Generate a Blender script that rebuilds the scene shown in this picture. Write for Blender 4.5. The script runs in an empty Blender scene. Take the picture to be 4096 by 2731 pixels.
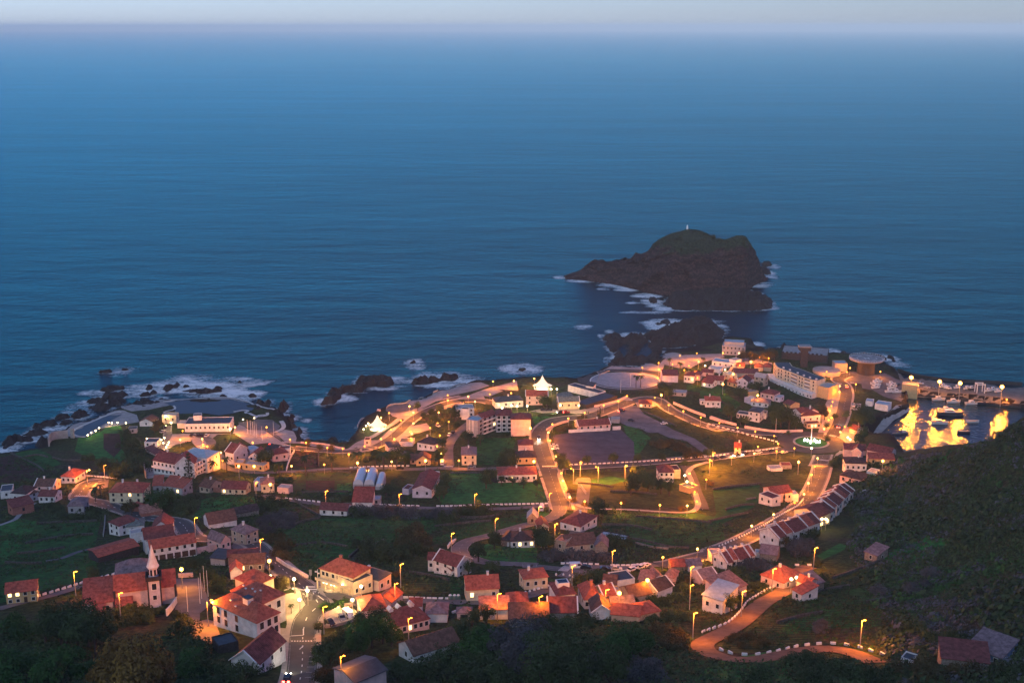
import bpy, bmesh, math, random
import numpy as np
from mathutils import Vector, Matrix, noise as mnoise
from mathutils.geometry import delaunay_2d_cdt
random.seed(7); RNG = np.random.default_rng(7)
SC = bpy.context.scene; COL = SC.collection
# ------------------------------------------------------------------ camera
F_N, CX, CY, CAMH = 4876.0, 2048.0, 1365.5, 240.0
PITCH = math.atan((CY - 107) / F_N)
cd = bpy.data.cameras.new('camera'); cam = bpy.data.objects.new('camera', cd); COL.objects.link(cam)
cam.location = (0, 0, CAMH); cam.rotation_euler = (math.pi/2 - PITCH, 0, 0)
cd.sensor_width = 36; cd.lens = 36 * F_N / 4096; cd.clip_start = 1; cd.clip_end = 200000
SC.camera = cam
# the survey grid: every measured point of the photograph is turned into a ground point of the place
CROPS = dict(A=(0,1400,2.851), B=(700,1500,2.94), C=(1400,1400,2.94), D=(2100,1350,2.94), E=(2800,1350,2.94), F=(3300,1350,2.955),
             I=(2200,880,2.352), N=(0,0,1.0))
for k, x0 in enumerate((0, 700, 1400, 2100, 2800, 3296)):
    CROPS['a%d' % k] = (x0, 1850, 2.94); CROPS['b%d' % k] = (x0, 2201, 2.94)
def N(c, x, y):
    x0, y0, s = CROPS[c]; return x0 + x / s, y0 + y / s
cp, sp = math.cos(PITCH), math.sin(PITCH)
def ray(nx, ny):
    u, v = (nx - CX) / F_N, (CY - ny) / F_N
    return u, cp + v * sp, -sp + v * cp          # direction, per unit depth
def plane(nx, ny, z=0.0):
    d = ray(nx, ny); t = (z - CAMH) / d[2]; return np.array((d[0]*t, d[1]*t))
def pixel(x, y, z):
    dz = z - CAMH; dep = y * cp - dz * sp; up = y * sp + dz * cp
    return CX + F_N * x / dep, CY - F_N * up / dep
def PTS(s):
    """'B 10,20 30,40 C 5,6' -> list of N coordinates"""
    out = []; c = 'N'
    for w in s.split():
        if ',' in w:
            a, b = w.split(','); out.append(N(c, float(a), float(b)))
        else: c = w
    return out
def sstep(a, b, x):
    t = np.clip((x - a) / (b - a), 0, 1); return t*t*(3 - 2*t)
def inside(poly, X, Y):
    poly = np.asarray(poly); r = np.zeros(X.shape, bool); n = len(poly)
    for i in range(n):
        x1, y1 = poly[i]; x2, y2 = poly[(i+1) % n]
        if y1 == y2: continue
        c = ((y1 > Y) != (y2 > Y)) & (X < (x2-x1) * (Y-y1) / (y2-y1) + x1); r ^= c
    return r
def segdist(poly, X, Y, closed=True):
    poly = np.asarray(poly); D = np.full(X.shape, 1e9); n = len(poly)
    for i in range(n if closed else n-1):
        a = poly[i]; b = poly[(i+1) % n]; d = b - a; L = float(d @ d) or 1e-9
        t = np.clip(((X-a[0])*d[0] + (Y-a[1])*d[1]) / L, 0, 1)
        D = np.minimum(D, np.hypot(X - a[0] - t*d[0], Y - a[1] - t*d[1]))
    return D
def sdist(poly, X, Y):
    return np.where(inside(poly, X, Y), 1, -1) * segdist(poly, X, Y)
def vnoise(X, Y, s, seed=0):
    """smooth value noise, vectorised"""
    X = X / s + 1000 + seed * 17.3; Y = Y / s + 1000 + seed * 9.1
    i, j = np.floor(X).astype(int), np.floor(Y).astype(int); fx, fy = X - i, Y - j
    fx = fx*fx*(3-2*fx); fy = fy*fy*(3-2*fy)
    def h(a, b):
        v = np.sin(a * 127.1 + b * 311.7 + seed * 74.7) * 43758.5453; return v - np.floor(v)
    return (h(i,j)*(1-fx)+h(i+1,j)*fx)*(1-fy) + (h(i,j+1)*(1-fx)+h(i+1,j+1)*fx)*fy
def fbm(X, Y, s, seed=0, o=4):
    r = 0; a = .5
    for k in range(o): r = r + a * vnoise(X, Y, s, seed + k*3); s *= .5; a *= .5
    return r
# ------------------------------------------------------------------ terrain heights
ZC = [  # (N x, N y, ground height)
 (-150,1840,6),(0,1835,6),(0,1920,14),(0,2000,22),(0,2200,42),(0,2400,60),(0,2731,86),(-200,2200,42),(-250,2500,68),
 (300,1780,5),(350,1740,3),(500,1690,3),(700,1680,4),(900,1690,5),(560,1830,13),(400,1850,14),(800,1770,7),(800,1850,15),(800,2000,28),(800,2200,48),(800,2405,67),(800,2731,86),
 (1000,1700,4),(1150,1700,4),(1130,1740,7),(1300,1790,9),(1300,1850,14),(1300,2000,30),(1300,2200,48),(1300,2400,66),(1300,2731,84),
 (1420,1740,8),(1600,1600,8),(1700,1750,12),(1800,1860,20),(1800,2030,33),(1800,2200,48),(1800,2400,64),(1800,2731,82),
 (1900,1520,8),(2150,1500,8),(2200,1600,10),(2200,1780,17),(2200,1870,23),(2200,2010,34),(2250,2250,52),(2250,2420,66),(2250,2731,85),
 (2400,1500,8),(2500,1450,8),(2600,1600,10),(2700,1750,13),(2700,1900,22),(2700,2030,32),(2700,2250,50),(2700,2450,66),(2700,2731,87),
 (2900,1430,9),(3000,1600,9),(3250,1770,7),(3250,1900,18),(3280,2060,32),(3150,2200,46),(3200,2400,62),(3200,2731,88),
 (3500,1430,6),(3400,1650,6),(3560,1590,4),(3700,1500,4),(4096,1560,4),(4300,1580,4),(3440,1840,13),(3550,1950,26),(3600,2200,52),(3600,2500,73)]
ZD = [ (3700,1800,585),(3835,1783,545),(4014,1717,490),(4096,1685,465),(4400,1590,440),   # (N x, N y, distance): crest of the right hill
 (3835,2000,485),(3835,2300,390),(3835,2600,300),(4096,2000,420),(4096,2300,350),(4096,2700,262),(4400,2200,330),(4500,2731,240)]
cx_, cz_ = [], []
for nx, ny, z in ZC: cx_.append(plane(nx, ny, z)); cz_.append(z)
for nx, ny, d in ZD:
    r = ray(nx, ny); t = d / r[1]; cx_.append(np.array((r[0]*t, d))); cz_.append(CAMH + r[2]*t)
for x, y, z in ((0,100,165),(-150,100,165),(200,100,170),(0,0,232),(-200,0,235),(250,0,240)): cx_.append(np.array((x,y),float)); cz_.append(z)
P = np.array(cx_); Z = np.array(cz_, float)
def tps(d2): return 0.5 * d2 * np.log(d2 + 1e-9)
n = len(P); d2 = ((P[:,None]-P[None])**2).sum(2)
K = np.zeros((n+3, n+3)); K[:n,:n] = tps(d2) + np.eye(n) * 400.0
K[:n,n] = 1; K[:n,n+1:] = P; K[n,:n] = 1; K[n+1:,:n] = P.T
W = np.linalg.solve(K, np.r_[Z, 0, 0, 0])
GX0, GX1, GY0, GY1, GS = -430.0, 520.0, 0.0, 1000.0, 2.0
gx = np.arange(GX0, GX1 + 1, GS); gy = np.arange(GY0, GY1 + 1, GS)
XX, YY = np.meshgrid(gx, gy)
LAND = np.zeros_like(XX) + W[n] + W[n+1]*XX + W[n+2]*YY
for i in range(n): LAND += W[i] * tps((XX-P[i,0])**2 + (YY-P[i,1])**2)
LAND = np.clip(LAND, 2.5, 300)
COAST_SEG = [  # (height of the land's edge there, outline seen in the photo)
 (2.5, 'N -900,1800 -200,1815 A 0,1175 150,1185 300,1150 450,1120 470,1030 580,980 700,900 850,830 1010,775 1180,720 1350,650 1500,600 1850,555 2338,538 B 350,268 640,262 880,318 1000,330 1200,370 1285,470 1365,490'),
 (5.0, 'B 1395,640 1475,650 1500,745 1560,795 1650,802 1800,818 1920,853 2000,863 2050,780 2140,620 C 90,890 160,800 380,712 430,688'),
 (7.5, 'C 480,640 680,606 830,558 1000,490 1200,438 1370,388 1500,358 1700,358 1950,325 2150,300 2352,300 D 250,462 450,468 560,500 760,440 880,370 990,340 1300,335 1560,250'),
 (5.0, 'I 1060,1255 1300,1200 1560,1100 1650,1060 1720,1050 1920,1110 1960,1200 2050,1205 E 650,172 760,150 950,130 1160,105 1400,128 1480,190 1680,195 1760,190 2140,205 2200,290 2352,390'),
 (4.0, 'F 850,390 950,470 1100,490 1500,535 2000,562 2352,580 N 4300,1560'),
 (0.0, 'N 4300,1660 F 2352,835 2000,800 1500,740 1000,690 975,750 960,830 1020,860 760,1000 520,1130 520,1180 500,1250 620,1290 800,1330 N 3640,1951 3835,2059 4014,2225 4096,2300 4400,2390')]
COAST = np.array([plane(a, b, z) for z, s_ in COAST_SEG for a, b in PTS(s_)] + [np.array((900.,500.)), np.array((900.,-200.)), np.array((-900.,-200.)), np.array((-900.,600.))])
CD = sdist(COAST, XX, YY)
FLATS = [  # ground levelled by people: outline, height, blend width
 ('A 815,960 830,930 1010,840 1210,755 1350,712 1420,720 1380,760 1180,860 1000,960 960,990 880,985', 2.0, 5),
 ('A 1870,600 B 60,300 340,280 640,285 880,335 980,370 930,440 780,470 690,460 520,480 320,440 120,450 A 2000,730 1980,640', 1.8, 5),
 ('E 1000,1120 1200,1080 1450,1110 1620,1170 1650,1260 1560,1340 1300,1370 1060,1310 940,1220', 7.0, 10),
 ('F 860,420 2352,590 2352,790 1000,680 900,520', 4.0, 6),
 ('D 860,480 1000,410 1250,395 1480,450 1520,540 1400,590 1150,600 900,570', 9.0, 10),
 ('b1 1210,480 1400,440 1560,560 1480,690 1370,850 1360,1010 1640,1010 1680,720 1750,600 1560,480', 72.0, 10)]
for s, z, b in FLATS:
    pl = np.array([plane(a, c, z) for a, c in PTS(s)]); d = sdist(pl, XX, YY)
    w = sstep(-b, .5, d); LAND = LAND * (1-w) + z * w
LANDZ = LAND.copy()
_wd = 3.0 + np.clip(LAND - 12, 0, 60) * .38
_rock = (fbm(XX, YY, 14, 3) - .45) * 5 * sstep(14, 2, CD) * (CD < 16)
HH = -6 + (LAND + 6 + _rock*sstep(-3, 3, CD)) * sstep(0, 1, (CD + 1.5) / _wd)
HV = np.maximum(HH, 0.0)
def hgt(x, y, G=None):
    G = HV if G is None else G
    fx = np.clip((np.asarray(x, float) - GX0) / GS, 0, len(gx) - 1.001); fy = np.clip((np.asarray(y, float) - GY0) / GS, 0, len(gy) - 1.001)
    i = fx.astype(int); j = fy.astype(int); u = fx - i; v = fy - j
    return (G[j,i]*(1-u)+G[j,i+1]*u)*(1-v) + (G[j+1,i]*(1-u)+G[j+1,i+1]*u)*v
_T = np.arange(150, 1500, 1.5)
def at(nx, ny, dz=0.0):
    """ground point (x, y, ground height) whose point dz above the ground is seen at photo point nx, ny"""
    d = ray(nx, ny); px = d[0]*_T; py = d[1]*_T; pz = CAMH + d[2]*_T
    s = pz - (hgt(px, py) + dz); k = np.argmax(s < 0)
    if s[k] >= 0 or k == 0: t = (dz - CAMH) / d[2]
    else: t = _T[k-1] + (_T[k]-_T[k-1]) * s[k-1] / (s[k-1]-s[k])
    x, y = d[0]*t, d[1]*t; return Vector((x, y, float(hgt(x, y))))
def AT(c, x, y, dz=0.0): return at(*N(c, x, y), dz)
# ------------------------------------------------------------------ materials
MATS = {}
def nodes(name):
    m = bpy.data.materials.new(name); m.use_nodes = True; nt = m.node_tree
    b = nt.nodes['Principled BSDF']; return m, nt, b
def lin(c): return tuple(((v/255)/12.92 if v/255 <= .04045 else ((v/255+.055)/1.055)**2.4) for v in c)
def mat(name, c, rough=.8, var=.25, scale=.6, spec=.3, bump=0.0, c2=None, metal=0.0, det=6):
    """a surface with a mottled procedural colour: object-space noise mixes c with a darker or second colour"""
    if name in MATS: return MATS[name]
    m, nt, b = nodes(name); L = nt.links
    tc = nt.nodes.new('ShaderNodeTexCoord'); nz = nt.nodes.new('ShaderNodeTexNoise')
    nz.inputs['Scale'].default_value = scale; nz.inputs['Detail'].default_value = det; nz.inputs['Roughness'].default_value = .65
    L.new(tc.outputs['Object'], nz.inputs['Vector'])
    rp = nt.nodes.new('ShaderNodeValToRGB'); rp.color_ramp.elements[0].position = .35; rp.color_ramp.elements[1].position = .65
    lo = c2 if c2 else tuple(v * (1 - var) for v in c); hi = c if c2 else tuple(min(1, v * (1 + var*.5)) for v in c)
    rp.color_ramp.elements[0].color = (*lo, 1); rp.color_ramp.elements[1].color = (*hi, 1)
    L.new(nz.outputs['Fac'], rp.inputs['Fac']); L.new(rp.outputs['Color'], b.inputs['Base Color'])
    b.inputs['Roughness'].default_value = rough; b.inputs['Specular IOR Level'].default_value = spec; b.inputs['Metallic'].default_value = metal
    if bump:
        bp = nt.nodes.new('ShaderNodeBump'); bp.inputs['Strength'].default_value = bump; bp.inputs['Distance'].default_value = .3
        n2 = nt.nodes.new('ShaderNodeTexNoise'); n2.inputs['Scale'].default_value = scale * 5; n2.inputs['Detail'].default_value = 4
        L.new(tc.outputs['Object'], n2.inputs['Vector']); L.new(n2.outputs['Fac'], bp.inputs['Height']); L.new(bp.outputs['Normal'], b.inputs['Normal'])
    MATS[name] = m; return m
def glow(name, c, s):
    if name in MATS: return MATS[name]
    m, nt, b = nodes(name); b.inputs['Base Color'].default_value = (*c, 1)
    b.inputs['Emission Color'].default_value = (*c, 1); b.inputs['Emission Strength'].default_value = s; MATS[name] = m; return m
# ------------------------------------------------------------------ mesh helpers
class MB:
    def __init__(s): s.v = []; s.f = []
    def add(s, v, f):
        o = len(s.v); s.v += [tuple(p) for p in v]; s.f += [tuple(i + o for i in q) for q in f]; return s
    def box(s, x0, y0, z0, x1, y1, z1, M=None):
        v = [(x,y,z) for z in (z0,z1) for x,y in ((x0,y0),(x1,y0),(x1,y1),(x0,y1))]
        if M is not None: v = [M @ Vector(p) for p in v]
        return s.add(v, [(3,2,1,0),(4,5,6,7),(0,1,5,4),(1,2,6,5),(2,3,7,6),(3,0,4,7)])
    def prism(s, prof, a, b, axis='x'):
        """profile [(t, z)] extruded from a to b along an axis"""
        k = len(prof)
        v = [(a,t,z) for t,z in prof] + [(b,t,z) for t,z in prof]
        if axis == 'y': v = [(y,x,z) for x,y,z in v]
        f = [(i, (i+1)%k, (i+1)%k + k, i + k) for i in range(k)] + [tuple(range(k-1,-1,-1)), tuple(range(k, 2*k))]
        if axis == 'y': f = [tuple(reversed(q)) for q in f]
        return s.add(v, f)
    def tube(s, pts, rad, seg=6, cap=True):
        pts = [Vector(p) for p in pts]; rad = rad if isinstance(rad, (list, tuple)) else [rad]*len(pts); v = []; f = []
        for i, p in enumerate(pts):
            d = (pts[min(i+1,len(pts)-1)] - pts[max(i-1,0)]).normalized()
            a = d.orthogonal().normalized() if abs(d.z) < .99 else Vector((1,0,0)); b = d.cross(a)
            v += [p + (a*math.cos(6.2832*k/seg) + b*math.sin(6.2832*k/seg))*rad[i] for k in range(seg)]
        for i in range(len(pts)-1):
            f += [(i*seg+k, i*seg+(k+1)%seg, (i+1)*seg+(k+1)%seg, (i+1)*seg+k) for k in range(seg)]
        if cap: f += [tuple(range(seg-1,-1,-1)), tuple(range((len(pts)-1)*seg, len(pts)*seg))]
        return s.add(v, f)
    def lathe(s, prof, seg=12, c=(0,0,0)):
        v = []; f = []
        for r, z in prof: v += [(c[0]+r*math.cos(6.2832*k/seg), c[1]+r*math.sin(6.2832*k/seg), c[2]+z) for k in range(seg)]
        for i in range(len(prof)-1): f += [(i*seg+k, i*seg+(k+1)%seg, (i+1)*seg+(k+1)%seg, (i+1)*seg+k) for k in range(seg)]
        f += [tuple(range(seg-1,-1,-1)), tuple(range((len(prof)-1)*seg, len(prof)*seg))]
        return s.add(v, f)
    def mesh(s, name, m):
        me = bpy.data.meshes.new(name); me.from_pydata(s.v, [], s.f); me.materials.append(m); me.update(); return me
    def obj(s, name, m, parent=None, smooth=False):
        me = s.mesh(name, m)
        if smooth: me.polygons.foreach_set('use_smooth', [True]*len(me.polygons))
        return link(name, me, parent)
def link(name, me, parent=None, loc=None, rz=0.0, sc=None):
    o = bpy.data.objects.new(name, me); COL.objects.link(o)
    if parent is not None: o.parent = parent
    if loc is not None: o.location = loc
    if rz: o.rotation_euler = (0, 0, rz)
    if sc is not None: o.scale = sc
    return o
def tag(o, label, cat, group=None):
    o['label'] = label; o['category'] = cat
    if group: o['group'] = group
    return o
def thing(name, label, cat, loc=(0,0,0), rz=0.0, group=None):
    return tag(link(name, None, None, loc, rz), label, cat, group)
def kind(o, k): o['kind'] = k; return o
def copy_tree(o, parent=None):
    c = o.copy(); COL.objects.link(c)
    if parent is not None: c.parent = parent
    for ch in list(o.children): copy_tree(ch, c)
    return c
ORD = 'first second third fourth fifth sixth seventh eighth ninth tenth eleventh twelfth thirteenth fourteenth fifteenth sixteenth seventeenth eighteenth nineteenth twentieth'.split()
def nth(i):
    if i < 20: return ORD[i]
    t = i + 1; return '%d%s' % (t, {1:'st',2:'nd',3:'rd'}.get(t % 10, 'th'))
# occupancy of the ground (1 m cells): keeps scrub off roads, yards and houses
OX = np.zeros((int(GY1-GY0)+1, int(GX1-GX0)+1), bool)
def occ_poly(poly, grow=0.0):
    poly = np.asarray([(p[0], p[1]) for p in poly]); x0, y0 = np.floor(poly.min(0) - grow - 1); x1, y1 = np.ceil(poly.max(0) + grow + 1)
    xs = np.arange(max(x0,GX0), min(x1,GX1)); ys = np.arange(max(y0,GY0), min(y1,GY1))
    if len(xs) == 0 or len(ys) == 0: return
    X, Y = np.meshgrid(xs, ys); m = sdist(poly, X, Y) > -grow
    OX[(Y-GY0).astype(int)[m], (X-GX0).astype(int)[m]] = True
def occ_line(pts, w):
    q = np.asarray([(p[0], p[1]) for p in pts]); x0, y0 = np.floor(q.min(0) - w); x1, y1 = np.ceil(q.max(0) + w)
    xs = np.arange(max(x0,GX0), min(x1,GX1)); ys = np.arange(max(y0,GY0), min(y1,GY1))
    if len(xs) == 0 or len(ys) == 0: return
    X, Y = np.meshgrid(xs, ys); m = segdist(q, X, Y, False) < w
    OX[(Y-GY0).astype(int)[m], (X-GX0).astype(int)[m]] = True
def occupied(x, y): return OX[int(min(max(y-GY0,0),OX.shape[0]-1)), int(min(max(x-GX0,0),OX.shape[1]-1))]
def resample(pts, step):
    pts = [Vector((p[0], p[1])) for p in pts]; out = []
    # Catmull-Rom through the points, then even spacing
    fine = []
    for i in range(len(pts)-1):
        p0 = pts[max(i-1,0)]; p1 = pts[i]; p2 = pts[i+1]; p3 = pts[min(i+2,len(pts)-1)]
        for k in range(16):
            t = k/16; fine.append(.5*((2*p1)+(p2-p0)*t+(2*p0-5*p1+4*p2-p3)*t*t+(3*p1-p0-3*p2+p3)*t**3))
    fine.append(pts[-1]); acc = 0; out = [fine[0]]; last = fine[0]; need = step
    for a, b in zip(fine, fine[1:]):
        L = (b-a).length; pos = 0
        while L - pos >= need: pos += need; out.append(a + (b-a)*(pos/L)); need = step
        need -= L - pos
    return out
def ribbon(name, pts, w, m, off=.22, step=2.5, cross=4, occ=1.0, curb=0.0):
    """a strip w metres wide laid on the ground along world points"""
    c = resample(pts, step)
    if len(c) < 2: return None
    v = []; f = []; k = cross + 1
    for i, p in enumerate(c):
        d = (c[min(i+1,len(c)-1)] - c[max(i-1,0)]).normalized(); nrm = Vector((-d.y, d.x))
        for j in range(k):
            q = p + nrm * w * (j/cross - .5); v.append((q.x, q.y, float(hgt(q.x, q.y)) + off))
    for i in range(len(c)-1):
        for j in range(cross): f.append((i*k+j+1, i*k+j, (i+1)*k+j, (i+1)*k+j+1))
    if occ is not None: occ_line(c, w/2 + occ)
    o = MB().add(v, f).obj(name, m, smooth=True)
    return o
def sheet(name, poly, m, off=.12, step=3.0, occ=0.0, flat=None):
    """a draped polygon sheet; poly in world coordinates"""
    poly = np.asarray([(p[0], p[1]) for p in poly]); dense = []
    for a, b in zip(poly, np.roll(poly, -1, 0)):
        k = max(1, int(np.hypot(*(b-a)) / step)); dense += [a + (b-a)*i/k for i in range(k)]
    dense = np.array(dense); x0, y0 = dense.min(0); x1, y1 = dense.max(0)
    X, Y = np.meshgrid(np.arange(x0, x1, step), np.arange(y0, y1, step)); g = sdist(dense, X, Y) > step*.4
    pts = [Vector(p) for p in dense] + [Vector((a, b)) for a, b in zip(X[g], Y[g])]
    nb = len(dense); vv, ee, ff, *_ = delaunay_2d_cdt(pts, [], [list(range(nb))], 1, 1e-4)
    v = [(p.x, p.y, (flat if flat is not None else float(hgt(p.x, p.y)) + off)) for p in vv]
    if occ is not None: occ_poly(poly, occ)
    o = MB().add(v, ff).obj(name, m, smooth=True)
    if o.data.polygons and o.data.polygons[0].normal.z < 0: o.data.flip_normals()
    return o
# ------------------------------------------------------------------ world light
SUN_EL, SUN_ROT = math.radians(20), math.radians(140)
DUSK = (.55, .62, .95)      # after sunset the sky has lost its warm light
wd = bpy.data.worlds.new('World'); SC.world = wd; wd.use_nodes = True
nt = wd.node_tree; bg = nt.nodes['Background']
sky = nt.nodes.new('ShaderNodeTexSky'); sky.sky_type = 'NISHITA'; sky.sun_disc = False
sky.sun_elevation = SUN_EL; sky.sun_rotation = SUN_ROT; sky.altitude = 240; sky.air_density = 1.0; sky.dust_density = .3; sky.ozone_density = 4
tn = nt.nodes.new('ShaderNodeMix'); tn.data_type = 'RGBA'; tn.blend_type = 'MULTIPLY'; tn.inputs['Factor'].default_value = 1; tn.inputs[7].default_value = (*DUSK, 1)
nt.links.new(sky.outputs['Color'], tn.inputs[6]); nt.links.new(tn.outputs[2], bg.inputs['Color']); bg.inputs['Strength'].default_value = .070
sl = bpy.data.lights.new('sun', 'SUN'); so = bpy.data.objects.new('sun', sl); COL.objects.link(so)
sl.energy = .62; sl.angle = math.radians(60); sl.color = (.84, .94, 1.0)      # the last even light of an overcast dusk
so.rotation_euler = (math.radians(60), 0, math.radians(-20))
vs = SC.view_settings; vs.view_transform = 'Standard'; vs.look = 'None'; vs.exposure = 1.15; vs.gamma = 1
DENOISE = True
SC.render.engine = 'CYCLES'; SC.cycles.use_denoising = DENOISE
SC.cycles.max_bounces = 6; SC.cycles.diffuse_bounces = 2; SC.cycles.glossy_bounces = 3; SC.cycles.volume_bounces = 0
SC.cycles.sample_clamp_indirect = 6; SC.cycles.use_light_tree = True; SC.cycles.caustics_reflective = False; SC.cycles.caustics_refractive = False
# ------------------------------------------------------------------ ground
LAVA = 'I 540,1385 600,1220 1050,1275 1300,1190 1560,1110 1660,1050 1680,1110 1600,1150 1420,1215 1560,1250 1200,1262 1060,1300 960,1350 850,1385'
def ground_mesh():
    keep = HH > -5.9
    idx = -np.ones(HH.shape, int); use = np.zeros(HH.shape, bool)
    c = keep[:-1,:-1] | keep[1:,:-1] | keep[:-1,1:] | keep[1:,1:]
    use[:-1,:-1] |= c; use[1:,:-1] |= c; use[:-1,1:] |= c; use[1:,1:] |= c
    idx[use] = np.arange(use.sum())
    v = np.c_[XX[use], YY[use], HH[use]]
    q = np.stack([idx[:-1,:-1][c], idx[:-1,1:][c], idx[1:,1:][c], idx[1:,:-1][c]], 1)
    me = bpy.data.meshes.new('ground'); me.from_pydata(v.tolist(), [], q.tolist())
    a = me.attributes.new('shore', 'FLOAT', 'POINT'); a.data.foreach_set('value', np.maximum(sstep(10, 3, CD), inside(np.array([plane(a_, b_, 6) for a_, b_ in PTS(LAVA)]), XX, YY))[use].astype(np.float32))
    me.polygons.foreach_set('use_smooth', [True]*len(me.polygons)); return me
m, nt, b = nodes('ground_scrub'); L = nt.links
tc = nt.nodes.new('ShaderNodeTexCoord')
def noi(nt, tc, scale, det=6, rough=.6, out='Object'):
    z = nt.nodes.new('ShaderNodeTexNoise'); z.inputs['Scale'].default_value = scale; z.inputs['Detail'].default_value = det; z.inputs['Roughness'].default_value = rough
    nt.links.new(tc.outputs[out], z.inputs['Vector']); return z
def ramp(nt, src, stops):
    r = nt.nodes.new('ShaderNodeValToRGB'); e = r.color_ramp.elements
    e[0].position, e[0].color = stops[0][0], (*stops[0][1], 1); e[1].position, e[1].color = stops[-1][0], (*stops[-1][1], 1)
    for p, c in stops[1:-1]: q = e.new(p); q.color = (*c, 1)
    nt.links.new(src, r.inputs['Fac']); return r
def mixc(nt, fac, a, b_, mode='MIX'):
    x = nt.nodes.new('ShaderNodeMix'); x.data_type = 'RGBA'; x.blend_type = mode
    if hasattr(fac, 'is_linked'): nt.links.new(fac, x.inputs['Factor'])
    else: x.inputs['Factor'].default_value = fac
    for s, val in ((6, a), (7, b_)):
        if hasattr(val, 'is_linked'): nt.links.new(val, x.inputs[s])
        else: x.inputs[s].default_value = (*val, 1)
    return x.outputs[2]
z1 = noi(nt, tc, .035, 5); z2 = noi(nt, tc, .5, 8, .7)
r1 = ramp(nt, z1.outputs['Fac'], [(.35,(.030,.046,.016)),(.5,(.036,.058,.018)),(.62,(.058,.050,.028)),(.75,(.052,.052,.044))])
r2 = ramp(nt, z2.outputs['Fac'], [(.36,(.3,.3,.3)),(.64,(1.5,1.5,1.5))])
g_ = mixc(nt, 1.0, r1.outputs['Color'], r2.outputs['Color'], 'MULTIPLY')
at_ = nt.nodes.new('ShaderNodeAttribute'); at_.attribute_name = 'shore'
g2 = mixc(nt, at_.outputs['Fac'], g_, (.014,.012,.012))
L.new(g2, b.inputs['Base Color']); b.inputs['Roughness'].default_value = .95; b.inputs['Specular IOR Level'].default_value = .1
bp = nt.nodes.new('ShaderNodeBump'); bp.inputs['Distance'].default_value = 1.2; bp.inputs['Strength'].default_value = .9
L.new(z2.outputs['Fac'], bp.inputs['Height']); L.new(bp.outputs['Normal'], b.inputs['Normal'])
me = ground_mesh(); me.materials.append(m); kind(link('ground', me), 'structure')
# ------------------------------------------------------------------ rocks and islet
ROCK = mat('lava_rock', (.020,.018,.020), .9, .5, .25, .25, 1.0)
def rockmass(outline, hmax, slope=.9, step=1.5, seed=0, rough=1.0):
    poly = np.asarray(outline); x0, y0 = poly.min(0) - 4; x1, y1 = poly.max(0) + 4
    X, Y = np.meshgrid(np.arange(x0, x1+step, step), np.arange(y0, y1+step, step))
    d = sdist(poly, X, Y) + (fbm(X, Y, 7, seed) - .47) * 7 * rough
    rg = 1 - 2*np.abs(fbm(X, Y, 8, seed+5) - .47); rg = np.clip(rg, 0, 1)**2
    z = np.minimum(np.maximum(d, -3) * slope, hmax) * (.15 + 1.1 * rg) + (vnoise(X, Y, 2.2, seed+9) - .5) * 1.6 * (d > -1)
    z = np.where(d < -1.5, -2.5, z); k = z > -2.4
    c = k[:-1,:-1] | k[1:,:-1] | k[:-1,1:] | k[1:,1:]
    use = np.zeros(k.shape, bool); use[:-1,:-1] |= c; use[1:,:-1] |= c; use[:-1,1:] |= c; use[1:,1:] |= c
    idx = -np.ones(k.shape, int); idx[use] = np.arange(use.sum())
    return np.c_[X[use], Y[use], z[use]].tolist(), np.stack([idx[:-1,:-1][c], idx[:-1,1:][c], idx[1:,1:][c], idx[1:,:-1][c]], 1).tolist()
ROCKS = []       # outlines, for the surf
def rock(name, outline, label, cat, hmax=4, group=None, seed=0, step=1.5, slope=.9, rough=1.0, k=None):
    outline = np.asarray(outline); ROCKS.append(outline); c = outline.mean(0)
    v, f = rockmass(outline - c, hmax, slope, step, seed, rough)
    o = MB().add(v, f).obj(name, ROCK); o.location = (c[0], c[1], 0)
    if k: kind(o, k); o['label'] = label
    else: tag(o, label, cat, group)
    return o
def blob(c, x, y, rx, ry, seed):
    """outline of a small rock round a photo point; rx, ry in photo pixels of that crop"""
    s = CROPS[c][2]; p = plane(*N(c, x, y)); r = math.hypot(p[1], CAMH); pm = F_N / r; el = CAMH / r
    a = rx / s / pm; b_ = ry / s / pm / el; rnd = random.Random(seed)
    return [p + np.array((a*math.cos(t)*(1+rnd.uniform(-.3,.3)), b_*math.sin(t)*(1+rnd.uniform(-.3,.3)))) for t in np.linspace(0, 6.283, 11)[:-1]]
def wpoly(s, z=0.0): return [plane(a, b, z) for a, b in PTS(s)]
RK = [  # big shelves
 ('I 490,1120 560,1085 650,1085 690,1130 720,1100 890,1085 930,1150 860,1180 700,1170 640,1220 600,1260 545,1200 540,1150', 'lava shelf enclosing tide pools at the seaward corner of the headland', 5),
 ('I 890,1085 1010,1040 1060,1015 1220,1000 1240,950 1340,935 1480,935 1560,980 1640,1060 1600,1130 1500,1170 1350,1180 1180,1200 1060,1200 980,1160 930,1140', 'broad black lava headland below the pool wall opposite the islet', 4.5),
 ('I 560,1370 600,1290 650,1230 700,1300 880,1310 960,1250 1030,1290 1060,1300 1000,1350 850,1370', 'low black lava bank between round plaza and tide pools', 4),
 ('I 720,1210 800,1170 870,1190 860,1240 780,1270 730,1250', 'small lava island standing inside the tide pools', 3),
 ('I 930,1150 1060,1200 1050,1260 960,1240 920,1200', 'dark lava tongue between tide pools and plaza wall', 3),
 ('I 1050,790 1110,730 1250,700 1560,690 1850,680 1920,720 2000,715 2090,770 2105,830 2000,850 1700,855 1300,850 1180,845', 'wide black lava shelf at the foot of the islet', 6)]
for i, (s, lb, hm) in enumerate(RK): rock('lava_shelf', wpoly(s), lb, 'rock', hm, None, 20+i, 1.4)
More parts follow.
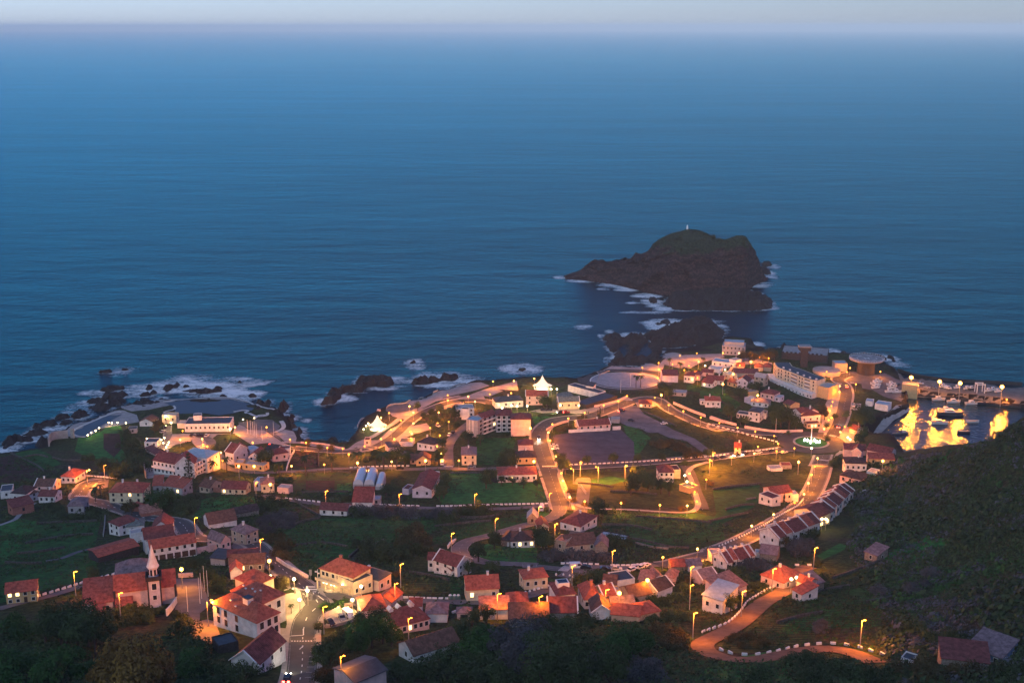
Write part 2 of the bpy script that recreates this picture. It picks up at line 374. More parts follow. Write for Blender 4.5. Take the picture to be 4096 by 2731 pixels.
for i, (s, lb, hm) in enumerate([('B 1700,345 1740,315 1800,290 1812,215 1900,185 2100,150 2150,60 C 200,318 290,345 400,325 470,328 545,395 430,435 200,440 190,490 60,500 B 2060,190 1930,230 1940,290 1860,335 1730,358','long jagged black sea stack off the tent promontory',3.4),
  ('C 740,392 870,338 1020,350 1140,308 1280,298 1292,340 1190,362 1050,372 940,402 800,408','flat black reef in white surf below the round promontory',4)]): rock('sea_stack', wpoly(s), lb, 'rock', hm, None, 40+i, 1.0, 1.6, .8)
RS = [ # (crop, x, y, rx, ry, height, label)

 ('C',740,148,18,8,2,'tiny rock breaking the surface in round foam patch'),('C',2020,235,30,10,2,'tiny rock in foam patch seaward of the white tent'),
 ('A',1230,245,60,18,3,'lone offshore rock furthest out beyond the pools'),('A',1420,225,30,12,2,'smaller offshore rock right of the lone one'),
 ('A',1270,450,100,22,3,'flat rock at the head of the surf zone'),('A',1700,435,30,22,3,'pointed rock in surf above pool wall'),('A',1745,490,35,22,3,'round rock in surf just above pool wall'),('A',1920,440,50,25,4,'blocky rock in surf near pool corner'),('A',2010,410,20,22,3,'narrow upright rock in surf right of blocky one'),
 ('A',1300,530,150,35,4,'long dark reef beside curved pool, seaward side'),('A',1080,590,110,22,3,'tapered reef end pointing to the open sea'),('A',1640,515,55,20,3,'low rock in white water above the pool corner'),('A',2120,420,35,10,2,'thin rock awash at the right of the surf'),
 ('A',1320,600,110,40,4,'dark rock mass beside the curved pool promenade'),('A',1150,670,110,30,4,'rock bank outside the curved pool wall'),('A',920,745,80,40,4,'rock bank at bend of curved pool wall'),('A',720,770,70,25,3,'jagged rock left of the curved pool wall'),
 ('A',740,830,60,22,3,'low rock beneath the curved pool wall'),('A',560,850,75,30,4,'rock at edge of the surf toward the left frame side'),('A',450,875,40,25,3,'small rock beside surf at left'),('A',380,960,120,30,4,'long rock in surf channel at far left'),('A',270,1020,50,40,4,'steep rock beside the surf channel at far left'),
 ('A',150,1040,60,50,6,'tall black rock standing nearest the left frame edge'),('A',80,1100,45,40,4,'rock at the surf edge beside the tall black one'),('A',520,1060,70,70,7,'tall dark rock below the stone pool bastion'),('A',330,1030,40,14,2,'small rock in surf near tall rock'),
 ('B',340,190,200,25,3,'long low reef just outside the large pool wall'),('B',500,170,45,22,3,'hump at the right end of low reef outside large pool'),('B',580,250,45,14,3,'rock against the middle of large pool wall'),('B',770,88,30,10,2,'rock awash beyond large pool at right'),('B',915,250,35,18,3,'rock in foam off the right end of pool wall'),
 ('B',215,335,65,18,2.5,'rock standing in the large pool, left one'),('B',370,320,32,20,2.5,'rock standing in the large pool, right one'),
 ('B',1080,350,45,45,6,'tall lava pinnacle beside the pool causeway'),('B',1240,430,55,90,7,'jagged lava wall at the seaward side of round terrace'),('B',1000,410,70,45,5,'lava lump enclosed by the pale ring path'),('B',1350,530,40,60,6,'lava crag in surf below round terrace'),('B',1455,690,30,45,6,'lava crag at the corner of the cove'),('B',1010,335,40,18,4,'rock at the end of pool causeway'),
 ('B',1860,800,60,45,7,'dark wooded stack in the cove below promenade'),('B',1330,610,60,30,3,'lava slab in small pool below round terrace'),
 ('A',1620,650,140,45,4,'black lava bank between the two pools'),('A',1780,635,40,30,5,'lava hump at the left end of the large pool'),('A',1850,690,70,22,3,'low lava edge beside the small pool steps'),
 ('I',970,760,35,22,4,'pointed rock in surf at the shelf corner of islet'),('I',1020,980,25,10,3,'small rock off the headland, left of a row'),('I',1090,965,40,14,3,'rock off the headland, middle of row'),('I',1170,985,40,10,2,'rock off the headland, right end of row'),
 ('I',2040,420,60,20,5,'rock spur behind the right end of islet'),('I',2020,480,50,30,5,'low rock against the right end of islet'),('I',1860,670,40,12,3,'thin rock between islet and lava shelf'),
 ('E',990,130,45,18,5,'dark rock behind the old fort, left'),('E',1430,160,30,22,5,'pointed rock right of lookout tower by surf'),('E',1680,200,40,14,4,'rock left of the helipad at water edge'),('E',2150,240,30,35,5,'rock at right edge of the helipad'),('E',2240,245,25,14,3,'rock in surf right of helipad'),('E',2270,270,18,12,3,'small rock furthest right in the helipad surf'),
 ('A',1500,620,60,16,3,'rock ledge on the outer side of pool promenade'),('A',1660,590,60,16,3,'rock ledge above the pool junction'),('A',1840,555,40,12,3,'rock against the left end of large pool wall')]
for i, (c, x, y, rx, ry, hm, lb) in enumerate(RS):
    rock('sea_rock', blob(c, x, y, rx*1.1, ry, 100+i), lb, 'rock', hm*(.62 if ry < 46 else .85), 'black lava rocks along the shore', 50+i, .8 if rx < 60 else 1.1, 1.5, .7 if rx < 60 else 1.1)
def islet():
    sil = PTS('I 135,545 250,500 330,430 400,375 490,365 520,395 640,385 760,355 800,295 850,310 920,280 960,215 1030,165 1150,110 1270,85 1400,95 1470,130 1520,180 1620,180 1730,150 1810,155 1850,200 1920,290 1950,400 1975,440 2000,520 2050,560')
    wl = PTS('I 135,552 300,570 600,612 820,660 900,690 1050,712 1300,720 1600,700 1850,675 1920,620 2050,565')
    sx, sy = np.array(sil).T; wx, wy = np.array(wl).T; cols = np.linspace(sx[0], sx[-1], 150); v = []; R = 44
    for cxn in cols:
        ys = np.interp(cxn, sx, sy); yw = np.interp(cxn, wx, wy); p = plane(cxn, yw); df = p[1]; k = p[0]/p[1]
        dr = ray(cxn, ys); wdt = 8 + 52 * math.sin(math.pi * min(1, max(0, (cxn - sx[0])/(sx[-1]-sx[0])))) ** .8
        dc = df + wdt; zc = max(1.5, CAMH + dr[2] * dc / dr[1])
        for j in range(R + 1):
            t = j / R * 2
            if t <= 1: prof = 1 - (1 - t) ** 2.2; prof = .45*prof + .55*min(1, t*1.05)**.8
            else: prof = max(0, 1 - (t - 1)) ** .7
            d = df + wdt * t if t < 1 else dc + wdt * .9 * (t - 1)
            x, y = k * d, d; z = zc * prof
            nzv = float(fbm(np.array([x]), np.array([y + z*1.3]), 16, 31, 5)[0] - .47)
            lay = math.sin(z * 1.1 + 4 * float(vnoise(np.array([x]), np.array([y]), 30, 4)[0])) * 1.2
            e = min(1, 4 * prof) * (.25 if .9 < t < 1.1 else 1)
            v.append((x + nzv * 16 * e, y + nzv * 30 * e - lay * 1.6 * e, z + nzv * 12 * e * min(1, z/10) - (2.5 if j in (0, R) else 0)))
    f = [(i*(R+1)+j, (i+1)*(R+1)+j, (i+1)*(R+1)+j+1, i*(R+1)+j+1) for i in range(len(cols)-1) for j in range(R)]
    m, nt, b = nodes('islet_rock'); tc = nt.nodes.new('ShaderNodeTexCoord'); ge = nt.nodes.new('ShaderNodeNewGeometry')
    z1 = noi(nt, tc, .06, 8, .7); z2 = noi(nt, tc, .5, 6, .7)
    rk = ramp(nt, z2.outputs['Fac'], [(.38,(.016,.012,.013)),(.62,(.088,.054,.050))]); gr = ramp(nt, z2.outputs['Fac'], [(.36,(.014,.026,.014)),(.64,(.055,.075,.038))])
    sx_ = nt.nodes.new('ShaderNodeSeparateXYZ'); nt.links.new(ge.outputs['Position'], sx_.inputs[0])
    mr = nt.nodes.new('ShaderNodeMapRange'); mr.inputs[1].default_value = 18; mr.inputs[2].default_value = 60; nt.links.new(sx_.outputs['Z'], mr.inputs[0])
    ad = nt.nodes.new('ShaderNodeMath'); ad.operation = 'ADD'; nt.links.new(mr.outputs[0], ad.inputs[0]); nt.links.new(z1.outputs['Fac'], ad.inputs[1])
    st = ramp(nt, ad.outputs[0], [(.9,(0,0,0)),(1.0,(1,1,1))])
    wv = nt.nodes.new('ShaderNodeTexWave'); wv.bands_direction = 'Z'; wv.inputs['Scale'].default_value = .055; wv.inputs['Distortion'].default_value = 14; wv.inputs['Detail'].default_value = 6; wv.inputs['Detail Scale'].default_value = .8
    nt.links.new(tc.outputs['Object'], wv.inputs['Vector']); sr = ramp(nt, wv.outputs['Fac'], [(.1,(.75,.72,.75)),(.5,(1.0,1.0,1.0)),(.9,(1.3,1.2,1.15))])
    nt.links.new(mixc(nt, st.outputs['Color'], mixc(nt, 1.0, rk.outputs['Color'], sr.outputs['Color'], 'MULTIPLY'), gr.outputs['Color']), b.inputs['Base Color']); b.inputs['Roughness'].default_value = .95; b.inputs['Specular IOR Level'].default_value = .1
    bp = nt.nodes.new('ShaderNodeBump'); bp.inputs['Distance'].default_value = 3; bp.inputs['Strength'].default_value = 1; nt.links.new(z2.outputs['Fac'], bp.inputs['Height']); nt.links.new(bp.outputs['Normal'], b.inputs['Normal'])
    o = MB().add(v, f).obj('islet', m, smooth=True); tag(o, 'steep humped rock islet with green top standing in the sea', 'islet')
    for a in wl: ROCKS_WL.append(plane(*a))
    return o
ROCKS_WL = []
ISLET = islet()
# ------------------------------------------------------------------ sea
FOAM = [('A',1900,420,520,75,1.0),('A',2250,350,260,60,.85),('B',350,80,520,90,.95),('B',500,190,420,80,1.0),('B',900,90,220,40,.8),('B',900,230,150,70,.8),('A',1350,260,220,70,.62),('A',1300,480,320,75,.75),('A',950,640,250,80,.6),('A',1100,610,200,50,.7),
 ('A',600,890,220,60,.75),('A',420,960,220,55,.9),('A',230,1010,160,60,.95),('A',120,1130,180,50,.9),('A',20,1140,100,40,.8),('A',800,720,160,50,.5),
 ('C',740,170,140,70,.85),('C',2010,225,230,75,.9),('C',1100,350,420,85,.95),('C',1150,420,300,70,.85),('C',300,440,330,60,.6),('C',500,350,140,50,.8),('B',1950,270,190,45,.9),('B',1750,300,130,35,.8),('B',1550,540,60,30,.7),('B',1460,640,70,40,.7),('B',2000,820,180,50,.6),('C',150,330,150,40,.5),
 ('I',90,540,70,16,.9),('I',300,575,160,20,.8),('I',560,610,160,28,.85),('I',740,645,130,30,.95),('I',900,710,130,28,.85),('I',960,780,110,45,.9),('I',1080,840,110,22,.95),('I',780,780,90,18,.85),('I',860,870,260,16,.75),('I',500,650,60,12,.7),('I',1250,850,120,10,.7),
 ('I',1130,985,230,60,.95),('I',780,1080,150,28,.9),('I',560,1050,60,20,.8),('I',320,1015,90,28,.7),('I',480,1095,40,22,.9),('I',550,1320,50,40,.6),('I',1400,945,230,22,.8),('I',1640,1020,50,60,.6),('I',2080,440,90,30,.9),('I',2050,510,80,40,.85),('I',1960,610,150,28,.85),('I',1880,690,120,15,.8),('I',2110,830,50,14,.7),('I',1960,1170,70,28,.8),
 ('E',1520,165,140,45,.9),('E',2240,260,120,75,.9),('E',680,80,70,30,.8),('F',60,170,90,40,.8),('F',900,320,150,80,.35),('D',60,370,150,70,.5)]
def sea():
    x = np.arange(-470, 571, 3.0); y = np.arange(430, 1331, 3.0); X, Y = np.meshgrid(x, y); A = np.zeros_like(X)
    for c, px, py, rx, ry, s in FOAM:
        sc = CROPS[c][2]; p = plane(*N(c, px, py)); r = math.hypot(p[1], CAMH); pm = F_N / r
        a = rx/sc/pm; b_ = ry/sc/pm/(CAMH/r); q = ((X-p[0])/a)**2 + ((Y-p[1])/b_)**2
        w = q < 6
        if w.any(): A[w] = np.maximum(A[w], s * sstep(1.9, .0, q[w] + (fbm(X[w]*.6, Y[w], 16, 77, 4) - .47) * 2.6))
    for pl in ROCKS:
        c = pl.mean(0); rr = np.hypot(*(pl - c).T).max() + 14
        w = (np.abs(X - c[0]) < rr) & (np.abs(Y - c[1]) < rr)
        if w.any(): A[w] = np.maximum(A[w], .55 * sstep(7, 0, segdist(pl, X[w], Y[w])))
    cd_ = sdist(COAST, X, Y); A = np.maximum(A, .5 * sstep(9, 0, np.abs(cd_)) * (X < 250))
    hb = np.array(wpoly('F 960,700 2500,860 2500,1500 500,1500 500,1100 1000,850')); A[inside(hb, X, Y)] = 0
    pool = inside(np.array(wpoly('I 620,1110 900,1110 1040,1240 1040,1310 700,1320 640,1240')), X, Y); A[pool] *= .3
    v = np.c_[X.ravel(), Y.ravel(), np.zeros(X.size)]; ny, nx = X.shape; i = np.arange(ny*nx).reshape(ny, nx)
    f = np.stack([i[:-1,:-1].ravel(), i[:-1,1:].ravel(), i[1:,1:].ravel(), i[1:,:-1].ravel()], 1).tolist(); v = v.tolist(); k = len(v)
    B_ = 62000; x0, x1, y0, y1 = x[0], x[-1], y[0], y[-1]
    v += [(-B_,-900,0),(B_,-900,0),(B_,B_,0),(-B_,B_,0),(-B_,y0,0),(B_,y0,0),(-B_,y1,0),(B_,y1,0)]
    c00, c10, c01, c11 = i[0,0], i[0,-1], i[-1,0], i[-1,-1]
    f += [(k, k+1, k+5, *reversed(i[0].tolist()), k+4), (k+4, *i[:,0].tolist(), k+6), tuple([k+5, k+7] + list(reversed(i[:,-1].tolist()))), tuple([k+6] + i[-1].tolist() + [k+7, k+2, k+3])]
    me = bpy.data.meshes.new('sea'); me.from_pydata(v, [], f)
    at2 = me.attributes.new('foam', 'FLOAT', 'POINT'); at2.data.foreach_set('value', np.r_[A.ravel(), np.zeros(8)].astype(np.float32))
    m, nt, b = nodes('sea_water'); L = nt.links
    tc = nt.nodes.new('ShaderNodeTexCoord')
    def mp(sx, sy, rot):
        q = nt.nodes.new('ShaderNodeMapping'); q.inputs['Scale'].default_value = (sx, sy, 1); q.inputs['Rotation'].default_value = (0,0,rot); L.new(tc.outputs['Object'], q.inputs['Vector']); return q
    def nz(mpn, s, d, r=.55):
        q = nt.nodes.new('ShaderNodeTexNoise'); q.inputs['Scale'].default_value = s; q.inputs['Detail'].default_value = d; q.inputs['Roughness'].default_value = r; L.new(mpn.outputs['Vector'], q.inputs['Vector']); return q
    sw = nz(mp(.42, 1, .12), .022, 4); ch = nz(mp(.6, 1, -.2), .12, 6, .65); rip = nz(mp(.6, 1, .3), .6, 4, .6)
    def mth(op, a, b2):
        q = nt.nodes.new('ShaderNodeMath'); q.operation = op
        for i_, w in enumerate((a, b2)):
            if hasattr(w, 'is_linked'): L.new(w, q.inputs[i_])
            else: q.inputs[i_].default_value = w
        return q.outputs[0]
    hsum = mth('ADD', mth('ADD', mth('MULTIPLY', sw.outputs['Fac'], 4.2), mth('MULTIPLY', ch.outputs['Fac'], 1.2)), mth('MULTIPLY', rip.outputs['Fac'], .35))
    bp = nt.nodes.new('ShaderNodeBump'); sxy = nt.nodes.new('ShaderNodeSeparateXYZ'); L.new(tc.outputs['Object'], sxy.inputs[0])
    cal = nt.nodes.new('ShaderNodeMapRange'); L.new(mth('LOGARITHM', mth('MAXIMUM', sxy.outputs['Y'], 1.0), 10.0), cal.inputs[0])      # calmer far out
    for q, w in zip((1,2,3,4), (2.9, 4.1, 1.0, .16)): cal.inputs[q].default_value = w
    L.new(cal.outputs[0], bp.inputs['Strength']); bp.inputs['Distance'].default_value = 1.0; L.new(hsum, bp.inputs['Height'])
    fa = nt.nodes.new('ShaderNodeAttribute'); fa.attribute_name = 'foam'
    f1 = nz(mp(.45, 1, .35), .09, 9, .72); f2 = nz(mp(.8, 1, .2), .55, 6, .7)
    fs = mth('ADD', mth('MULTIPLY', f1.outputs['Fac'], .65), mth('MULTIPLY', f2.outputs['Fac'], .35))
    th = mth('SUBTRACT', .605, mth('MULTIPLY', fa.outputs['Fac'], .19))
    mr = nt.nodes.new('ShaderNodeMapRange'); mr.interpolation_type = 'SMOOTHSTEP'; L.new(mth('SUBTRACT', fs, th), mr.inputs[0]); mr.inputs[1].default_value = -.07; mr.inputs[2].default_value = .12
    gate = nt.nodes.new('ShaderNodeMapRange'); L.new(fa.outputs['Fac'], gate.inputs[0]); gate.inputs[1].default_value = .08; gate.inputs[2].default_value = .4
    fm = mth('MULTIPLY', mr.outputs[0], gate.outputs[0])
    zb = nz(mp(.3, 1, .05), .004, 4)
    wc = ramp(nt, zb.outputs['Fac'], [(.3,(.0008,.012,.024)),(.7,(.001,.017,.032))])
    L.new(mixc(nt, fm, wc.outputs['Color'], (.80,.84,.82)), b.inputs['Base Color'])
    rr = nt.nodes.new('ShaderNodeMapRange'); L.new(fm, rr.inputs[0]); rr.inputs[3].default_value = .16; rr.inputs[4].default_value = .9; L.new(rr.outputs[0], b.inputs['Roughness'])
    b.inputs['IOR'].default_value = 1.33; L.new(bp.outputs['Normal'], b.inputs['Normal'])
    b.inputs['Specular IOR Level'].default_value = 0      # body of the water and the foam; the surface gloss comes from its own node
    gl = nt.nodes.new('ShaderNodeBsdfGlossy'); gl.inputs['Color'].default_value = (.045,.56,.66,1); L.new(rr.outputs[0], gl.inputs['Roughness']); L.new(bp.outputs['Normal'], gl.inputs['Normal'])
    fr = nt.nodes.new('ShaderNodeFresnel'); fr.inputs['IOR'].default_value = 1.33; L.new(bp.outputs['Normal'], fr.inputs['Normal'])
    ms = nt.nodes.new('ShaderNodeMixShader'); slk = nz(mp(.16, 1, .06), .006, 5, .6); sm = nt.nodes.new('ShaderNodeMapRange'); L.new(slk.outputs['Fac'], sm.inputs[0])        # slicks and wind streaks
    for q, w in zip((1,2,3,4), (.32, .68, .86, 1.04)): sm.inputs[q].default_value = w
    L.new(mth('MULTIPLY', mth('MULTIPLY', fr.outputs[0], sm.outputs[0]), mth('SUBTRACT', 1.0, fm)), ms.inputs[0]); L.new(b.outputs[0], ms.inputs[1]); L.new(gl.outputs[0], ms.inputs[2])
    L.new(ms.outputs[0], nt.nodes['Material Output'].inputs['Surface'])
    me.materials.append(m); return kind(link('sea', me), 'structure')
sea()
def haze():
    m = bpy.data.materials.new('haze_air'); m.use_nodes = True; nt = m.node_tree; nt.nodes.clear()
    o = nt.nodes.new('ShaderNodeOutputMaterial'); p = nt.nodes.new('ShaderNodeVolumePrincipled')
    p.inputs['Color'].default_value = (.95,1.0,1.0,1); p.inputs['Density'].default_value = HAZE; p.inputs['Anisotropy'].default_value = -.5
    nt.links.new(p.outputs['Volume'], o.inputs['Volume'])
    kind(MB().box(-63000,-1000,-7.5,63000,63000,300).obj('haze', m), 'stuff')
HAZE = 4.6e-5
haze()

# calm water of the harbour basin
m, nt, b = nodes('harbour_water'); tc = nt.nodes.new('ShaderNodeTexCoord'); z1 = noi(nt, tc, .28, 2, .5); z2 = noi(nt, tc, .9, 2, .5)
ad = nt.nodes.new('ShaderNodeMath'); ad.operation = 'MULTIPLY_ADD'; nt.links.new(z2.outputs['Fac'], ad.inputs[0]); ad.inputs[1].default_value = .3; nt.links.new(z1.outputs['Fac'], ad.inputs[2])
bp = nt.nodes.new('ShaderNodeBump'); bp.inputs['Distance'].default_value = .6; nt.links.new(ad.outputs[0], bp.inputs['Height']); nt.links.new(bp.outputs['Normal'], b.inputs['Normal'])
b.inputs['Base Color'].default_value = (.002,.012,.024,1); b.inputs['Roughness'].default_value = .12; b.inputs['IOR'].default_value = 1.33
kind(sheet('harbour_water', wpoly('F 962,745 1000,692 1500,742 2000,802 2352,838 2500,850 2600,1500 1000,1480 480,1290 495,1180 510,1110 760,960 1020,850 955,830'), m, 0, 6, None, .06), 'structure')
# ------------------------------------------------------------------ materials of the town
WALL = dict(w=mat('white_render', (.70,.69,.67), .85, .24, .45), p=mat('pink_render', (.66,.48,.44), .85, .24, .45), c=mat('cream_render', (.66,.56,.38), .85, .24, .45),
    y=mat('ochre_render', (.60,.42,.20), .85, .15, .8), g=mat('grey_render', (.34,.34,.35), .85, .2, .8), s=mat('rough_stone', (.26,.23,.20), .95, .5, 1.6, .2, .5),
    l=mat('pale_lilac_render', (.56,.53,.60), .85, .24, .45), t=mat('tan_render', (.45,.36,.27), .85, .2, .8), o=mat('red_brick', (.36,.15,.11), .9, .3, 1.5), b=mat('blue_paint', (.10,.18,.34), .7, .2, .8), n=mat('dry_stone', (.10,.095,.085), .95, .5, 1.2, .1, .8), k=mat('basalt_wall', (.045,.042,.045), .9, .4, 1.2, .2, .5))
def roofmat(name, c, var=.5):
    m = mat(name, c, .85, var, .9, .2, .4, det=8)
    nt = m.node_tree; b = nt.nodes['Principled BSDF']; tc = nt.nodes['Texture Coordinate']          # rows of tiles
    wv = nt.nodes.new('ShaderNodeTexWave'); wv.inputs['Scale'].default_value = 1.1; wv.inputs['Distortion'].default_value = .6; wv.bands_direction = 'X'
    nt.links.new(tc.outputs['Object'], wv.inputs['Vector'])
    src = b.inputs['Base Color'].links[0].from_socket
    r = ramp(nt, wv.outputs['Fac'], [(.0,(.62,.62,.62)),(.6,(1.1,1.1,1.1))]); nt.links.new(mixc(nt, .8, src, mixc(nt, 1.0, src, r.outputs['Color'], 'MULTIPLY')), b.inputs['Base Color'])
    return m
ROOF = dict(r=roofmat('terracotta_tiles', (.40,.105,.07)), R=roofmat('bright_red_tiles', (.42,.115,.075), .45), m=roofmat('maroon_tiles', (.21,.066,.058)), b=roofmat('brown_tiles', (.17,.085,.062)),
    u=roofmat('mauve_tiles', (.24,.17,.18)), k=mat('dark_slate', (.055,.065,.08), .6, .3, .8), e=roofmat('green_slate', (.16,.19,.18)), t=roofmat('faded_terracotta_tiles', (.42,.20,.15)), d=roofmat('old_dark_tiles', (.075,.05,.05)), q=mat('pale_blue_roofing', (.32,.42,.50), .6, .2, .7), v=mat('pale_grey_roofing', (.40,.37,.36), .8, .2, .6))
GLASS = mat('window_glass', (.018,.022,.03), .12, .4, .5, .6); LIT = glow('lit_window', (1.0,.62,.22), 2.2); LITW = glow('lit_shop', (1.0,.86,.50), 6.0)
FRAME = mat('white_paint', (.74,.74,.72), .6, .06, 1.0); DARK = mat('dark_wood', (.06,.035,.025), .7, .3, 1.0); DKGR = mat('dark_metal', (.05,.05,.055), .5, .2, 1.0)
CONC = mat('concrete', (.32,.31,.30), .9, .25, .3, .2, .2); PAVE = mat('paving_stone', (.34,.30,.28), .85, .25, .25, .3); PAVED = mat('dark_paving', (.13,.12,.125), .85, .3, .2, .3)
ASPH = mat('asphalt', (.068,.064,.064), .85, .3, .15, .3, .1); ASPH2 = mat('worn_asphalt', (.125,.118,.12), .85, .3, .12, .3, .1); DIRT = mat('packed_earth_road', (.17,.11,.08), .95, .3, .3, .1, .4); GRAVEL = mat('grey_gravel', (.15,.145,.16), .95, .35, .12, .1, .5)
SIDE = mat('pavement_slabs', (.36,.32,.27), .85, .2, .6); PAINT2 = mat('worn_road_paint', (.26,.255,.25), .8, .5, .6); PAINT = mat('road_paint', (.70,.69,.66), .7, .12, .8)
GRASS = dict(g=mat('bright_grass', (.030,.15,.028), .9, .5, .35, .1, .8), d=mat('dark_grass', (.032,.115,.024), .95, .5, .3, .1, .8), o=mat('olive_grass', (.055,.07,.02), .95, .5, .3, .1, .8), b=mat('tilled_soil', (.075,.04,.032), .95, .45, .3, .1, .8), m=mat('mixed_crop', (.045,.10,.025), .95, .6, .22, .1, .9, c2=(.04,.04,.022)))
for k_, sc_ in (('d', .55), ('b', .7), ('m', .6), ('o', .45)):      # planting rows and little terraces
    nt = GRASS[k_].node_tree; b_ = nt.nodes['Principled BSDF']; wv = nt.nodes.new('ShaderNodeTexWave'); wv.inputs['Scale'].default_value = sc_*.28; wv.inputs['Distortion'].default_value = 5; wv.inputs['Detail'].default_value = 3; wv.inputs['Detail Scale'].default_value = .4; wv.bands_direction = 'Y'
    nt.links.new(nt.nodes['Texture Coordinate'].outputs['Object'], wv.inputs['Vector']); src = b_.inputs['Base Color'].links[0].from_socket
    r_ = ramp(nt, wv.outputs['Fac'], [(.1,(.45,.45,.45)),(.6,(1.15,1.15,1.15))]); nt.links.new(mixc(nt, 1.0, src, r_.outputs['Color'], 'MULTIPLY'), b_.inputs['Base Color'])
WIN = MB().box(-.5,-.5,-.5,.5,.5,.5).mesh('window', GLASS); WINL = MB().box(-.5,-.5,-.5,.5,.5,.5).mesh('window_lit', LIT); WFR = MB().box(-.5,-.5,-.5,.5,.5,.5).mesh('window_frame', FRAME); DOOR = MB().box(-.5,-.5,-.5,.5,.5,.5).mesh('door', DARK)
CHIM = MB().box(-.35,-.35,-1.2,.35,.35,.9).box(-.42,-.42,.9,.42,.42,1.05).mesh('chimney', WALL['w']); CHIMR = MB().box(-.4,-.4,-1.2,.4,.4,1.2).box(-.48,-.48,1.2,.48,.48,1.35).mesh('brick_chimney', WALL['o'])
WCOUNT = {}
def window(root, x, y, z, w, h, side, near, lit=False, door=False):
    """side 0 front, 1 left end, 2 right end, 3 back"""
    if WCOUNT.get(root.name, 0) > 90: return
    WCOUNT[root.name] = WCOUNT.get(root.name, 0) + 1
    me = DOOR if door else (WINL if lit else WIN)
    o = link('door' if door else 'window', me, root, (x, y, z), (0, math.pi/2, math.pi/2, 0)[side], (w, .16, h))
    if lit: o['label'] = 'lit window'
    if near and not door: link('frame', WFR, o, (0, 0, 0), 0, (1 + .22/w, .7, 1 + .22/h))
def roof_mesh(W, D, H, kind_, rise, o=.35, th=.18):
    mb = MB()
    if kind_ == 'g':
        s = rise / (D/2) * o
        mb.prism([(-o,H-s),(D/2,H+rise),(D+o,H-s),(D+o,H-s-th),(D/2,H+rise-th),(-o,H-s-th)], -o, W+o)
    elif kind_ == 'x':
        s = rise / (W/2) * o
        mb.prism([(-o,H-s),(W/2,H+rise),(W+o,H-s),(W+o,H-s-th),(W/2,H+rise-th),(-o,H-s-th)], -o, D+o, 'y')
    elif kind_ == 's':
        mb.prism([(-o,H),(D+o,H+rise),(D+o,H+rise-th),(-o,H-th)], -o, W+o)
    elif kind_ == 'h':
        a = min(W, D) / 2 * .98
        r1, r2 = ((a, D/2), (W-a, D/2)) if W >= D else ((W/2, a), (W/2, D-a))
        v = [(-o,-o,H),(W+o,-o,H),(W+o,D+o,H),(-o,D+o,H),(*r1,H+rise),(*r2,H+rise)] + [(-o,-o,H-th),(W+o,-o,H-th),(W+o,D+o,H-th),(-o,D+o,H-th)]
        f = ([(0,1,5,4),(2,3,4,5),(3,0,4),(1,2,5)] if W >= D else [(0,1,4),(1,2,5,4),(2,3,5),(3,0,4,5)]) + [(9,8,7,6),(0,6,7,1),(1,7,8,2),(2,8,9,3),(3,9,6,0)]
        mb.add(v, f)
    else:
        mb.box(.2,.2,H-.5,W-.2,D-.2,H-.32)
    return mb
def wall_mesh(W, D, H, kind_, rise, base=-4.5, th=.18):
    mb = MB(); e = th + .06
    if kind_ == 'g': mb.prism([(0,base),(D,base),(D,H-e),(D/2,H+rise-e),(0,H-e)], 0, W)
    elif kind_ == 'x': mb.prism([(0,base),(W,base),(W,H-e),(W/2,H+rise-e),(0,H-e)], 0, D, 'y')
    elif kind_ == 's': mb.prism([(0,base),(D,base),(D,H+rise-e),(0,H-e)], 0, W)
    elif kind_ == 'h': mb.box(0,0,base,W,D,H-th-.03)
    else:
        t = .2; mb.box(0,0,base,W,D,H-.5)
        mb.box(0,0,H-.5,W,t,H); mb.box(0,D-t,H-.5,W,D,H); mb.box(0,t,H-.5,t,D-t,H); mb.box(W-t,t,H-.5,W,D-t,H)
    return mb
def block(root, W, D, H, rk, rise, wm, rm, ox=0, oy=0, oz=0, wn='wall', rn='roof', base=-4.5):
    a = wall_mesh(W, D, H, rk, rise, base).obj(wn, wm, root); b = roof_mesh(W, D, H, rk, rise).obj(rn, rm, root)
    a.location = b.location = (ox, oy, oz); return a, b
def place(c, x1, y1, x2, y2, H):
    """front eave ends in the photo -> base corner, heading, width, base height"""
    a = N(c, x1, y1); b = N(c, x2, y2); z0 = (at(*a, H).z + at(*b, H).z) / 2
    p, q = plane(*a, z0 + H), plane(*b, z0 + H); d = q - p; return p, math.atan2(d[1], d[0]), float(np.hypot(*d)), z0
FOOT = []
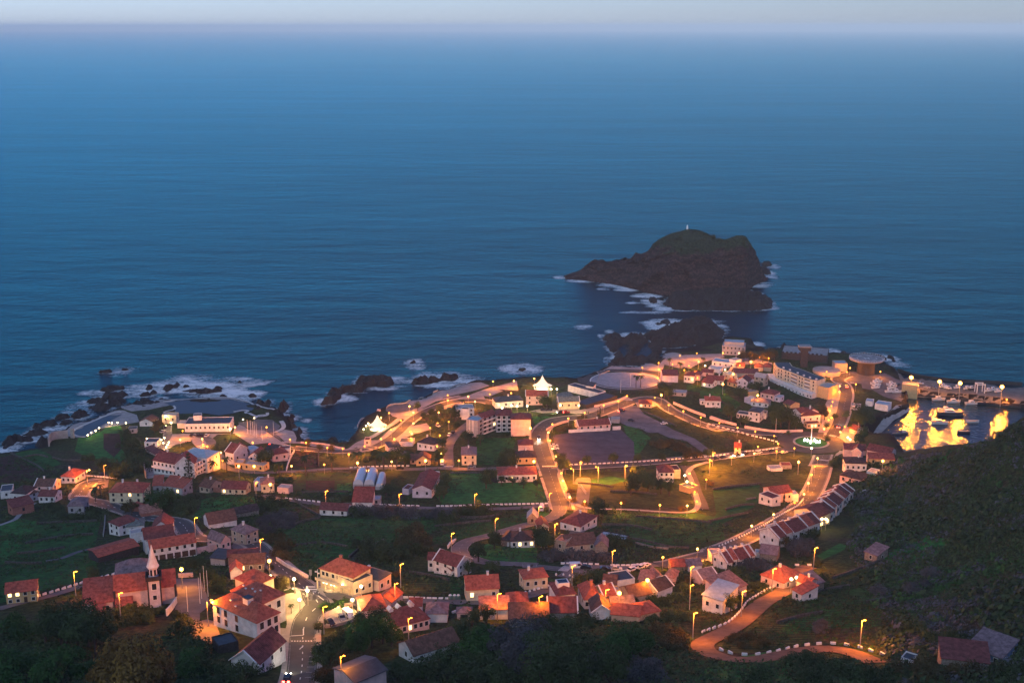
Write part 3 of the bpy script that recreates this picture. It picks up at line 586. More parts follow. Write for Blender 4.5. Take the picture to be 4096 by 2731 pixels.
def house(c, x1, y1, x2, y2, D, H, rk, rise, wk, rok, fl, cols, label, name='house', cat='house', fx='', rows=None):
    p, rz, W, z0 = place(c, x1, y1, x2, y2, H); rnd = random.Random(label)
    root = thing(name, label, cat, (p[0], p[1], z0), rz)
    block(root, W, D, H, rk, rise, WALL[wk], ROOF[rok])
    near = N(c, x1, y1)[1] > 2120; cr, sr = math.cos(rz), math.sin(rz)
    fp = [(p[0]+cr*a-sr*b, p[1]+sr*a+cr*b) for a, b in ((0,0),(W,0),(W,D),(0,D))]; occ_poly(fp, .8); FOOT.append(fp)
    if fl and cols:
        fh = H / fl; gar = 'G' in fx
        for k in range(fl):
            zc = k * fh + fh * .52
            for i in range(cols):
                x = W * (i + .5) / cols; dr = 'D' in fx and k == 0 and i == cols // 2
                lit = rnd.random() < (.3 if 'L' in fx else .035)
                if gar and k == 0:
                    window(root, x, 0, 1.1, W / cols * .8, 2.2, 0, False, False, True); continue
                if dr: window(root, x, 0, 1.02, 1.0, 2.0, 0, near, False, True)
                else: window(root, x, 0, zc, 1.0, min(1.35, fh*.5), 0, near, lit)
            m = max(1, int(D / 4))
            for i in range(m):
                y = D * (i + .5) / m
                if D > 3:
                    window(root, W, y, zc, .9, min(1.25, fh*.45), 2, near, 'L' in fx and rnd.random() < .15)
                    window(root, 0, y, zc, .9, min(1.25, fh*.45), 1, near, False)
        if 'B' in fx:
            for k in range(1, fl): MB().box(-.05,-1.2,k*fh-.12,W+.05,.02,k*fh+.02).box(-.05,-1.22,k*fh+.02,W+.05,-1.14,k*fh+.85).obj('balcony', FRAME, root)
    if 'C' in fx or (rk in 'gh' and H >= 3 and fl and rnd.random() < .5):
        yy = D/2 if rk in 'gh' else D*.3; ch = link('chimney', CHIMR if 'K' in fx else CHIM, root, (W*(.25 + .5*rnd.random()), yy, H + (rise if rk in 'ghx' else 0)))
    if 'E' in fx: MB().box(-.55,-.6,H-.36,W+.55,-.42,H-.2).obj('gutter', FRAME, root)
    if rk in 'gx' and 'V' in fx:        # white verge strips on the gable edges
        v = MB()
        if rk == 'g':
            for x in (-.45, W+.05): v.prism([(-.5,H-.2),(D/2,H+rise+.12),(D+.5,H-.2),(D+.5,H-.45),(D/2,H+rise-.2),(-.5,H-.45)], x, x+.4)
        else:
            v.prism([(-.5,H-.2),(W/2,H+rise+.12),(W+.5,H-.2),(W+.5,H-.45),(W/2,H+rise-.2),(-.5,H-.45)], -.5, -.1, 'y')
        v.obj('verge', FRAME, root)
    return root, W
HOUSES = [
# ---- seafront, left
('B',110,574,645,566,13,5.2,'f',0,'w','k',1,10,'long white lit seafront restaurant with dark flat roof beside large pool','restaurant','building'),
('B',25,566,105,566,6,3.2,'f',0,'p','v',0,0,'low pink annex joined to left end of the seafront restaurant','annex','annex'),
('A',1590,812,1740,818,9,3.0,'x',2.0,'w','b',1,1,'white gabled cottage with brown roof beside the small pool steps'),
('A',1842,742,2008,742,6,5.4,'f',0,'c','v',1,2,'cream block lit white left of the seafront restaurant','house','building'),
('A',1462,898,1560,892,5,3,'f',0,'g','k',1,1,'small grey flat shed above the dark ravine by pools','shed','shed'),
('A',1645,1046,1790,1046,7,3.2,'f',0,'w','k',1,2,'white flat house below the terrace with a row of lights'),
('A',1655,1110,1770,1185,4,1.8,'s',.8,'p','m',0,0,'small red lean-to roof under the white terrace house','shed','shed'),
('B',70,930,372,975,11,8.5,'h',2.5,'w','q',2,5,'large building with pale blue roof behind the balcony hotel','hotel_annex','building'),
('A',1742,1250,2005,1298,13,7.0,'g',3.0,'w','m',2,6,'white balcony hotel with maroon roof and gabled front near pools','hotel','hotel','B'),
('A',1990,1310,2215,1300,10,7.4,'x',4.2,'w','m',2,3,'gable wing of white balcony hotel with two tall windows','hotel_wing','hotel','V'),
('A',2215,1300,2335,1232,9,7.0,'f',0,'w','v',3,4,'curved balcony wing at the right of the white hotel','hotel_wing','hotel','B'),
('B',590,890,690,915,10,7.0,'g',3.4,'l','m',1,2,'house with steep maroon roof and blue skylight beside the cove road','house','house','V'),
('B',690,905,860,890,8,5.0,'x',2.6,'l','m',2,1,'lilac gabled house, left of a matching pair near cove'),
('B',860,950,1005,960,9,5.0,'x',2.6,'l','m',2,2,'lilac gabled house, right of a matching pair near cove'),
('B',880,880,990,850,6,5.5,'f',0,'l','q',0,0,'small house with pale blue flat roof between gabled pair and cove'),
('B',1060,875,1190,885,8,4.5,'g',1.6,'l','d',1,1,'low dark roofed house left of the cove field'),
('B',1150,935,1330,905,8,4.5,'h',2.0,'p','m',1,2,'maroon hipped house against the white wall of cove field'),
('B',1225,862,1350,858,5,5.2,'f',0,'w','m',0,0,'narrow white parapet block behind the maroon house by cove'),
('B',700,1030,800,1030,6,3.4,'f',0,'y','v',1,2,'orange lit low wall house on the bend, left part','house','house','D'),
('B',800,1040,1045,1065,6,3.2,'f',0,'y','v',1,3,'orange lit long house on bend below gabled pair'),
('B',2225,760,2290,760,5,3.5,'f',0,'p','m',1,1,'small dark house behind the left white tent'),
# ---- left hillside
('a0',715,158,885,168,10,3.6,'h',2.4,'w','r',1,3,'white cottage with red hip roof by the lit bend','house','house','C'),
('a0',405,268,622,272,9,3,'g',2.2,'p','b',1,2,'pink gabled house with brown roof above the dark terraces','house','house','V'),
('a0',450,388,640,392,8,3.4,'g',1.8,'w','m',1,3,'long low dark red house at roadside on left hillside'),
('a0',345,372,450,335,7,4,'h',1.6,'l','b',2,1,'pale blue house squeezed between dark roofs at left'),
('a0',128,352,302,366,9,5,'h',2.2,'w','d',1,2,'white arched villa with dark hip roof near left edge'),
('a0',0,336,140,322,9,4,'f',0,'w','k',1,1,'slate roofed house cut off by left picture edge'),
('a0',148,528,395,468,7,4.2,'s',1.6,'o','m',1,1,'reddish wall house with dark red roof beside the farm track'),
('a0',795,508,982,502,9,4.2,'h',2.0,'g','u',1,2,'grey stone house with mauve hip roof above the dark orchard'),
('a0',1280,346,1672,348,12,5.2,'h',3.0,'c','r',2,4,'large cream house with wide terracotta hip roof beside road junction','house','house','D'),
('a0',1672,300,1740,255,9,6.4,'h',1.6,'p','r',1,1,'pink tower wing at right of the large cream house'),
('a0',1795,268,1905,262,8,4.2,'s',2.2,'g','R',1,1,'red lean-to roof, leftmost of three under the hotel parking deck','house','house'),
('a0',1912,265,2022,275,8,4.2,'s',2.2,'g','R',1,1,'red lean-to roof, middle of three under the hotel parking deck','house','house'),
('a0',2030,278,2142,296,8,4.2,'s',2.2,'g','R',1,1,'red lean-to roof, rightmost of three under the hotel parking deck','house','house','L'),
('a0',1660,600,1905,560,7,1.8,'s',1.2,'o','t',0,0,'low terracotta roofed outhouse below pink tower wing','shed','shed'),
('a0',1640,540,1720,500,5,2.0,'s',1.0,'o','r',0,0,'small reddish lean-to against the large cream house','shed','shed'),
('B',215,478,312,472,5,8.2,'f',0,'w','k',1,1,'white stair turret rising over the seafront restaurant roof','turret','annex'),
('E',555,470,640,480,6,4,'g',1.6,'l','m',1,1,'small lilac house wedged behind right lilac gable','house','house'),
('E',430,330,520,335,7,3,'g',1.6,'t','m',0,0,'maroon roof left of the long market roof'),
('D',1960,430,2060,440,7,4,'h',1.6,'p','m',1,2,'pink house with maroon roof at old town seaward side'),
('D',2080,520,2200,540,8,3.2,'g',1.8,'w','m',1,2,'long white fronted maroon roof at left of green field'),
('E',860,690,950,705,6,3.2,'f',0,'l','q',1,1,'small pale flat house beside hotel lawn corner','annex','annex'),
('E',1000,870,1060,880,5,3.2,'g',1.4,'w','m',1,1,'tiny white cottage half hidden by the big dark tree'),
('C',575,1075,735,1080,7,2.8,'f',0,'l','k',0,0,'long flat slate roofed garage left of dark hip villa','garage','garage'),
('C',455,1140,590,1120,6,2.8,'s',1.0,'p','k',0,0,'low slate lean-to behind palm garden lamps','shed','shed'),
('C',580,1230,680,1250,5,2.4,'g',1.6,'w','u',0,0,'little pale gable shed beside orange lit cottage wing','shed','shed'),
('a2',615,300,690,310,6,3,'f',0,'l','m',0,0,'low lilac outbuilding left of the long maroon hall','annex','annex'),
('a1',1700,540,2020,560,7,2.8,'g',1.8,'w','m',1,3,'low maroon roofed house beside farm road under packing shed'),
('a1',285,268,405,292,9,3.2,'g',2.4,'t','b',1,2,'brown roofed white cottage with open porch above bright meadow'),
('a1',540,298,828,308,8,3,'g',2.4,'c','m',1,4,'maroon roofed farmhouse with lit windows above bright meadow','house','house','L'),
('a1',1010,252,1165,240,8,4.6,'h',2.0,'c','t',1,2,'house lit brilliant orange by a lamp below the cove field'),
('a1',1200,288,1334,300,5,3,'f',0,'p','v',0,0,'plain low block just right of the brilliant orange house','shed','shed'),
('a1',925,212,1000,216,6,5,'f',0,'l','q',1,1,'narrow pale blue house left of the brilliant orange house'),
('a1',400,718,725,660,10,2.6,'g',3.0,'w','b',0,0,'long ruined farmhouse under a sagging brown roof','farmhouse','house'),
('a1',700,600,985,545,7,2.2,'g',1.6,'s','d',0,0,'dark roofless looking barn behind the ruined farmhouse','barn','barn'),
('a1',826,842,976,782,8.5,5.0,'h',2.4,'t','u',2,2,'ochre two storey house with mauve hip roof on its own','house','house','C'),
('a0',1785,768,2010,755,9,6.0,'x',2.8,'w','m',1,1,'dark red house behind the long white garage house'),
('a0',1700,892,2045,838,8,6.6,'g',2.8,'w','m',0,0,'tall maroon roof between garage house and white lattice gable'),
('a0',1768,1012,2302,925,8,5.2,'g',2.0,'w','r',2,6,'long white house with terracotta roof over dark garages','house','house','G'),
('a0',1540,832,1692,806,4.5,4.2,'f',0,'w','v',0,0,'small white parapet box beside the long red shed','annex','annex'),
('a0',1276,692,1398,742,9,5,'h',2.0,'w','m',2,2,'white house with dark red roof beside the orchard path'),
('a0',1412,756,1690,728,7,3.6,'h',1.8,'w','e',1,3,'low white house with grey green hip roof beside orchard house'),
('a0',1155,1105,1628,968,9,3.2,'g',1.0,'k','r',0,0,'long open shed under one red roof below the orchard','shed','shed'),
('a1',536,932,652,886,8,4.2,'x',2.2,'p','u',1,2,'pink gabled house with mauve roof beside the garage house'),
('a1',380,945,470,950,5,2.8,'f',0,'p','m',0,0,'little pink walled terrace left of the pink gabled house','annex','annex'),
('b0',65,498,428,452,8,4.2,'g',1.8,'y','r',2,4,'two storey house with red roof on the road at far left','house','house','LD'),
# ---- lower centre left
('a1',640,1192,1045,1172,8,3.4,'g',2.0,'s','b',1,4,'low dark tiled house behind the town hall'),
('a1',620,1100,975,1075,6,4.4,'g',1.2,'s','m',0,0,'upper dark tiled roof with white ridge line behind town hall'),
('a1',415,1112,585,1132,6,2.8,'s',1.0,'g','k',0,0,'slate blue lean-to behind town hall','shed','shed'),
('b1',648,238,785,226,5,3.2,'x',1.8,'w','R',0,0,'little bright red gabled roof touching the town hall','annex','annex'),
('b1',660,1268,978,1332,13,3.2,'x',3.2,'w','m',1,2,'dark maroon house with white gable below the town hall','house','house','V'),
('b1',510,1120,745,1060,6,2.6,'f',0,'k','k',0,0,'dark flat outhouse beside the maroon gable house','shed','shed'),
('b2',150,702,425,662,9,3.2,'h',2.2,'p','r',0,0,'pink red hip roof beside the parked van yard'),
('b2',300,560,482,600,7,3.4,'x',1.6,'p','m',0,0,'small maroon gable roof behind the pink red hip roof'),
('b2',540,892,930,792,10,3.0,'h',3.0,'p','m',1,6,'pink house with deep red hip roof and three dormers'),
('b2',892,735,1140,735,7,3,'h',1.6,'w','u',0,0,'mauve hip roof behind the dormer house'),
('b2',700,640,840,640,5,3,'g',1.4,'w','m',0,0,'small maroon roof behind the dormer house at roadside'),
('b2',572,1078,748,1226,14,3.2,'x',2.4,'w','b',1,1,'long brown roofed house with white gable below the dormer house'),
('b2',60,1545,425,1392,9,4,'g',1.2,'p','k',0,0,'mauve walled house with dark slate roof at bottom edge'),
('b2',1370,452,1752,432,9,4.4,'g',2.6,'c','R',1,3,'cream house with bright red roof standing alone by lower road','house','house','DC'),
('b2',2046,330,2325,302,7,4.2,'h',1.6,'c','R',1,3,'small cream house with red hip roof and balcony by lower road','house','house','C'),
('a2',985,1132,1260,1216,8,4.6,'g',2.4,'w','m',2,3,'white house with maroon roof inside the hairpin bend','house','house','V'),
('a2',915,1130,985,1132,6,4.6,'g',1.4,'w','m',1,1,'white side wing left of the hairpin house','annex','annex'),
('a2',1200,1265,1330,1225,5,2.6,'s',1.0,'w','m',0,0,'dark porch roof at right end of hairpin house','annex','annex'),
('a2',1895,920,2170,905,9,3,'h',2.2,'w','d',1,4,'low villa with dark maroon roof and one lit window','house','house','LC'),
('a2',1775,900,1895,915,8,2.6,'h',1.6,'s','d',0,0,'dark side roof joined to left of the low villa','annex','annex'),
('a2',2215,752,2340,745,7,2.8,'x',1.8,'c','m',0,0,'orange lit gable house below the stone ruin'),
('a2',2085,640,2202,642,6,3,'x',2.2,'s','v',1,1,'pale stone ruin with steep gable at road fork','ruin','ruin'),
('a3',650,748,848,622,9.5,3.6,'h',2.2,'w','m',1,3,'white corner villa with maroon hip roof at avenue foot','house','house','C'),
('a3',492,972,842,936,10,3,'g',2.4,'t','b',1,3,'big brown roofed house with orange lit left wall'),
('a3',345,900,478,930,6,4.4,'f',0,'t','t',1,1,'flat annex with orange wall left of the big brown roof','annex','annex'),
('a3',822,972,972,978,7,3,'x',2.2,'s','u',0,0,'grey stone gable barn beside the big brown roof','barn','barn'),
('a3',870,850,1178,905,5,1.8,'f',0,'k','q',0,0,'blue sheeted flat shed behind stone barn','shed','shed'),
# ---- middle
('a2',1742,142,2198,132,11,4.0,'h',1.6,'w','r',1,7,'long white house with terracotta roof beside main avenue'),
('a2',732,302,960,312,21,4.4,'x',2.0,'l','m',1,2,'long maroon roofed hall running away from the terrace road','hall','building'),
('a2',960,205,1055,100,6,4.0,'f',0,'w','v',1,1,'white flat annex at right of the long maroon hall','annex','annex'),
('a2',800,345,892,350,3,2.4,'x',1.2,'l','m',0,0,'little gabled porch in front of long maroon hall','porch','porch'),
('C',1312,1232,1486,1230,12,5.6,'h',2.0,'c','u',2,2,'cream house with mauve hip roof at the street corner','house','house','D'),
('C',790,1078,985,1112,9,4.2,'h',2.4,'w','d',1,3,'white villa with dark hip roof beside palm garden'),
('C',778,1290,942,1288,8,3.2,'x',2.4,'y','b',1,2,'cottage with arched door lit orange below dark villa','house','house'),
('C',706,1285,778,1285,7,2.6,'g',2.0,'t','b',1,1,'brown roofed side wing left of the orange lit cottage','annex','annex'),
('C',1962,1262,2190,1256,9,3.8,'h',2.4,'y','d',1,3,'ochre house with dark roof beside the main avenue bend'),
('C',1978,1112,2150,1112,8,5.2,'h',2.0,'p','m',1,1,'maroon roofed house behind ochre one at avenue bend'),
('C',1252,692,1460,682,9,5.2,'f',0,'w','v',2,3,'white villa with roof terrace above the tree clump'),
('C',1310,690,1395,692,4,6.8,'f',0,'w','k',0,0,'stair tower on the white roof terrace villa','annex','annex'),
('C',1712,612,2036,590,10,4.2,'h',2.0,'w','k',1,4,'slate roofed restaurant with a bright lamp terrace','restaurant','building'),
('D',12,682,268,682,8,6.2,'g',2.6,'p','r',2,3,'pink white house with red roof below white peak tent','house','house','V'),
('D',396,752,640,746,8,5.2,'g',2.2,'c','e',1,3,'cream house with green slate roof lit by two wall lamps','house','house','V'),
('D',400,700,570,690,7,5.0,'h',2.2,'g','e',0,0,'green slate hip roof behind the cream lamp lit house'),
('D',505,556,864,652,7,4.2,'f',0,'w','k',0,0,'long plain white modern hall next to the oval plaza','hall','building'),
('D',720,792,1082,684,10,3.2,'f',0,'k','k',0,0,'low dark stone museum wing along the lit street wall','museum','building'),
('D',715,560,800,575,4,5.5,'s',1.6,'w','k',0,0,'white wedge roof piece on the modern hall','annex','annex'),
('D',1342,776,1490,780,8,2.6,'h',1.6,'c','m',1,3,'small maroon kiosk house at fork below oval plaza'),
('D',632,1036,1006,1012,9,3.2,'g',2.2,'p','m',1,5,'long low house with maroon roof above football field','house','house','CV'),
('D',1010,955,1110,960,5,2.5,'f',0,'g','v',0,0,'small grey sheds at right of long maroon house','shed','shed'),
('E',65,738,246,742,9,4.6,'h',1.8,'w','r',1,3,'white house with orange red hip roof alone in green field'),
('E',5,742,58,742,4,2.6,'f',0,'w','v',1,1,'tiny white annex left of the house in green field','annex','annex'),
('D',1622,442,1802,442,13,5.2,'g',2.2,'l','m',0,0,'big plain gable wall house with maroon roof by oval plaza'),
('D',1870,442,1988,452,9,5,'h',1.6,'w','m',1,3,'white house with ribbon windows beside big plain gable'),
('D',1730,640,1892,652,7,2.4,'f',0,'g','v',1,2,'grey ruin without roof below big plain gable house','ruin','ruin'),
('E',20,402,150,412,8,3,'g',1.4,'p','m',1,1,'pinkish house with little window box roof in old town'),
('E',140,272,405,302,9,4.2,'f',0,'w','q',1,4,'white modern block with pale roof in old town'),
('E',345,250,420,270,6,6,'f',0,'w','v',1,1,'white tower corner at right of the modern block','annex','annex'),
('E',95,356,245,372,8,3,'f',0,'l','q',0,0,'grey flat roof below the white modern block'),
('E',70,492,272,505,10,3,'g',2.0,'w','m',1,4,'long maroon roof with white parapet above green field'),
('E',268,402,352,440,6,4,'f',0,'c','v',1,1,'white lit cube in the old town'),
('E',400,410,685,418,9,3.2,'g',2.0,'t','m',0,0,'long maroon market roof below the bright orange lamp'),
('E',640,342,742,348,7,3.2,'h',2,'t','m',0,0,'left of twin maroon hip roofs beside curved hotel'),
('E',748,342,836,348,7,3.2,'h',2,'t','m',0,0,'right of twin maroon hip roofs beside curved hotel'),
('E',640,452,762,472,6,6,'g',2,'t','v',2,2,'ochre gabled block with pale roof left of curved hotel'),
('E',322,512,432,540,7,3,'g',1.8,'y','m',1,2,'yellow lit house at foot of the long lane wall'),
('E',430,505,562,522,9,5,'x',2.4,'l','m',2,2,'lilac gabled house with maroon roof right of yellow lit house','house','house','V'),
('E',712,642,872,672,9,4.2,'h',2,'p','m',1,3,'pink house with maroon hip roof below curved hotel lawn','house','house'),
('E',585,640,690,625,6,3.4,'f',0,'y','v',0,0,'orange lit block left of pink house below hotel lawn'),
('E',600,748,812,770,8,3.2,'h',1.8,'w','u',1,3,'mauve hip roof in front of pink house below hotel lawn'),
('E',522,700,600,725,6,3.4,'f',0,'l','q',0,0,'pale low annex at left of mauve hip roof','annex','annex'),
('E',980,762,1062,792,8,3,'g',1.6,'y','m',0,0,'small house with glowing eave under maroon roof behind big tree'),
('E',1190,922,1420,902,15,5.2,'h',2.6,'w','m',1,3,'large maroon roofed house above the roundabout restaurant'),
('E',1075,850,1185,885,6,6.6,'x',2.0,'w','m',0,0,'white gable on the left flank of large maroon house','annex','annex'),
('E',1275,870,1395,870,4,5.8,'x',1.8,'l','m',1,1,'round gable dormer block on large maroon house','annex','annex'),
('E',1262,1012,1420,1002,5,3.2,'f',0,'t','m',1,4,'roundabout restaurant under a flat pergola roof','restaurant','building','L'),
('E',570,862,702,882,9,6.2,'h',1.6,'w','k',2,2,'white villa with dark slate roof above curving wall'),
('E',432,886,565,905,6,3.2,'f',0,'w','k',1,4,'low colonnade wing left of slate roofed villa','annex','annex'),
('E',702,882,778,890,6,3.6,'f',0,'w','k',1,1,'low wing right of slate roofed villa','annex','annex'),
('E',1380,562,1512,592,12,8,'f',0,'y','v',0,0,'ochre windowless block at right end of curved hotel','hotel_wing','hotel'),
('E',1590,302,1736,302,8,6,'f',0,'t','q',0,0,'brown walled terminal next to the round helipad','terminal','building'),
('E',262,92,530,108,12,7,'f',0,'g','q',2,6,'grey concrete sea pool building with rows of openings','bath_house','building'),
('E',285,48,520,60,8,9.5,'f',0,'g','q',1,6,'upper storey set back on grey sea pool building','bath_house','building'),
('F',912,548,1100,566,7,7.0,'f',0,'y','v',0,0,'square harbour warehouse lit golden by pier flood lamp','warehouse','building'),
('F',590,775,748,800,8,4,'f',0,'w','q',0,0,'pale teal harbour office with flat roof','office','building'),
('F',480,745,565,755,6,3.4,'f',0,'w','q',0,0,'smaller pale teal block left of the harbour office','office','building'),
('F',310,792,425,802,4,3.2,'f',0,'l','v',1,1,'small arch fronted kiosk above harbour trees','kiosk','kiosk'),
('F',290,1062,372,1092,6,3.2,'g',1.8,'p','m',0,0,'maroon roofed hut near the white flood lit quay corner','hut','hut'),
('E',1962,1312,2238,1368,9,4.4,'g',2.2,'p','m',1,7,'long pink house with maroon roof over harbour'),
('E',1695,1305,1950,1322,9,4,'g',2,'p','m',0,0,'maroon roof joined left of the long pink harbour house'),
('E',1990,1418,2290,1432,6,3.2,'s',1.2,'y','r',1,3,'porch house glowing orange below long pink harbour house'),
('E',1785,1330,1900,1345,8,5.2,'x',2.2,'p','m',0,0,'white gable with chimney in front of maroon harbour roof','annex','annex','V'),
('E',1712,1472,1962,1482,9,4.6,'h',2.0,'w','d',1,4,'white four window house with dark roof near the harbour'),
('a4',1645,142,1892,200,10,3.2,'h',2.2,'p','d',1,3,'house with dark hip roof at foot of hillside'),
('a4',1960,95,2060,118,6,2.6,'f',0,'w','v',0,0,'white flat terrace house between dark roof and hillside','annex','annex'),
('a4',852,366,1082,340,9,4.8,'g',2.0,'p','r',1,4,'white house with terracotta roof alone above bollard road','house','house'),
('a4',695,360,850,420,6,4.4,'f',0,'w','m',1,2,'flat terraced wing left of lone terracotta house','annex','annex'),
('a4',1080,372,1160,368,5,4,'f',0,'l','q',0,0,'lilac walled garage right of lone terracotta house','garage','garage'),
('a3',1580,112,1750,110,9,5.2,'h',2.2,'w','m',2,3,'white house with maroon roof inside the lamp loop','house','house'),
('a3',1750,82,1830,78,7,4.8,'f',0,'c','m',0,0,'cream side block right of house inside lamp loop','annex','annex'),
('a3',1815,255,1940,300,6,3,'f',0,'y','k',0,0,'slate flat garage glowing yellow inside the lamp loop','garage','garage'),
('a4',825,68,972,60,5,1.8,'f',0,'w','v',0,0,'low pale shed in the olive field by roundabout','shed','shed'),
('a4',960,30,1080,30,5,2.2,'f',0,'t','r',0,0,'low orange lit ruin wall in the olive field','ruin','ruin'),
('E',405,1285,480,1290,6,4.2,'g',2.0,'c','r',2,1,'little cottage glowing beside the lamp road at field corner'),
('a4',702,1052,902,1082,8,3,'g',2.0,'s','u',0,0,'dusky mauve ruin below the terraced houses','ruin','ruin'),
('a4',1938,1038,2082,1092,7,3,'s',1.6,'s','u',1,1,'lonely mauve roofed hut on dark hillside','hut','hut'),
('a4',650,1050,722,1055,3,2.2,'f',0,'w','q',0,0,'tiny pale blue shed below the lowest terrace row','shed','shed'),
('a4',140,1085,275,1080,6,3.4,'f',0,'p','v',0,0,'pink flat end house at left of lowest terrace row'),
# ---- lower right
('b4',985,376,1190,262,9,3.4,'h',3.0,'p','R',1,2,'red hip roofed house with two lit lamps at dirt road','house','house','C'),
('b4',1140,345,1285,395,5,4.4,'g',1.4,'p','r',1,1,'pink block with porthole window behind dirt road house','annex','annex'),
('b4',1292,412,1462,362,6,2.8,'s',1.6,'s','u',0,0,'corrugated slate shed roof beside dirt road house','shed','shed'),
('b4',1088,452,1198,512,7,3.0,'s',1.4,'w','r',1,1,'small hut with sloping red roof on dirt road','hut','hut'),
('b4',32,512,268,585,10,5.2,'s',1.4,'w','q',1,2,'white modern house with pale blue roof slope at lower right'),
('b4',275,500,550,395,8,3.6,'s',2.0,'p','t',0,0,'long faded terracotta roof joined to white modern house'),
('b2',1870,790,2335,786,10,3,'g',2.6,'s','b',0,0,'broad brown terracotta roof at lower middle row'),
('b2',1530,692,1872,682,6,3.4,'s',1.4,'w','t',0,0,'faded terracotta lean-to roof left of the broad brown roof'),
('b2',1722,690,1868,686,4,3.0,'f',0,'g','q',1,1,'grey white blank wall block under faded lean-to roof','annex','annex'),
('b2',1850,602,2092,596,6,3,'h',2.0,'t','r',0,0,'small red hip roof above broad brown roof'),
('b3',275,716,612,716,9,3.2,'g',2.8,'s','m',0,0,'dark maroon roof with pale verges right of broad brown roof','house','house','V'),
('b3',372,522,592,500,9,4.2,'h',1.6,'w','m',0,0,'maroon roof carrying a white roof lantern'),
('b3',700,572,882,560,10,3.4,'h',2.6,'w','R',1,3,'red hip roofed house with brick chimney in lower row','house','house','CK'),
('b3',930,532,1072,502,7,3.6,'g',2.2,'c','R',1,2,'red gabled house with orange lit front in lower row','house','house','V'),
('b3',1076,462,1126,456,3,4.6,'f',0,'y','v',1,1,'narrow yellow lit tower house in lower row'),
('b3',1250,546,1490,492,8,3,'g',2.2,'t','b',0,0,'brown red roof with pink gable right of yellow tower'),
('b3',1076,356,1292,322,7,3.6,'f',0,'w','k',0,0,'white parapet house with flat slate roof below parked cars'),
('b3',920,382,1072,392,7,2.6,'g',1.8,'o','b',0,0,'brick brown roof left of white parapet house'),
('b3',1338,332,1502,348,7,3,'h',1.8,'t','t',0,0,'roof lit brilliant orange right of white parapet house'),
('b3',1520,332,1642,316,6,2.6,'x',1.6,'p','t',0,0,'pale pink roof right of the brilliant orange roof'),
('b3',1640,300,1745,320,6,2.6,'h',1.4,'p','t',0,0,'pinkish small hip roof at end of orange lit row'),
('b3',1555,472,1735,400,7,3.2,'g',2.0,'w','d',0,0,'dark roofed house with white gable under orange lit row','house','house','V'),
('b3',792,716,1012,710,8,2.8,'x',2.2,'w','b',0,0,'brown roofed house with broad white gable at front of lower row','house','house','V'),
('b3',1022,642,1292,622,6,2.6,'g',1.6,'s','u',0,0,'mauve roof behind bright orange front roofs'),
('b3',1015,735,1345,765,7,2.6,'g',1.8,'t','R',0,0,'bright orange red roof, left of the front pair'),
('b3',1345,750,1590,702,7,2.6,'h',1.8,'t','R',0,0,'bright orange red roof, right of the front pair'),
('b3',2090,332,2262,290,7,2.8,'g',1.8,'p','u',0,0,'slate mauve gable house below the lowest terrace row','house','house','V'),
('b3',1915,176,2080,162,6,2.2,'g',1.4,'w','u',0,0,'mauve roof with white wall by bollard road'),
('b3',1725,182,1885,176,6,2.2,'g',1.4,'s','m',0,0,'dark maroon roof beside bollard road end'),
('b5',1688,1112,2092,1262,9,2.8,'s',1.8,'b','u',1,3,'grey roofed hut with blue wall in bottom right corner','hut','hut'),
('b5',1385,1255,1950,1320,8,2.6,'s',1.6,'s','m',0,0,'dark red roof below grey hut in bottom right corner'),
('b5',905,1250,1040,1290,4,2.4,'f',0,'w','k',1,1,'tiny white roofless hut among scrub at bottom right','hut','hut'),
]
HREG = {}
for h in HOUSES:
    r_, W_ = house(*h); HREG[h[13]] = (r_, W_, h)
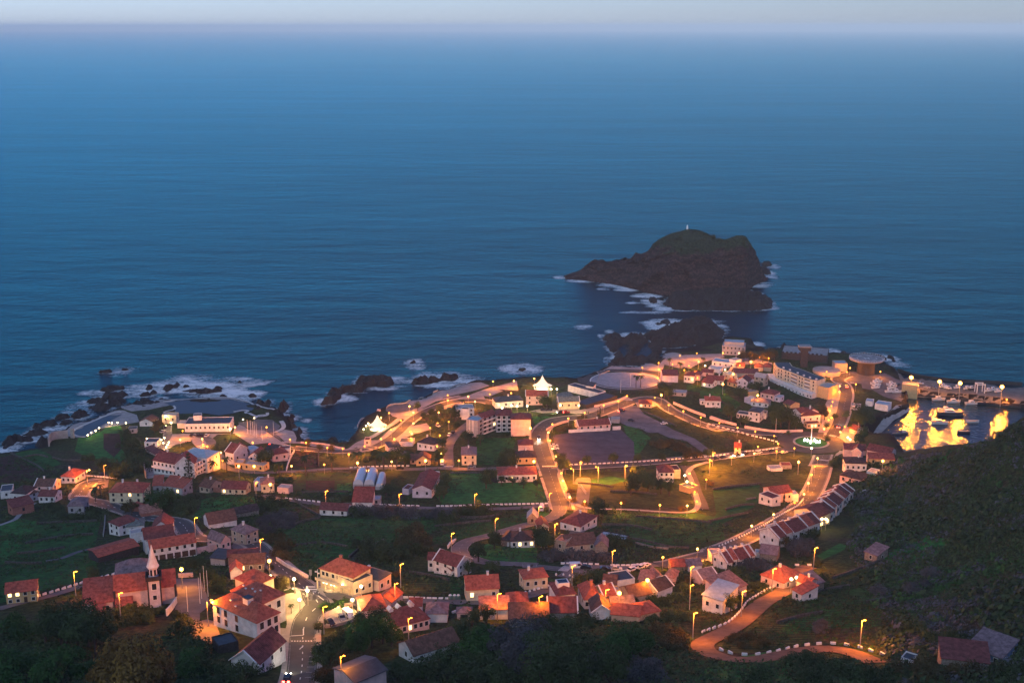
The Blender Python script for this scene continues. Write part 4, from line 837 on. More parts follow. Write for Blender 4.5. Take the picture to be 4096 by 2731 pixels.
# ------------------------------------------------------------------ buildings with a form of their own
def lw(root, W, cols, rows, H, z0=0, lit=0, near=True, y=0, x0=0, w=1.0, h=1.4):
    for k in range(rows):
        for i in range(cols): window(root, x0 + W*(i+.5)/cols, y, z0 + H*(k+.5)/rows, w, h, 0, near, random.random() < lit)
def church():
    p, rz, W, z = place('b0', 1345, 485, 2060, 400, 6.0)
    r = thing('church', 'pink walled church with terracotta roof and white bell tower', 'church', (p[0], p[1], z), rz)
    block(r, W, 9, 6.0, 'g', 3.6, WALL['p'], ROOF['r'], wn='nave_wall', rn='nave_roof')
    block(r, W*.66, 9, 7.0, 'h', 3.2, WALL['p'], ROOF['u'], ox=.2, oy=9.6, wn='aisle_wall', rn='aisle_roof')
    block(r, 8.6, 11, 3.6, 's', 3.4, WALL['p'], ROOF['r'], ox=-9.2, oy=-1.0, wn='sacristy_wall', rn='sacristy_roof')
    for x in (-4.6, -2.4): window(r, x, -1.0, 1.6, 1.1, 1.3, 0, True)
    block(r, 4.6, 3.2, 2.8, 's', 1.4, WALL['p'], ROOF['r'], ox=.3, oy=-3.4, wn='porch_wall', rn='porch_roof')
    block(r, 3.4, 4.0, 2.4, 's', 1.2, WALL['p'], ROOF['r'], ox=-6.4, oy=-5.2, wn='store_wall', rn='store_roof')
    window(r, 5.7, -.02, 1.1, 1.1, 2.1, 0, True, False, True)
    for x in (0.0, W): MB().box(x-.35,-.4,-4,x+.35,.1,6.2).obj('corner_stone', WALL['k'], r)
    # tower
    tx = W*.657; t = link('bell_tower', MB().box(-1.9,-1.9,-4,1.9,1.9,9.6).mesh('bell_tower', WALL['l']), r, (tx, -1.2, 0))
    for sx in (-1,1): link('corner_stone', MB().box(-.22,-.22,-4,.22,.22,9.6).mesh('corner_stone', WALL['k']), t, (sx*1.85, -1.85, 0))
    link('balustrade', MB().box(-2.4,-2.4,9.6,2.4,2.4,10.1).box(-2.4,-2.4,10.1,-2.1,2.4,11).box(2.1,-2.4,10.1,2.4,2.4,11).box(-2.1,-2.4,10.1,2.1,-2.15,11).box(-2.1,2.15,10.1,2.1,2.4,11).mesh('balustrade', WALL['k']), t)
    link('belfry', MB().lathe([(1.5,9.9),(1.5,13.2),(1.8,13.25),(1.8,13.6)], 8).mesh('belfry', WALL['l']), t)
    for a in range(8):
        q = math.pi/4*a + math.pi/8; o = link('bell_arch', WIN, t, (1.40*math.cos(q), 1.40*math.sin(q), 11.9), q + math.pi/2, (.62, .2, 1.9))
    link('spire', MB().lathe([(1.95,13.6),(1.55,14.4),(.95,16.6),(.45,18.8),(.08,20.6)], 8).mesh('spire', WALL['w']), t)
    link('cross', MB().box(-.05,-.05,20.5,.05,.05,21.9).box(-.35,-.05,21.2,.35,.05,21.32).mesh('cross', DKGR), t)
    o = link('tower_window', WIN, t, (0,-1.9,7.6), 0, (1.3,.2,2.0)); link('frame', WFR, o, (0,0,0), 0, (1.25,.7,1.15))
    o = link('tower_window', WIN, t, (0,-1.9,4.0), 0, (1.1,.2,1.4)); link('frame', WFR, o, (0,0,0), 0, (1.25,.7,1.15))
    occ_poly([(p[0]+math.cos(rz)*a-math.sin(rz)*b, p[1]+math.sin(rz)*a+math.cos(rz)*b) for a, b in ((-10,-6),(W+1,-4),(W+1,20),(-10,20))], .5)
church()
def town_hall():
    p, rz, W, z = place('b1', 440, 606, 958, 846, 6.2)
    r = thing('town_hall', 'large white town hall with broad red hip roofs and dark windows', 'town hall', (p[0], p[1], z), rz)
    block(r, W, 8.2, 6.2, 'h', 3.0, WALL['w'], ROOF['R'], wn='wall', rn='main_roof')
    block(r, W*.70, 8.5, 6.9, 'h', 3.2, WALL['w'], ROOF['R'], ox=-W*.04, oy=7.4, wn='rear_wall', rn='rear_roof')
    block(r, W*.45, 7.5, 6.0, 'h', 2.6, WALL['c'], ROOF['R'], ox=-W*.42, oy=14.6, wn='side_wall', rn='side_roof')
    for x in (.13,.30,.55): 
        for zz in (1.6, 4.5): window(r, W*x, 0, zz, 1.35, 2.0, 0, True)
    for y in (1.8, 4.4, 6.8):
        for zz in (1.6, 4.5): window(r, W, y, zz, 1.3, 2.0, 2, True)
    for y in (10, 13.5): window(r, W*.66, y, 4.6, 1.3, 2.0, 2, True)
    MB().box(-1.1,-1.0,-1,1.1,1.0,2.6).obj('roof_turret', WALL['w'], r).location = (W*.60, 3.6, 7.4)
    MB().box(-1.25,-1.15,2.6,1.25,1.15,2.8).obj('turret_cap', ROOF['k'], r).location = (W*.60, 3.6, 7.4)
    for x, y, zz in ((.30,2.2,7.8),(.46,1.4,7.2),(.2,9.2,8.2),(.32,9.8,8.6),(.4,9.4,8.4),(.48,10.2,8.9),(.12,9.6,8.5)):
        link('skylight', MB().box(-.35,-.3,-.1,.35,.3,.25).mesh('skylight', WALL['w']), r, (W*x, y, zz))
    occ_poly([(p[0]+math.cos(rz)*a-math.sin(rz)*b, p[1]+math.sin(rz)*a+math.cos(rz)*b) for a, b in ((-.5,-.5),(W+.5,-.5),(W+.5,8.5),(W*.66,16),(0,22),(-W*.42,22),(-W*.42,14.6),(-.5,14))], .5)
town_hall()
def shop_house():
    p, rz, W, z = place('b1', 1705, 205, 2092, 318, 6.4)
    r = thing('shop_house', 'cream shop building with red roof and bright lit arcade on plaza', 'building', (p[0], p[1], z), rz)
    block(r, W, 9, 6.4, 'h', 3.0, WALL['c'], ROOF['R'])
    b = MB().box(-.4,-2.2,3.0,W+.4,.05,3.25); b.box(-.4,-2.22,3.25,W+.4,-2.1,4.0).obj('balcony', WALL['c'], r)
    for x in (.1,.22,.4,.55,.67,.85): window(r, W*x, 0, 4.9, 1.1, 1.3, 0, True)
    for x in (.14,.38,.62,.86): 
        o = link('shop_window', MB().box(-.5,-.5,-.5,.5,.5,.5).mesh('shop_window', LITW), r, (W*x, -.02, 1.9), 0, (1.8,.12,.8))
    for x in (.02,.26,.5,.74,.98): link('pillar', MB().box(-.18,-.18,-2,.18,.18,3).mesh('pillar', WALL['c']), r, (W*x, -1.9, 0))
    link('chimney', CHIMR, r, (W*.35, 5, 8.9))
    p2, rz2, W2, z2 = place('b1', 2095, 378, 2322, 282, 5.2)
    r2 = thing('terrace_house', 'cream corner block with dark roof terrace beside the lit arcade', 'building', (p2[0], p2[1], z2), rz2)
    block(r2, W2, 8, 5.2, 'f', 0, WALL['c'], ROOF['k']); MB().box(0,-.15,-.1,.1,-.05,1.0).box(W2-.1,-.15,-.1,W2,-.05,1.0).box(0,-.15,.9,W2,-.05,1.0).obj('railing', DKGR, r2).location = (0,0,5.2)
    lw(r2, W2, 3, 1, 2.4, .8)
    p3, rz3, W3, z3 = place('b2', 335, 348, 482, 262, 4.6)
    r3 = thing('slate_house', 'orange lit house with slate valley roof right of corner terrace block', 'house', (p3[0], p3[1], z3), rz3)
    block(r3, W3, 9, 4.6, 'h', 1.8, WALL['p'], ROOF['k']); lw(r3, W3, 2, 1, 3, .6); link('chimney', CHIM, r3, (W3*.4, 6, 6.3))
    for q, a, w_, d_ in ((p, rz, W, 9), (p2, rz2, W2, 8), (p3, rz3, W3, 9)):
        occ_poly([(q[0]+math.cos(a)*x-math.sin(a)*y, q[1]+math.sin(a)*x+math.cos(a)*y) for x, y in ((0,-2),(w_,-2),(w_,d_),(0,d_))], .5)
shop_house()
def curved_hotel():
    H = 10.5; tops = [(868,292),(905,345),(985,378),(1068,405),(1150,440),(1228,470),(1300,492),(1372,508)]
    zs = [AT('E', x, y, H).z for x, y in tops]; z0 = sum(zs) / len(zs)
    pts = [Vector(plane(*N('E', x, y), z0 + H)) for x, y in tops]; c = sum(pts, Vector((0,0))) / len(pts)
    r = thing('curved_hotel', 'big white curved hotel with dark flat roof above old town', 'hotel', (c.x, c.y, z0))
    nrm = []
    for i in range(len(pts)):
        d = (pts[min(i+1,7)] - pts[max(i-1,0)]).normalized(); nrm.append(Vector((-d.y, d.x)))
    back = [p + n_ * 11 for p, n_ in zip(pts, nrm)]
    def ring(f, b_, z1, z2, name, m):
        v = []; k = len(f)
        for q in f + b_[::-1]: v += [(q.x-c.x, q.y-c.y, z1), (q.x-c.x, q.y-c.y, z2)]
        n2 = 2*k; fs = [(2*i, 2*((i+1)%n2), 2*((i+1)%n2)+1, 2*i+1) for i in range(n2)]
        fs += [(2*i+1, 2*i+3, 2*(n2-2-i)+1, 2*(n2-1-i)+1) for i in range(k-1)]
        return MB().add(v, fs).obj(name, m, r)
    ring(pts, back, -4, H, 'wall', WALL['c'])
    ring([p + n_*.7 for p, n_ in zip(pts, nrm)], [b - n_*.7 for b, n_ in zip(back, nrm)], H-.3, H+.06, 'roof', ROOF['k'])
    ring([p - n_*4.5 for p, n_ in zip(pts, nrm)], [p - n_*.05 for p, n_ in zip(pts, nrm)], -6, 2.6, 'podium', WALL['w'])
    k = 0
    for i in range(7):
        a, b_ = pts[i], pts[i+1]; d = b_ - a; L = d.length; ang = math.atan2(d.y, d.x); n_ = Vector((-d.y, d.x)).normalized()
        if i in (3, 5): # loggias
            for f in range(3):
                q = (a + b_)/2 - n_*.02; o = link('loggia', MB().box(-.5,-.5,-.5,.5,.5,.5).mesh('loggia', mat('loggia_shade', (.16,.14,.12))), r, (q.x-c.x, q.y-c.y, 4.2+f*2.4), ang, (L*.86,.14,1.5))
                link('balcony_rail', WFR, o, (0,-.8,-.3), 0, (1,1,.35))
        else:
            for f in range(4):
                for t in ((.3,.7) if L > 5 else (.5,)):
                    q = a + d*t; link('window', WIN, r, (q.x-c.x, q.y-c.y, 2.2+f*2.3), ang, (.9,.14,1.3))
        q = (a + b_)/2 - n_*4.5
        for t in (.25,.75):
            q = a + d*t - n_*4.5; link('podium_window', WIN, r, (q.x-c.x, q.y-c.y, .6), ang, (.9,.14,.9))
    for i, t in ((1,.5),(2,.5),(3,.6),(4,.5),(5,.5),(6,.6)):
        q = pts[i].lerp(pts[i+1], t) + nrm[i]*2.2; link('roof_vent', MB().box(-.6,-.6,0,.6,.6,.9).mesh('roof_vent', WALL['w']), r, (q.x-c.x, q.y-c.y, H))
    occ_poly([p - n_*5 for p, n_ in zip(pts, nrm)] + back[::-1], .5)
curved_hotel()
def block_hotel():
    H = 10.0
    for nm, a, D, rk, rise, wk, rok, lb in (('hotel_tower',(1366,812,1502,832),8,'f',0,'g','q','grey tower with pale blue roof at left end of angular hotel'),
        ('hotel_wing',(1720,768,1905,766),10,'h',2.2,'w','m','recessed window wing of the angular hotel with maroon roof'),
        ('hotel_wing',(1892,812,2126,812),11,'h',2.2,'p','m','blank pink end block of the angular hotel')):
        p, rz, W, z = place('C', *a, H); r = thing(nm, lb, 'hotel', (p[0], p[1], z), rz, 'joined blocks of the angular hotel')
        block(r, W, D, H, rk, rise, WALL[wk], ROOF[rok])
        if wk == 'w':
            for k in range(4):
                for i in range(3): window(r, W*(i+.5)/3, 0, 1.4+k*2.45, 1.7, 1.6, 0, False)
            for i in range(4): link('pier', MB().box(-.22,-.25,-3,.22,.05,H-.4).mesh('pier', WALL['g']), r, (W*i/3, 0, 0))
        if wk == 'g':
            for x in (.3,.55,.62): link('pier', MB().box(-.15,-.2,-3,.15,.05,H).mesh('pier', WALL['w']), r, (W*x, 0, 0))
            for k in range(4): window(r, W, 4, 1.4+k*2.4, 2.2, 1.3, 2, False)
        occ_poly([(p[0]+math.cos(rz)*x-math.sin(rz)*y, p[1]+math.sin(rz)*x+math.cos(rz)*y) for x, y in ((0,0),(W,0),(W,D),(0,D))], .5)
    p, rz, W, z = place('C', 1560, 800, 1722, 742, H); r = thing('hotel_wing', 'slanting balcony wing between tower and window wing of angular hotel', 'hotel', (p[0], p[1], z), rz, 'joined blocks of the angular hotel')
    block(r, W, 7, H, 'g', 1.8, WALL['g'], ROOF['m'])
    for k in range(4):
        MB().box(0,-1.2,-.12,W,.02,.05).box(0,-1.22,.05,W,-1.1,.8).obj('balcony', WALL['w'], r).location = (0,0,.6+k*2.4)
        for i in range(3): window(r, W*(i+.5)/3, 0, 1.7+k*2.4, 1.6, 1.7, 0, False, k == 1 and i == 2)
block_hotel()
# terraced rows above the bollard road
def terrace(c, xa, ya, xb, yb, n, D, H, rise, place_, wk='w'):
    p, rz, W, z0 = place(c, xa, ya, xb, yb, H); u = W / n; d = Vector((math.cos(rz), math.sin(rz)))
    za = AT(c, xa, ya, H).z; zb = AT(c, xb, yb, H).z
    for i in range(n):
        t = (i + .5) / n; a = plane(*N(c, xa + (xb-xa)*i/n, ya + (yb-ya)*i/n), za + (zb-za)*t + H); b = plane(*N(c, xa + (xb-xa)*(i+1)/n, ya + (yb-ya)*(i+1)/n), za + (zb-za)*t + H)
        dd = b - a; ang = math.atan2(dd[1], dd[0]); w = float(np.hypot(*dd))
        r = thing('terraced_house', 'terraced house with maroon roof, %s from the lower end of %s' % (nth(i), place_), 'house', (a[0] - .5*(i % 2)*math.sin(ang), a[1] + .5*(i % 2)*math.cos(ang), za + (zb-za)*t + (0, .55, .2)[i % 3]), ang, 'terraced houses in ' + place_)
        block(r, w-.05, D, H, 'g', rise, WALL[wk], ROOF['mrm'[i % 3]])
        MB().prism([(-.6,H-.5),(-.6,H),(D/2,H+rise+.45),(D+.6,H+.1),(D+.6,H-.5),(D/2,H+rise-.4)], -.25, .2).obj('party_wall', WALL['w'], r)
        if i == n-1: MB().prism([(-.6,H-.5),(-.6,H),(D/2,H+rise+.45),(D+.6,H+.1),(D+.6,H-.5),(D/2,H+rise-.4)], w-.2, w+.25).obj('party_wall', WALL['w'], r)
        if i == 0:
            for y in (3, 7): window(r, 0, y, H*.55, .9, 1.1, 1, False)
        window(r, w*.5, 0, H*.45, 1.0, 1.2, 0, False); window(r, w*.2, 0, H*.45, .8, 1.9, 0, False, False, True)
        link('chimney', CHIM, r, (.0, D/2+.6, H+rise-.2))
        occ_poly([(a[0]+math.cos(ang)*x-math.sin(ang)*y, a[1]+math.sin(ang)*x+math.cos(ang)*y) for x, y in ((0,0),(w,0),(w,D),(0,D))], .8)
terrace('a4', 1535, 585, 1808, 318, 7, 9.5, 4.6, 2.5, 'the highest terrace row')
terrace('a4', 925, 880, 1425, 695, 6, 9.5, 4.6, 2.5, 'the middle terrace row')
terrace('a4', 318, 1170, 645, 1092, 5, 8, 3.6, 2.2, 'the lowest terrace row')
p_, rz_, W_, z_ = place('a4', 1395, 640, 1535, 575, 5.0)
r_ = thing('terraced_house', 'end house of the highest terrace row with lit front below', 'house', (p_[0], p_[1], z_), rz_); block(r_, W_, 12, 5.0, 'g', 2.4, WALL['c'], ROOF['m'])
for x in (.3,.8): window(r_, W_*x, 0, 1.2, 1.5, 1.3, 0, False, True)
window(r_, W_*.3, 0, 3.4, .9, 1.1, 0, False); window(r_, 0, 4, 2.6, .9, 1.1, 1, False)
# greenhouses
film = bpy.data.materials.new('greenhouse_film'); film.use_nodes = True; b_ = film.node_tree.nodes['Principled BSDF']; b_.inputs['Base Color'].default_value = (.55,.58,.62,1); b_.inputs['Roughness'].default_value = .22
zg = AT('a2', 150, 290, 2).z
for i, (xa, xb, ya) in enumerate(((35, 160, 282), (165, 290, 282), (298, 385, 310))):
    a = plane(*N('a2', xa, ya), zg); b = plane(*N('a2', xb, ya), zg); w = float(b[0]-a[0])*.97; Ln = (17, 17, 16)[i]
    r = thing('greenhouse', '%s of three white barrel greenhouses counted from the left' % nth(i), 'greenhouse', (a[0]+w/2, a[1], zg), 0, 'white barrel greenhouses')
    v = []; f = []; S = 14
    for j in range(19):
        rr = 1.0 if j % 2 else .975
        v += [(-w/2*math.cos(math.pi*k/S)*rr, Ln*j/18, 1.2+w*.52*math.sin(math.pi*k/S)*rr) for k in range(S+1)]
    for j in range(18): f += [(j*(S+1)+k, j*(S+1)+k+1, (j+1)*(S+1)+k+1, (j+1)*(S+1)+k) for k in range(S)]
    f += [tuple(range(S+1)), tuple(18*(S+1)+k for k in range(S, -1, -1))]
    MB().add(v, f).obj('film', film, r); MB().box(-w/2,0,-3,w/2,Ln,1.2).obj('base_wall', WALL['g'], r)
    occ_poly([(a[0], a[1]), (a[0]+w, a[1]), (a[0]+w, a[1]+Ln), (a[0], a[1]+Ln)], 1)
house('a2', 28, 458, 258, 462, 8, 3.0, 's', 4.2, 'w', 'm', 0, 0, 'packing shed with steep dark maroon roof in front of barrel greenhouses', 'packing_shed', 'shed')
house('a2', 262, 430, 355, 430, 5, 2.6, 'f', 0, 'g', 'q', 1, 1, 'grey white annex right of the packing shed', 'annex', 'annex')
# peaked tents; light from within is put into the canvas as emission
canv = bpy.data.materials.new('tent_canvas'); canv.use_nodes = True; n_ = canv.node_tree; b_ = n_.nodes['Principled BSDF']; b_.inputs['Base Color'].default_value = (.85,.82,.76,1); b_.inputs['Emission Color'].default_value = (1,.72,.36,1); b_.inputs['Emission Strength'].default_value = .36; canv.cycles.emission_sampling = 'NONE'
def tent(c, x, y, R, H, lb):
    p = AT(c, x, y, 2.6); r = thing('peaked_tent', lb, 'tent', p); v = []; f = []; S = 24; prof = ((1,2.6),(.8,2.9),(.6,3.6),(.4,4.9),(.22,6.6),(.1,8.2),(.03,H))
    for rr, z in prof:
        for k in range(S):
            a = 2*math.pi*k/S; q = 1 + .12*math.cos(4*a)*(rr > .3); v.append((R*rr*q*math.cos(a), R*rr*q*math.sin(a), z - .25*(rr>.9)*math.cos(4*a)))
    f = [(i*S+k, i*S+(k+1)%S, (i+1)*S+(k+1)%S, (i+1)*S+k) for i in range(len(prof)-1) for k in range(S)]
    MB().add(v, f).obj('canopy', canv, r, True)
    for k in range(8):
        a = math.pi/4*k; link('pole', MB().tube([(0,0,-2),(0,0,2.7)], .12).mesh('pole', FRAME), r, (R*.93*math.cos(a), R*.93*math.sin(a), 0))
    MB().tube([(0,0,0),(0,0,H+.8)], .12).obj('mast', FRAME, r)
    MB().lathe([(R*.95,-2),(R*.95,.08)], 24).obj('platform', PAVE, r); occ_poly([(p.x-R,p.y-R),(p.x+R,p.y-R),(p.x+R,p.y+R),(p.x-R,p.y+R)], 0); return p
TENT1 = tent('D', 205, 560, 5.8, 9.0, 'white peaked tent glowing beside the seafront below green slate house')
TENT2 = tent('C', 325, 880, 5.0, 8.2, 'white peaked tent glowing on promontory above the cove')
# round helipad
def helipad():
    c = AT('E', 1962, 245, 11); zc = 11.0; z0 = c.z; e = plane(*N('E', 1962, 243), z0 + zc); pr = plane(*N('E', 2172, 250), z0+zc); R = float(pr[0]-e[0])
    r = thing('helipad', 'round helicopter platform on a massive dark base by the sea', 'helipad', (e[0], e[1], z0))
    MB().lathe([(R*.97,zc-.8),(R,zc-.5),(R,zc)], 48).obj('deck', mat('helipad_deck', (.26,.26,.27), .85, .25, .2), r)
    MB().lathe([(R*.5,-6),(R*.5,zc-3),(R*.6,zc-1.4),(R*.93,zc-.85)], 32).obj('base', WALL['k'], r)
    mb = MB()
    for k in range(48):
        a = 2*math.pi*k/48; b = 2*math.pi*(k+1)/48
        mb.add([(R*.93*math.cos(a),R*.93*math.sin(a),zc+.03),(R*.93*math.cos(b),R*.93*math.sin(b),zc+.03),(R*.9*math.cos(b),R*.9*math.sin(b),zc+.03),(R*.9*math.cos(a),R*.9*math.sin(a),zc+.03)],[(0,1,2,3)])
    for k in range(6):
        a = 2*math.pi*k/6; mb.box(-1.8,-.22,zc+.01,1.8,.22,zc+.03, Matrix.Rotation(a+math.pi/2,4,'Z') @ Matrix.Translation((0,-R*.55,0)))
    mb.box(-1.6,-2,zc+.01,-1.0,2,zc+.03).box(1.0,-2,zc+.01,1.6,2,zc+.03).box(-1.0,-.3,zc+.01,1.0,.3,zc+.03).obj('marking', PAINT, r)
    ml = MB()
    for k in range(40):
        a = 2*math.pi*k/40; ml.box(-.06,-.06,zc,.06,.06,zc+1.0, Matrix.Translation((R*.985*math.cos(a), R*.985*math.sin(a), 0)))
    for k in range(40):
        a = 2*math.pi*k/40; b = 2*math.pi*(k+1)/40; ml.tube([(R*.985*math.cos(a),R*.985*math.sin(a),zc+1),(R*.985*math.cos(b),R*.985*math.sin(b),zc+1)], .07, 4, False)
    ml.obj('railing', FRAME, r)
helipad()
c_ = AT('E', 1490, 375, 2.5); r_ = thing('viewing_terrace', 'round grey paved terrace on a drum near helipad', 'terrace', c_); MB().lathe([(9.5,-3),(9.5,2.4)], 36).obj('drum', WALL['t'], r_); MB().lathe([(9.3,2.4),(9.3,2.46)], 36).obj('paving', CONC, r_)
# lookout tower and sea fort
c_ = AT('E', 1218, 340, 0); r_ = thing('lookout_tower', 'dark slender lookout tower with wide square head above sea fort', 'tower', c_)
q_ = plane(*N('E', 1218, 85), 0); zt = 15.5; MB().box(-2.2,-2,-3,2.2,2,zt-3.5).obj('shaft', WALL['k'], r_); MB().box(-3.8,-3,zt-3.5,3.8,3,zt-.8).obj('cabin', WALL['k'], r_); MB().box(-4.4,-3.6,zt-.8,4.4,3.6,zt-.3).obj('cap', CONC, r_)
p_, rz_, W_, z_ = place('E', 960, 175, 1500, 215, 5); r_ = thing('sea_fort', 'low black stone sea fort behind the curved hotel', 'fort', (p_[0], p_[1], z_), rz_); block(r_, W_, 22, 5, 'f', 0, WALL['k'], CONC, wn='rampart', rn='courtyard')
for i in range(int(W_/3)): MB().box(0,-.1,5,1.6,.6,5.9).obj('merlon', WALL['k'], r_).location = (i*3.0, 0, 0)
occ_poly([plane(a_, b_, 6) for a_, b_ in PTS(LAVA)], 0); occ_poly([plane(*N('E', x, y), 8) for x, y in ((940,180),(1500,200),(1500,330),(900,260))], 0)
# lighthouse beacon on the islet
pk = N('I', 1293, 88); d_ = ray(*pk); best = None
for t in np.arange(1100, 1300, 1.0):
    best = t
for v in ISLET.data.vertices:
    px_, py_ = pixel(*v.co)
    if abs(px_-pk[0]) < 5 and (best is None or isinstance(best, float) or v.co.z > best.z): best = v.co.copy()
r_ = thing('beacon', 'small white beacon on top of the islet', 'beacon', best); MB().lathe([(.9,-2),(.9,1),(.7,2.6)], 10).obj('tower', FRAME, r_); MB().lathe([(.9,2.6),(.9,2.8),(.5,2.85),(.5,3.6),(.1,4.0)], 10).obj('lantern', FRAME, r_)
# roundabout island with obelisk and fountain
c_ = AT('E', 1306, 1235, 0); R_ = 10.3; r_ = thing('roundabout_fountain', 'lit roundabout island with ring kerb, lawn and tall white obelisk', 'fountain', c_)
MB().lathe([(R_,-.5),(R_,.45),(R_-1.3,.45),(R_-1.3,.3)], 48).obj('kerb_ring', PAVE, r_); MB().lathe([(R_-1.3,-.4),(R_-1.3,.34),(R_*.5,.6),(.1,.7)], 40).obj('lawn', GRASS['g'], r_)
MB().lathe([(1.6,.5),(1.6,1.2),(1.2,1.2)], 16).obj('basin', PAVE, r_); MB().tube([(0,0,.8),(0,0,9.5),(0,0,10.2)], [.42,.22,.02], 4).obj('obelisk', FRAME, r_)
occ_poly([(c_.x+11*math.cos(a), c_.y+11*math.sin(a)) for a in np.linspace(0,6,16)], 0)
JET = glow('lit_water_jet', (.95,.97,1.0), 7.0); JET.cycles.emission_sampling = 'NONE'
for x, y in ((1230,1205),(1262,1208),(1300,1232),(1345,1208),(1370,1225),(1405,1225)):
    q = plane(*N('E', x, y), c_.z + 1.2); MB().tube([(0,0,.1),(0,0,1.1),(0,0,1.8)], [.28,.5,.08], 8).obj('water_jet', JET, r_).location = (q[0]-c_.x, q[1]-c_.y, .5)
# ------------------------------------------------------------------ roads, pavements, fields
def L(s, dz=0.0): return [at(a, b, dz) for a, b in PTS(s)]
def S(o): return kind(o, 'structure')
FIELDS = [
 ('B 1320,1100 1410,890 1690,900 1690,1085','b'),('B 1695,905 1870,920 2130,900 2240,960 2352,1010 2352,1060 1690,1085','o'),('B 1420,1160 1900,1130 2080,1150 2080,1380 1480,1400 1330,1300','m'),('B 1540,1240 1880,1240 1870,1360 1540,1360','b'),('B 1905,1280 2080,1260 2080,1400 1900,1400','g'),
 ('a1 310,430 560,390 900,395 980,420 960,500 420,570 250,680 200,640 300,520','g'),('a1 1310,780 1700,660 2352,640 a2 0,655 800,690 830,850 300,980 0,990 a1 2352,960 2060,1080 2050,1130 1700,1090 1680,1300 1560,1340 1400,1180 1380,1000 1250,850','d'),
 ('a2 810,680 1100,680 1080,740 920,860 840,860','d'),('a2 1170,130 1550,130 1700,240 2200,240 2290,300 2320,470 1500,480 1080,490 1000,380 1100,240','g'),('C 1480,1040 1950,1030 1900,1280 1700,1350 1490,1350','d'),
 ('a2 1430,1000 1640,950 1850,1000 2352,1000 a3 140,1000 140,1180 a2 2352,1190 1750,1180 1480,1120 1400,1060','g'),('a2 950,900 1500,700 2070,600 2080,700 1700,820 1250,910 1000,960','d'),('C 2140,780 2352,780 D 200,920 380,930 360,960 120,1040 90,960','g'),
 ('D 1150,1030 1300,1050 1480,1180 1300,1420 1230,1400 1280,1300 1200,1160','g'),('D 1350,800 1560,760 2352,1080 2352,1400 2290,1380 1750,1080 1520,980 1380,880','o'),('D 1700,980 2352,1180 E 180,1300 100,1330 D 2320,1390 2000,1180 1750,1080','g'),
 ('E 0,560 250,620 480,780 380,900 250,880 0,680','d'),('D 1900,560 2200,560 2352,600 2352,720 2130,660 1900,620','d'),('a3 430,180 760,110 1440,100 1520,230 1900,380 1980,480 1800,530 900,520 620,480 500,350','o'),('a3 640,230 1000,160 1280,200 1000,260','d'),
 ('a3 930,600 1180,590 1170,740 900,740','d'),('a3 1190,600 2040,600 2300,650 2352,900 1900,960 1500,1000 1190,900','d'),('a4 60,120 200,20 800,40 1300,60 1280,180 1180,240 700,250 150,330','o'),('a4 150,330 700,260 700,420 640,520 300,700 0,900 a3 2250,600','d'),
 ('E 0,1558 100,1480 600,1400 1000,1350 1300,1350 1370,1400 1340,1520 1000,1500 500,1558','o'),('A 900,990 1180,890 1370,860 1420,950 1390,1130 1450,1220 1330,1290 1050,1240 850,1150','g'),('A 1180,950 1370,950 1390,1120 1300,1220 1180,1120','b'),
 ('a0 0,740 170,650 430,690 420,760 60,1180 0,1200','g'),('a0 440,720 1180,690 1120,960 560,1120 200,1190 60,1190','d'),('a0 600,1200 1100,1030 1100,1180 700,1200','d'),('A 0,1230 180,1180 480,1380 380,1450 0,1530','b'),('A 160,1180 420,1130 560,1180 700,1300 480,1370 300,1290','d'),
 ('b4 0,1400 450,1280 1000,1250 1100,1330 900,1450 400,1558 0,1558','g'),('b4 200,1110 450,980 900,860 1350,880 1350,1090 900,1170 520,1220 300,1200','o'),('b4 880,1010 1300,560 1900,430 2300,600 2100,900 1500,900','d'),('a4 1380,1090 1640,950 1720,970 1700,1020 1420,1150','g'),('a4 1400,1200 1700,1050 1640,1160 1560,1200','o'),
 ('b2 550,460 620,270 1180,390 1170,560 640,550','o'),('b2 1180,420 1300,330 1300,540 1190,550','d'),('b3 270,330 540,320 560,350 290,410','d'),('b1 1420,20 2050,20 2040,60 1880,20 1690,200 1690,330 1590,300','g'),('a2 2180,580 2330,570 2352,610 2200,660','g'),
 ('b0 0,200 560,0 1100,-140 1150,300 500,480 0,620','d'),('b5 1000,-200 1500,-120 1300,60 900,180 700,100','g'),('N 2880,2640 3100,2600 3180,2731 2700,2780','g')]
for i, (s, g) in enumerate(FIELDS):
    o = S(sheet('field', L(s), GRASS[g], .05 + .008*(i % 5), 4.0, None)); o['label'] = {'g':'bright green field','d':'dark green field','o':'olive rough grass field','b':'bare brown tilled field','m':'patchy vegetable field'}[g]
GRASS_PATCH = S
S(sheet('football_field', L('D 330,1150 500,1125 1130,1085 1280,1230 1290,1420 1220,1470 560,1500 430,1440 350,1300'), mat('bare_pitch', (.11,.085,.10), .95, .3, .12, .1, .4), .14, 4, 0))
S(sheet('gravel_lot', L('D 940,880 1240,790 1330,810 1400,900 1560,980 1750,1090 2000,1190 2290,1400 2140,1380 1900,1220 1700,1180 1560,1120 1440,1120 1380,1080 1200,1040 1120,1000 1000,960'), GRAVEL, .15, 4, 0))
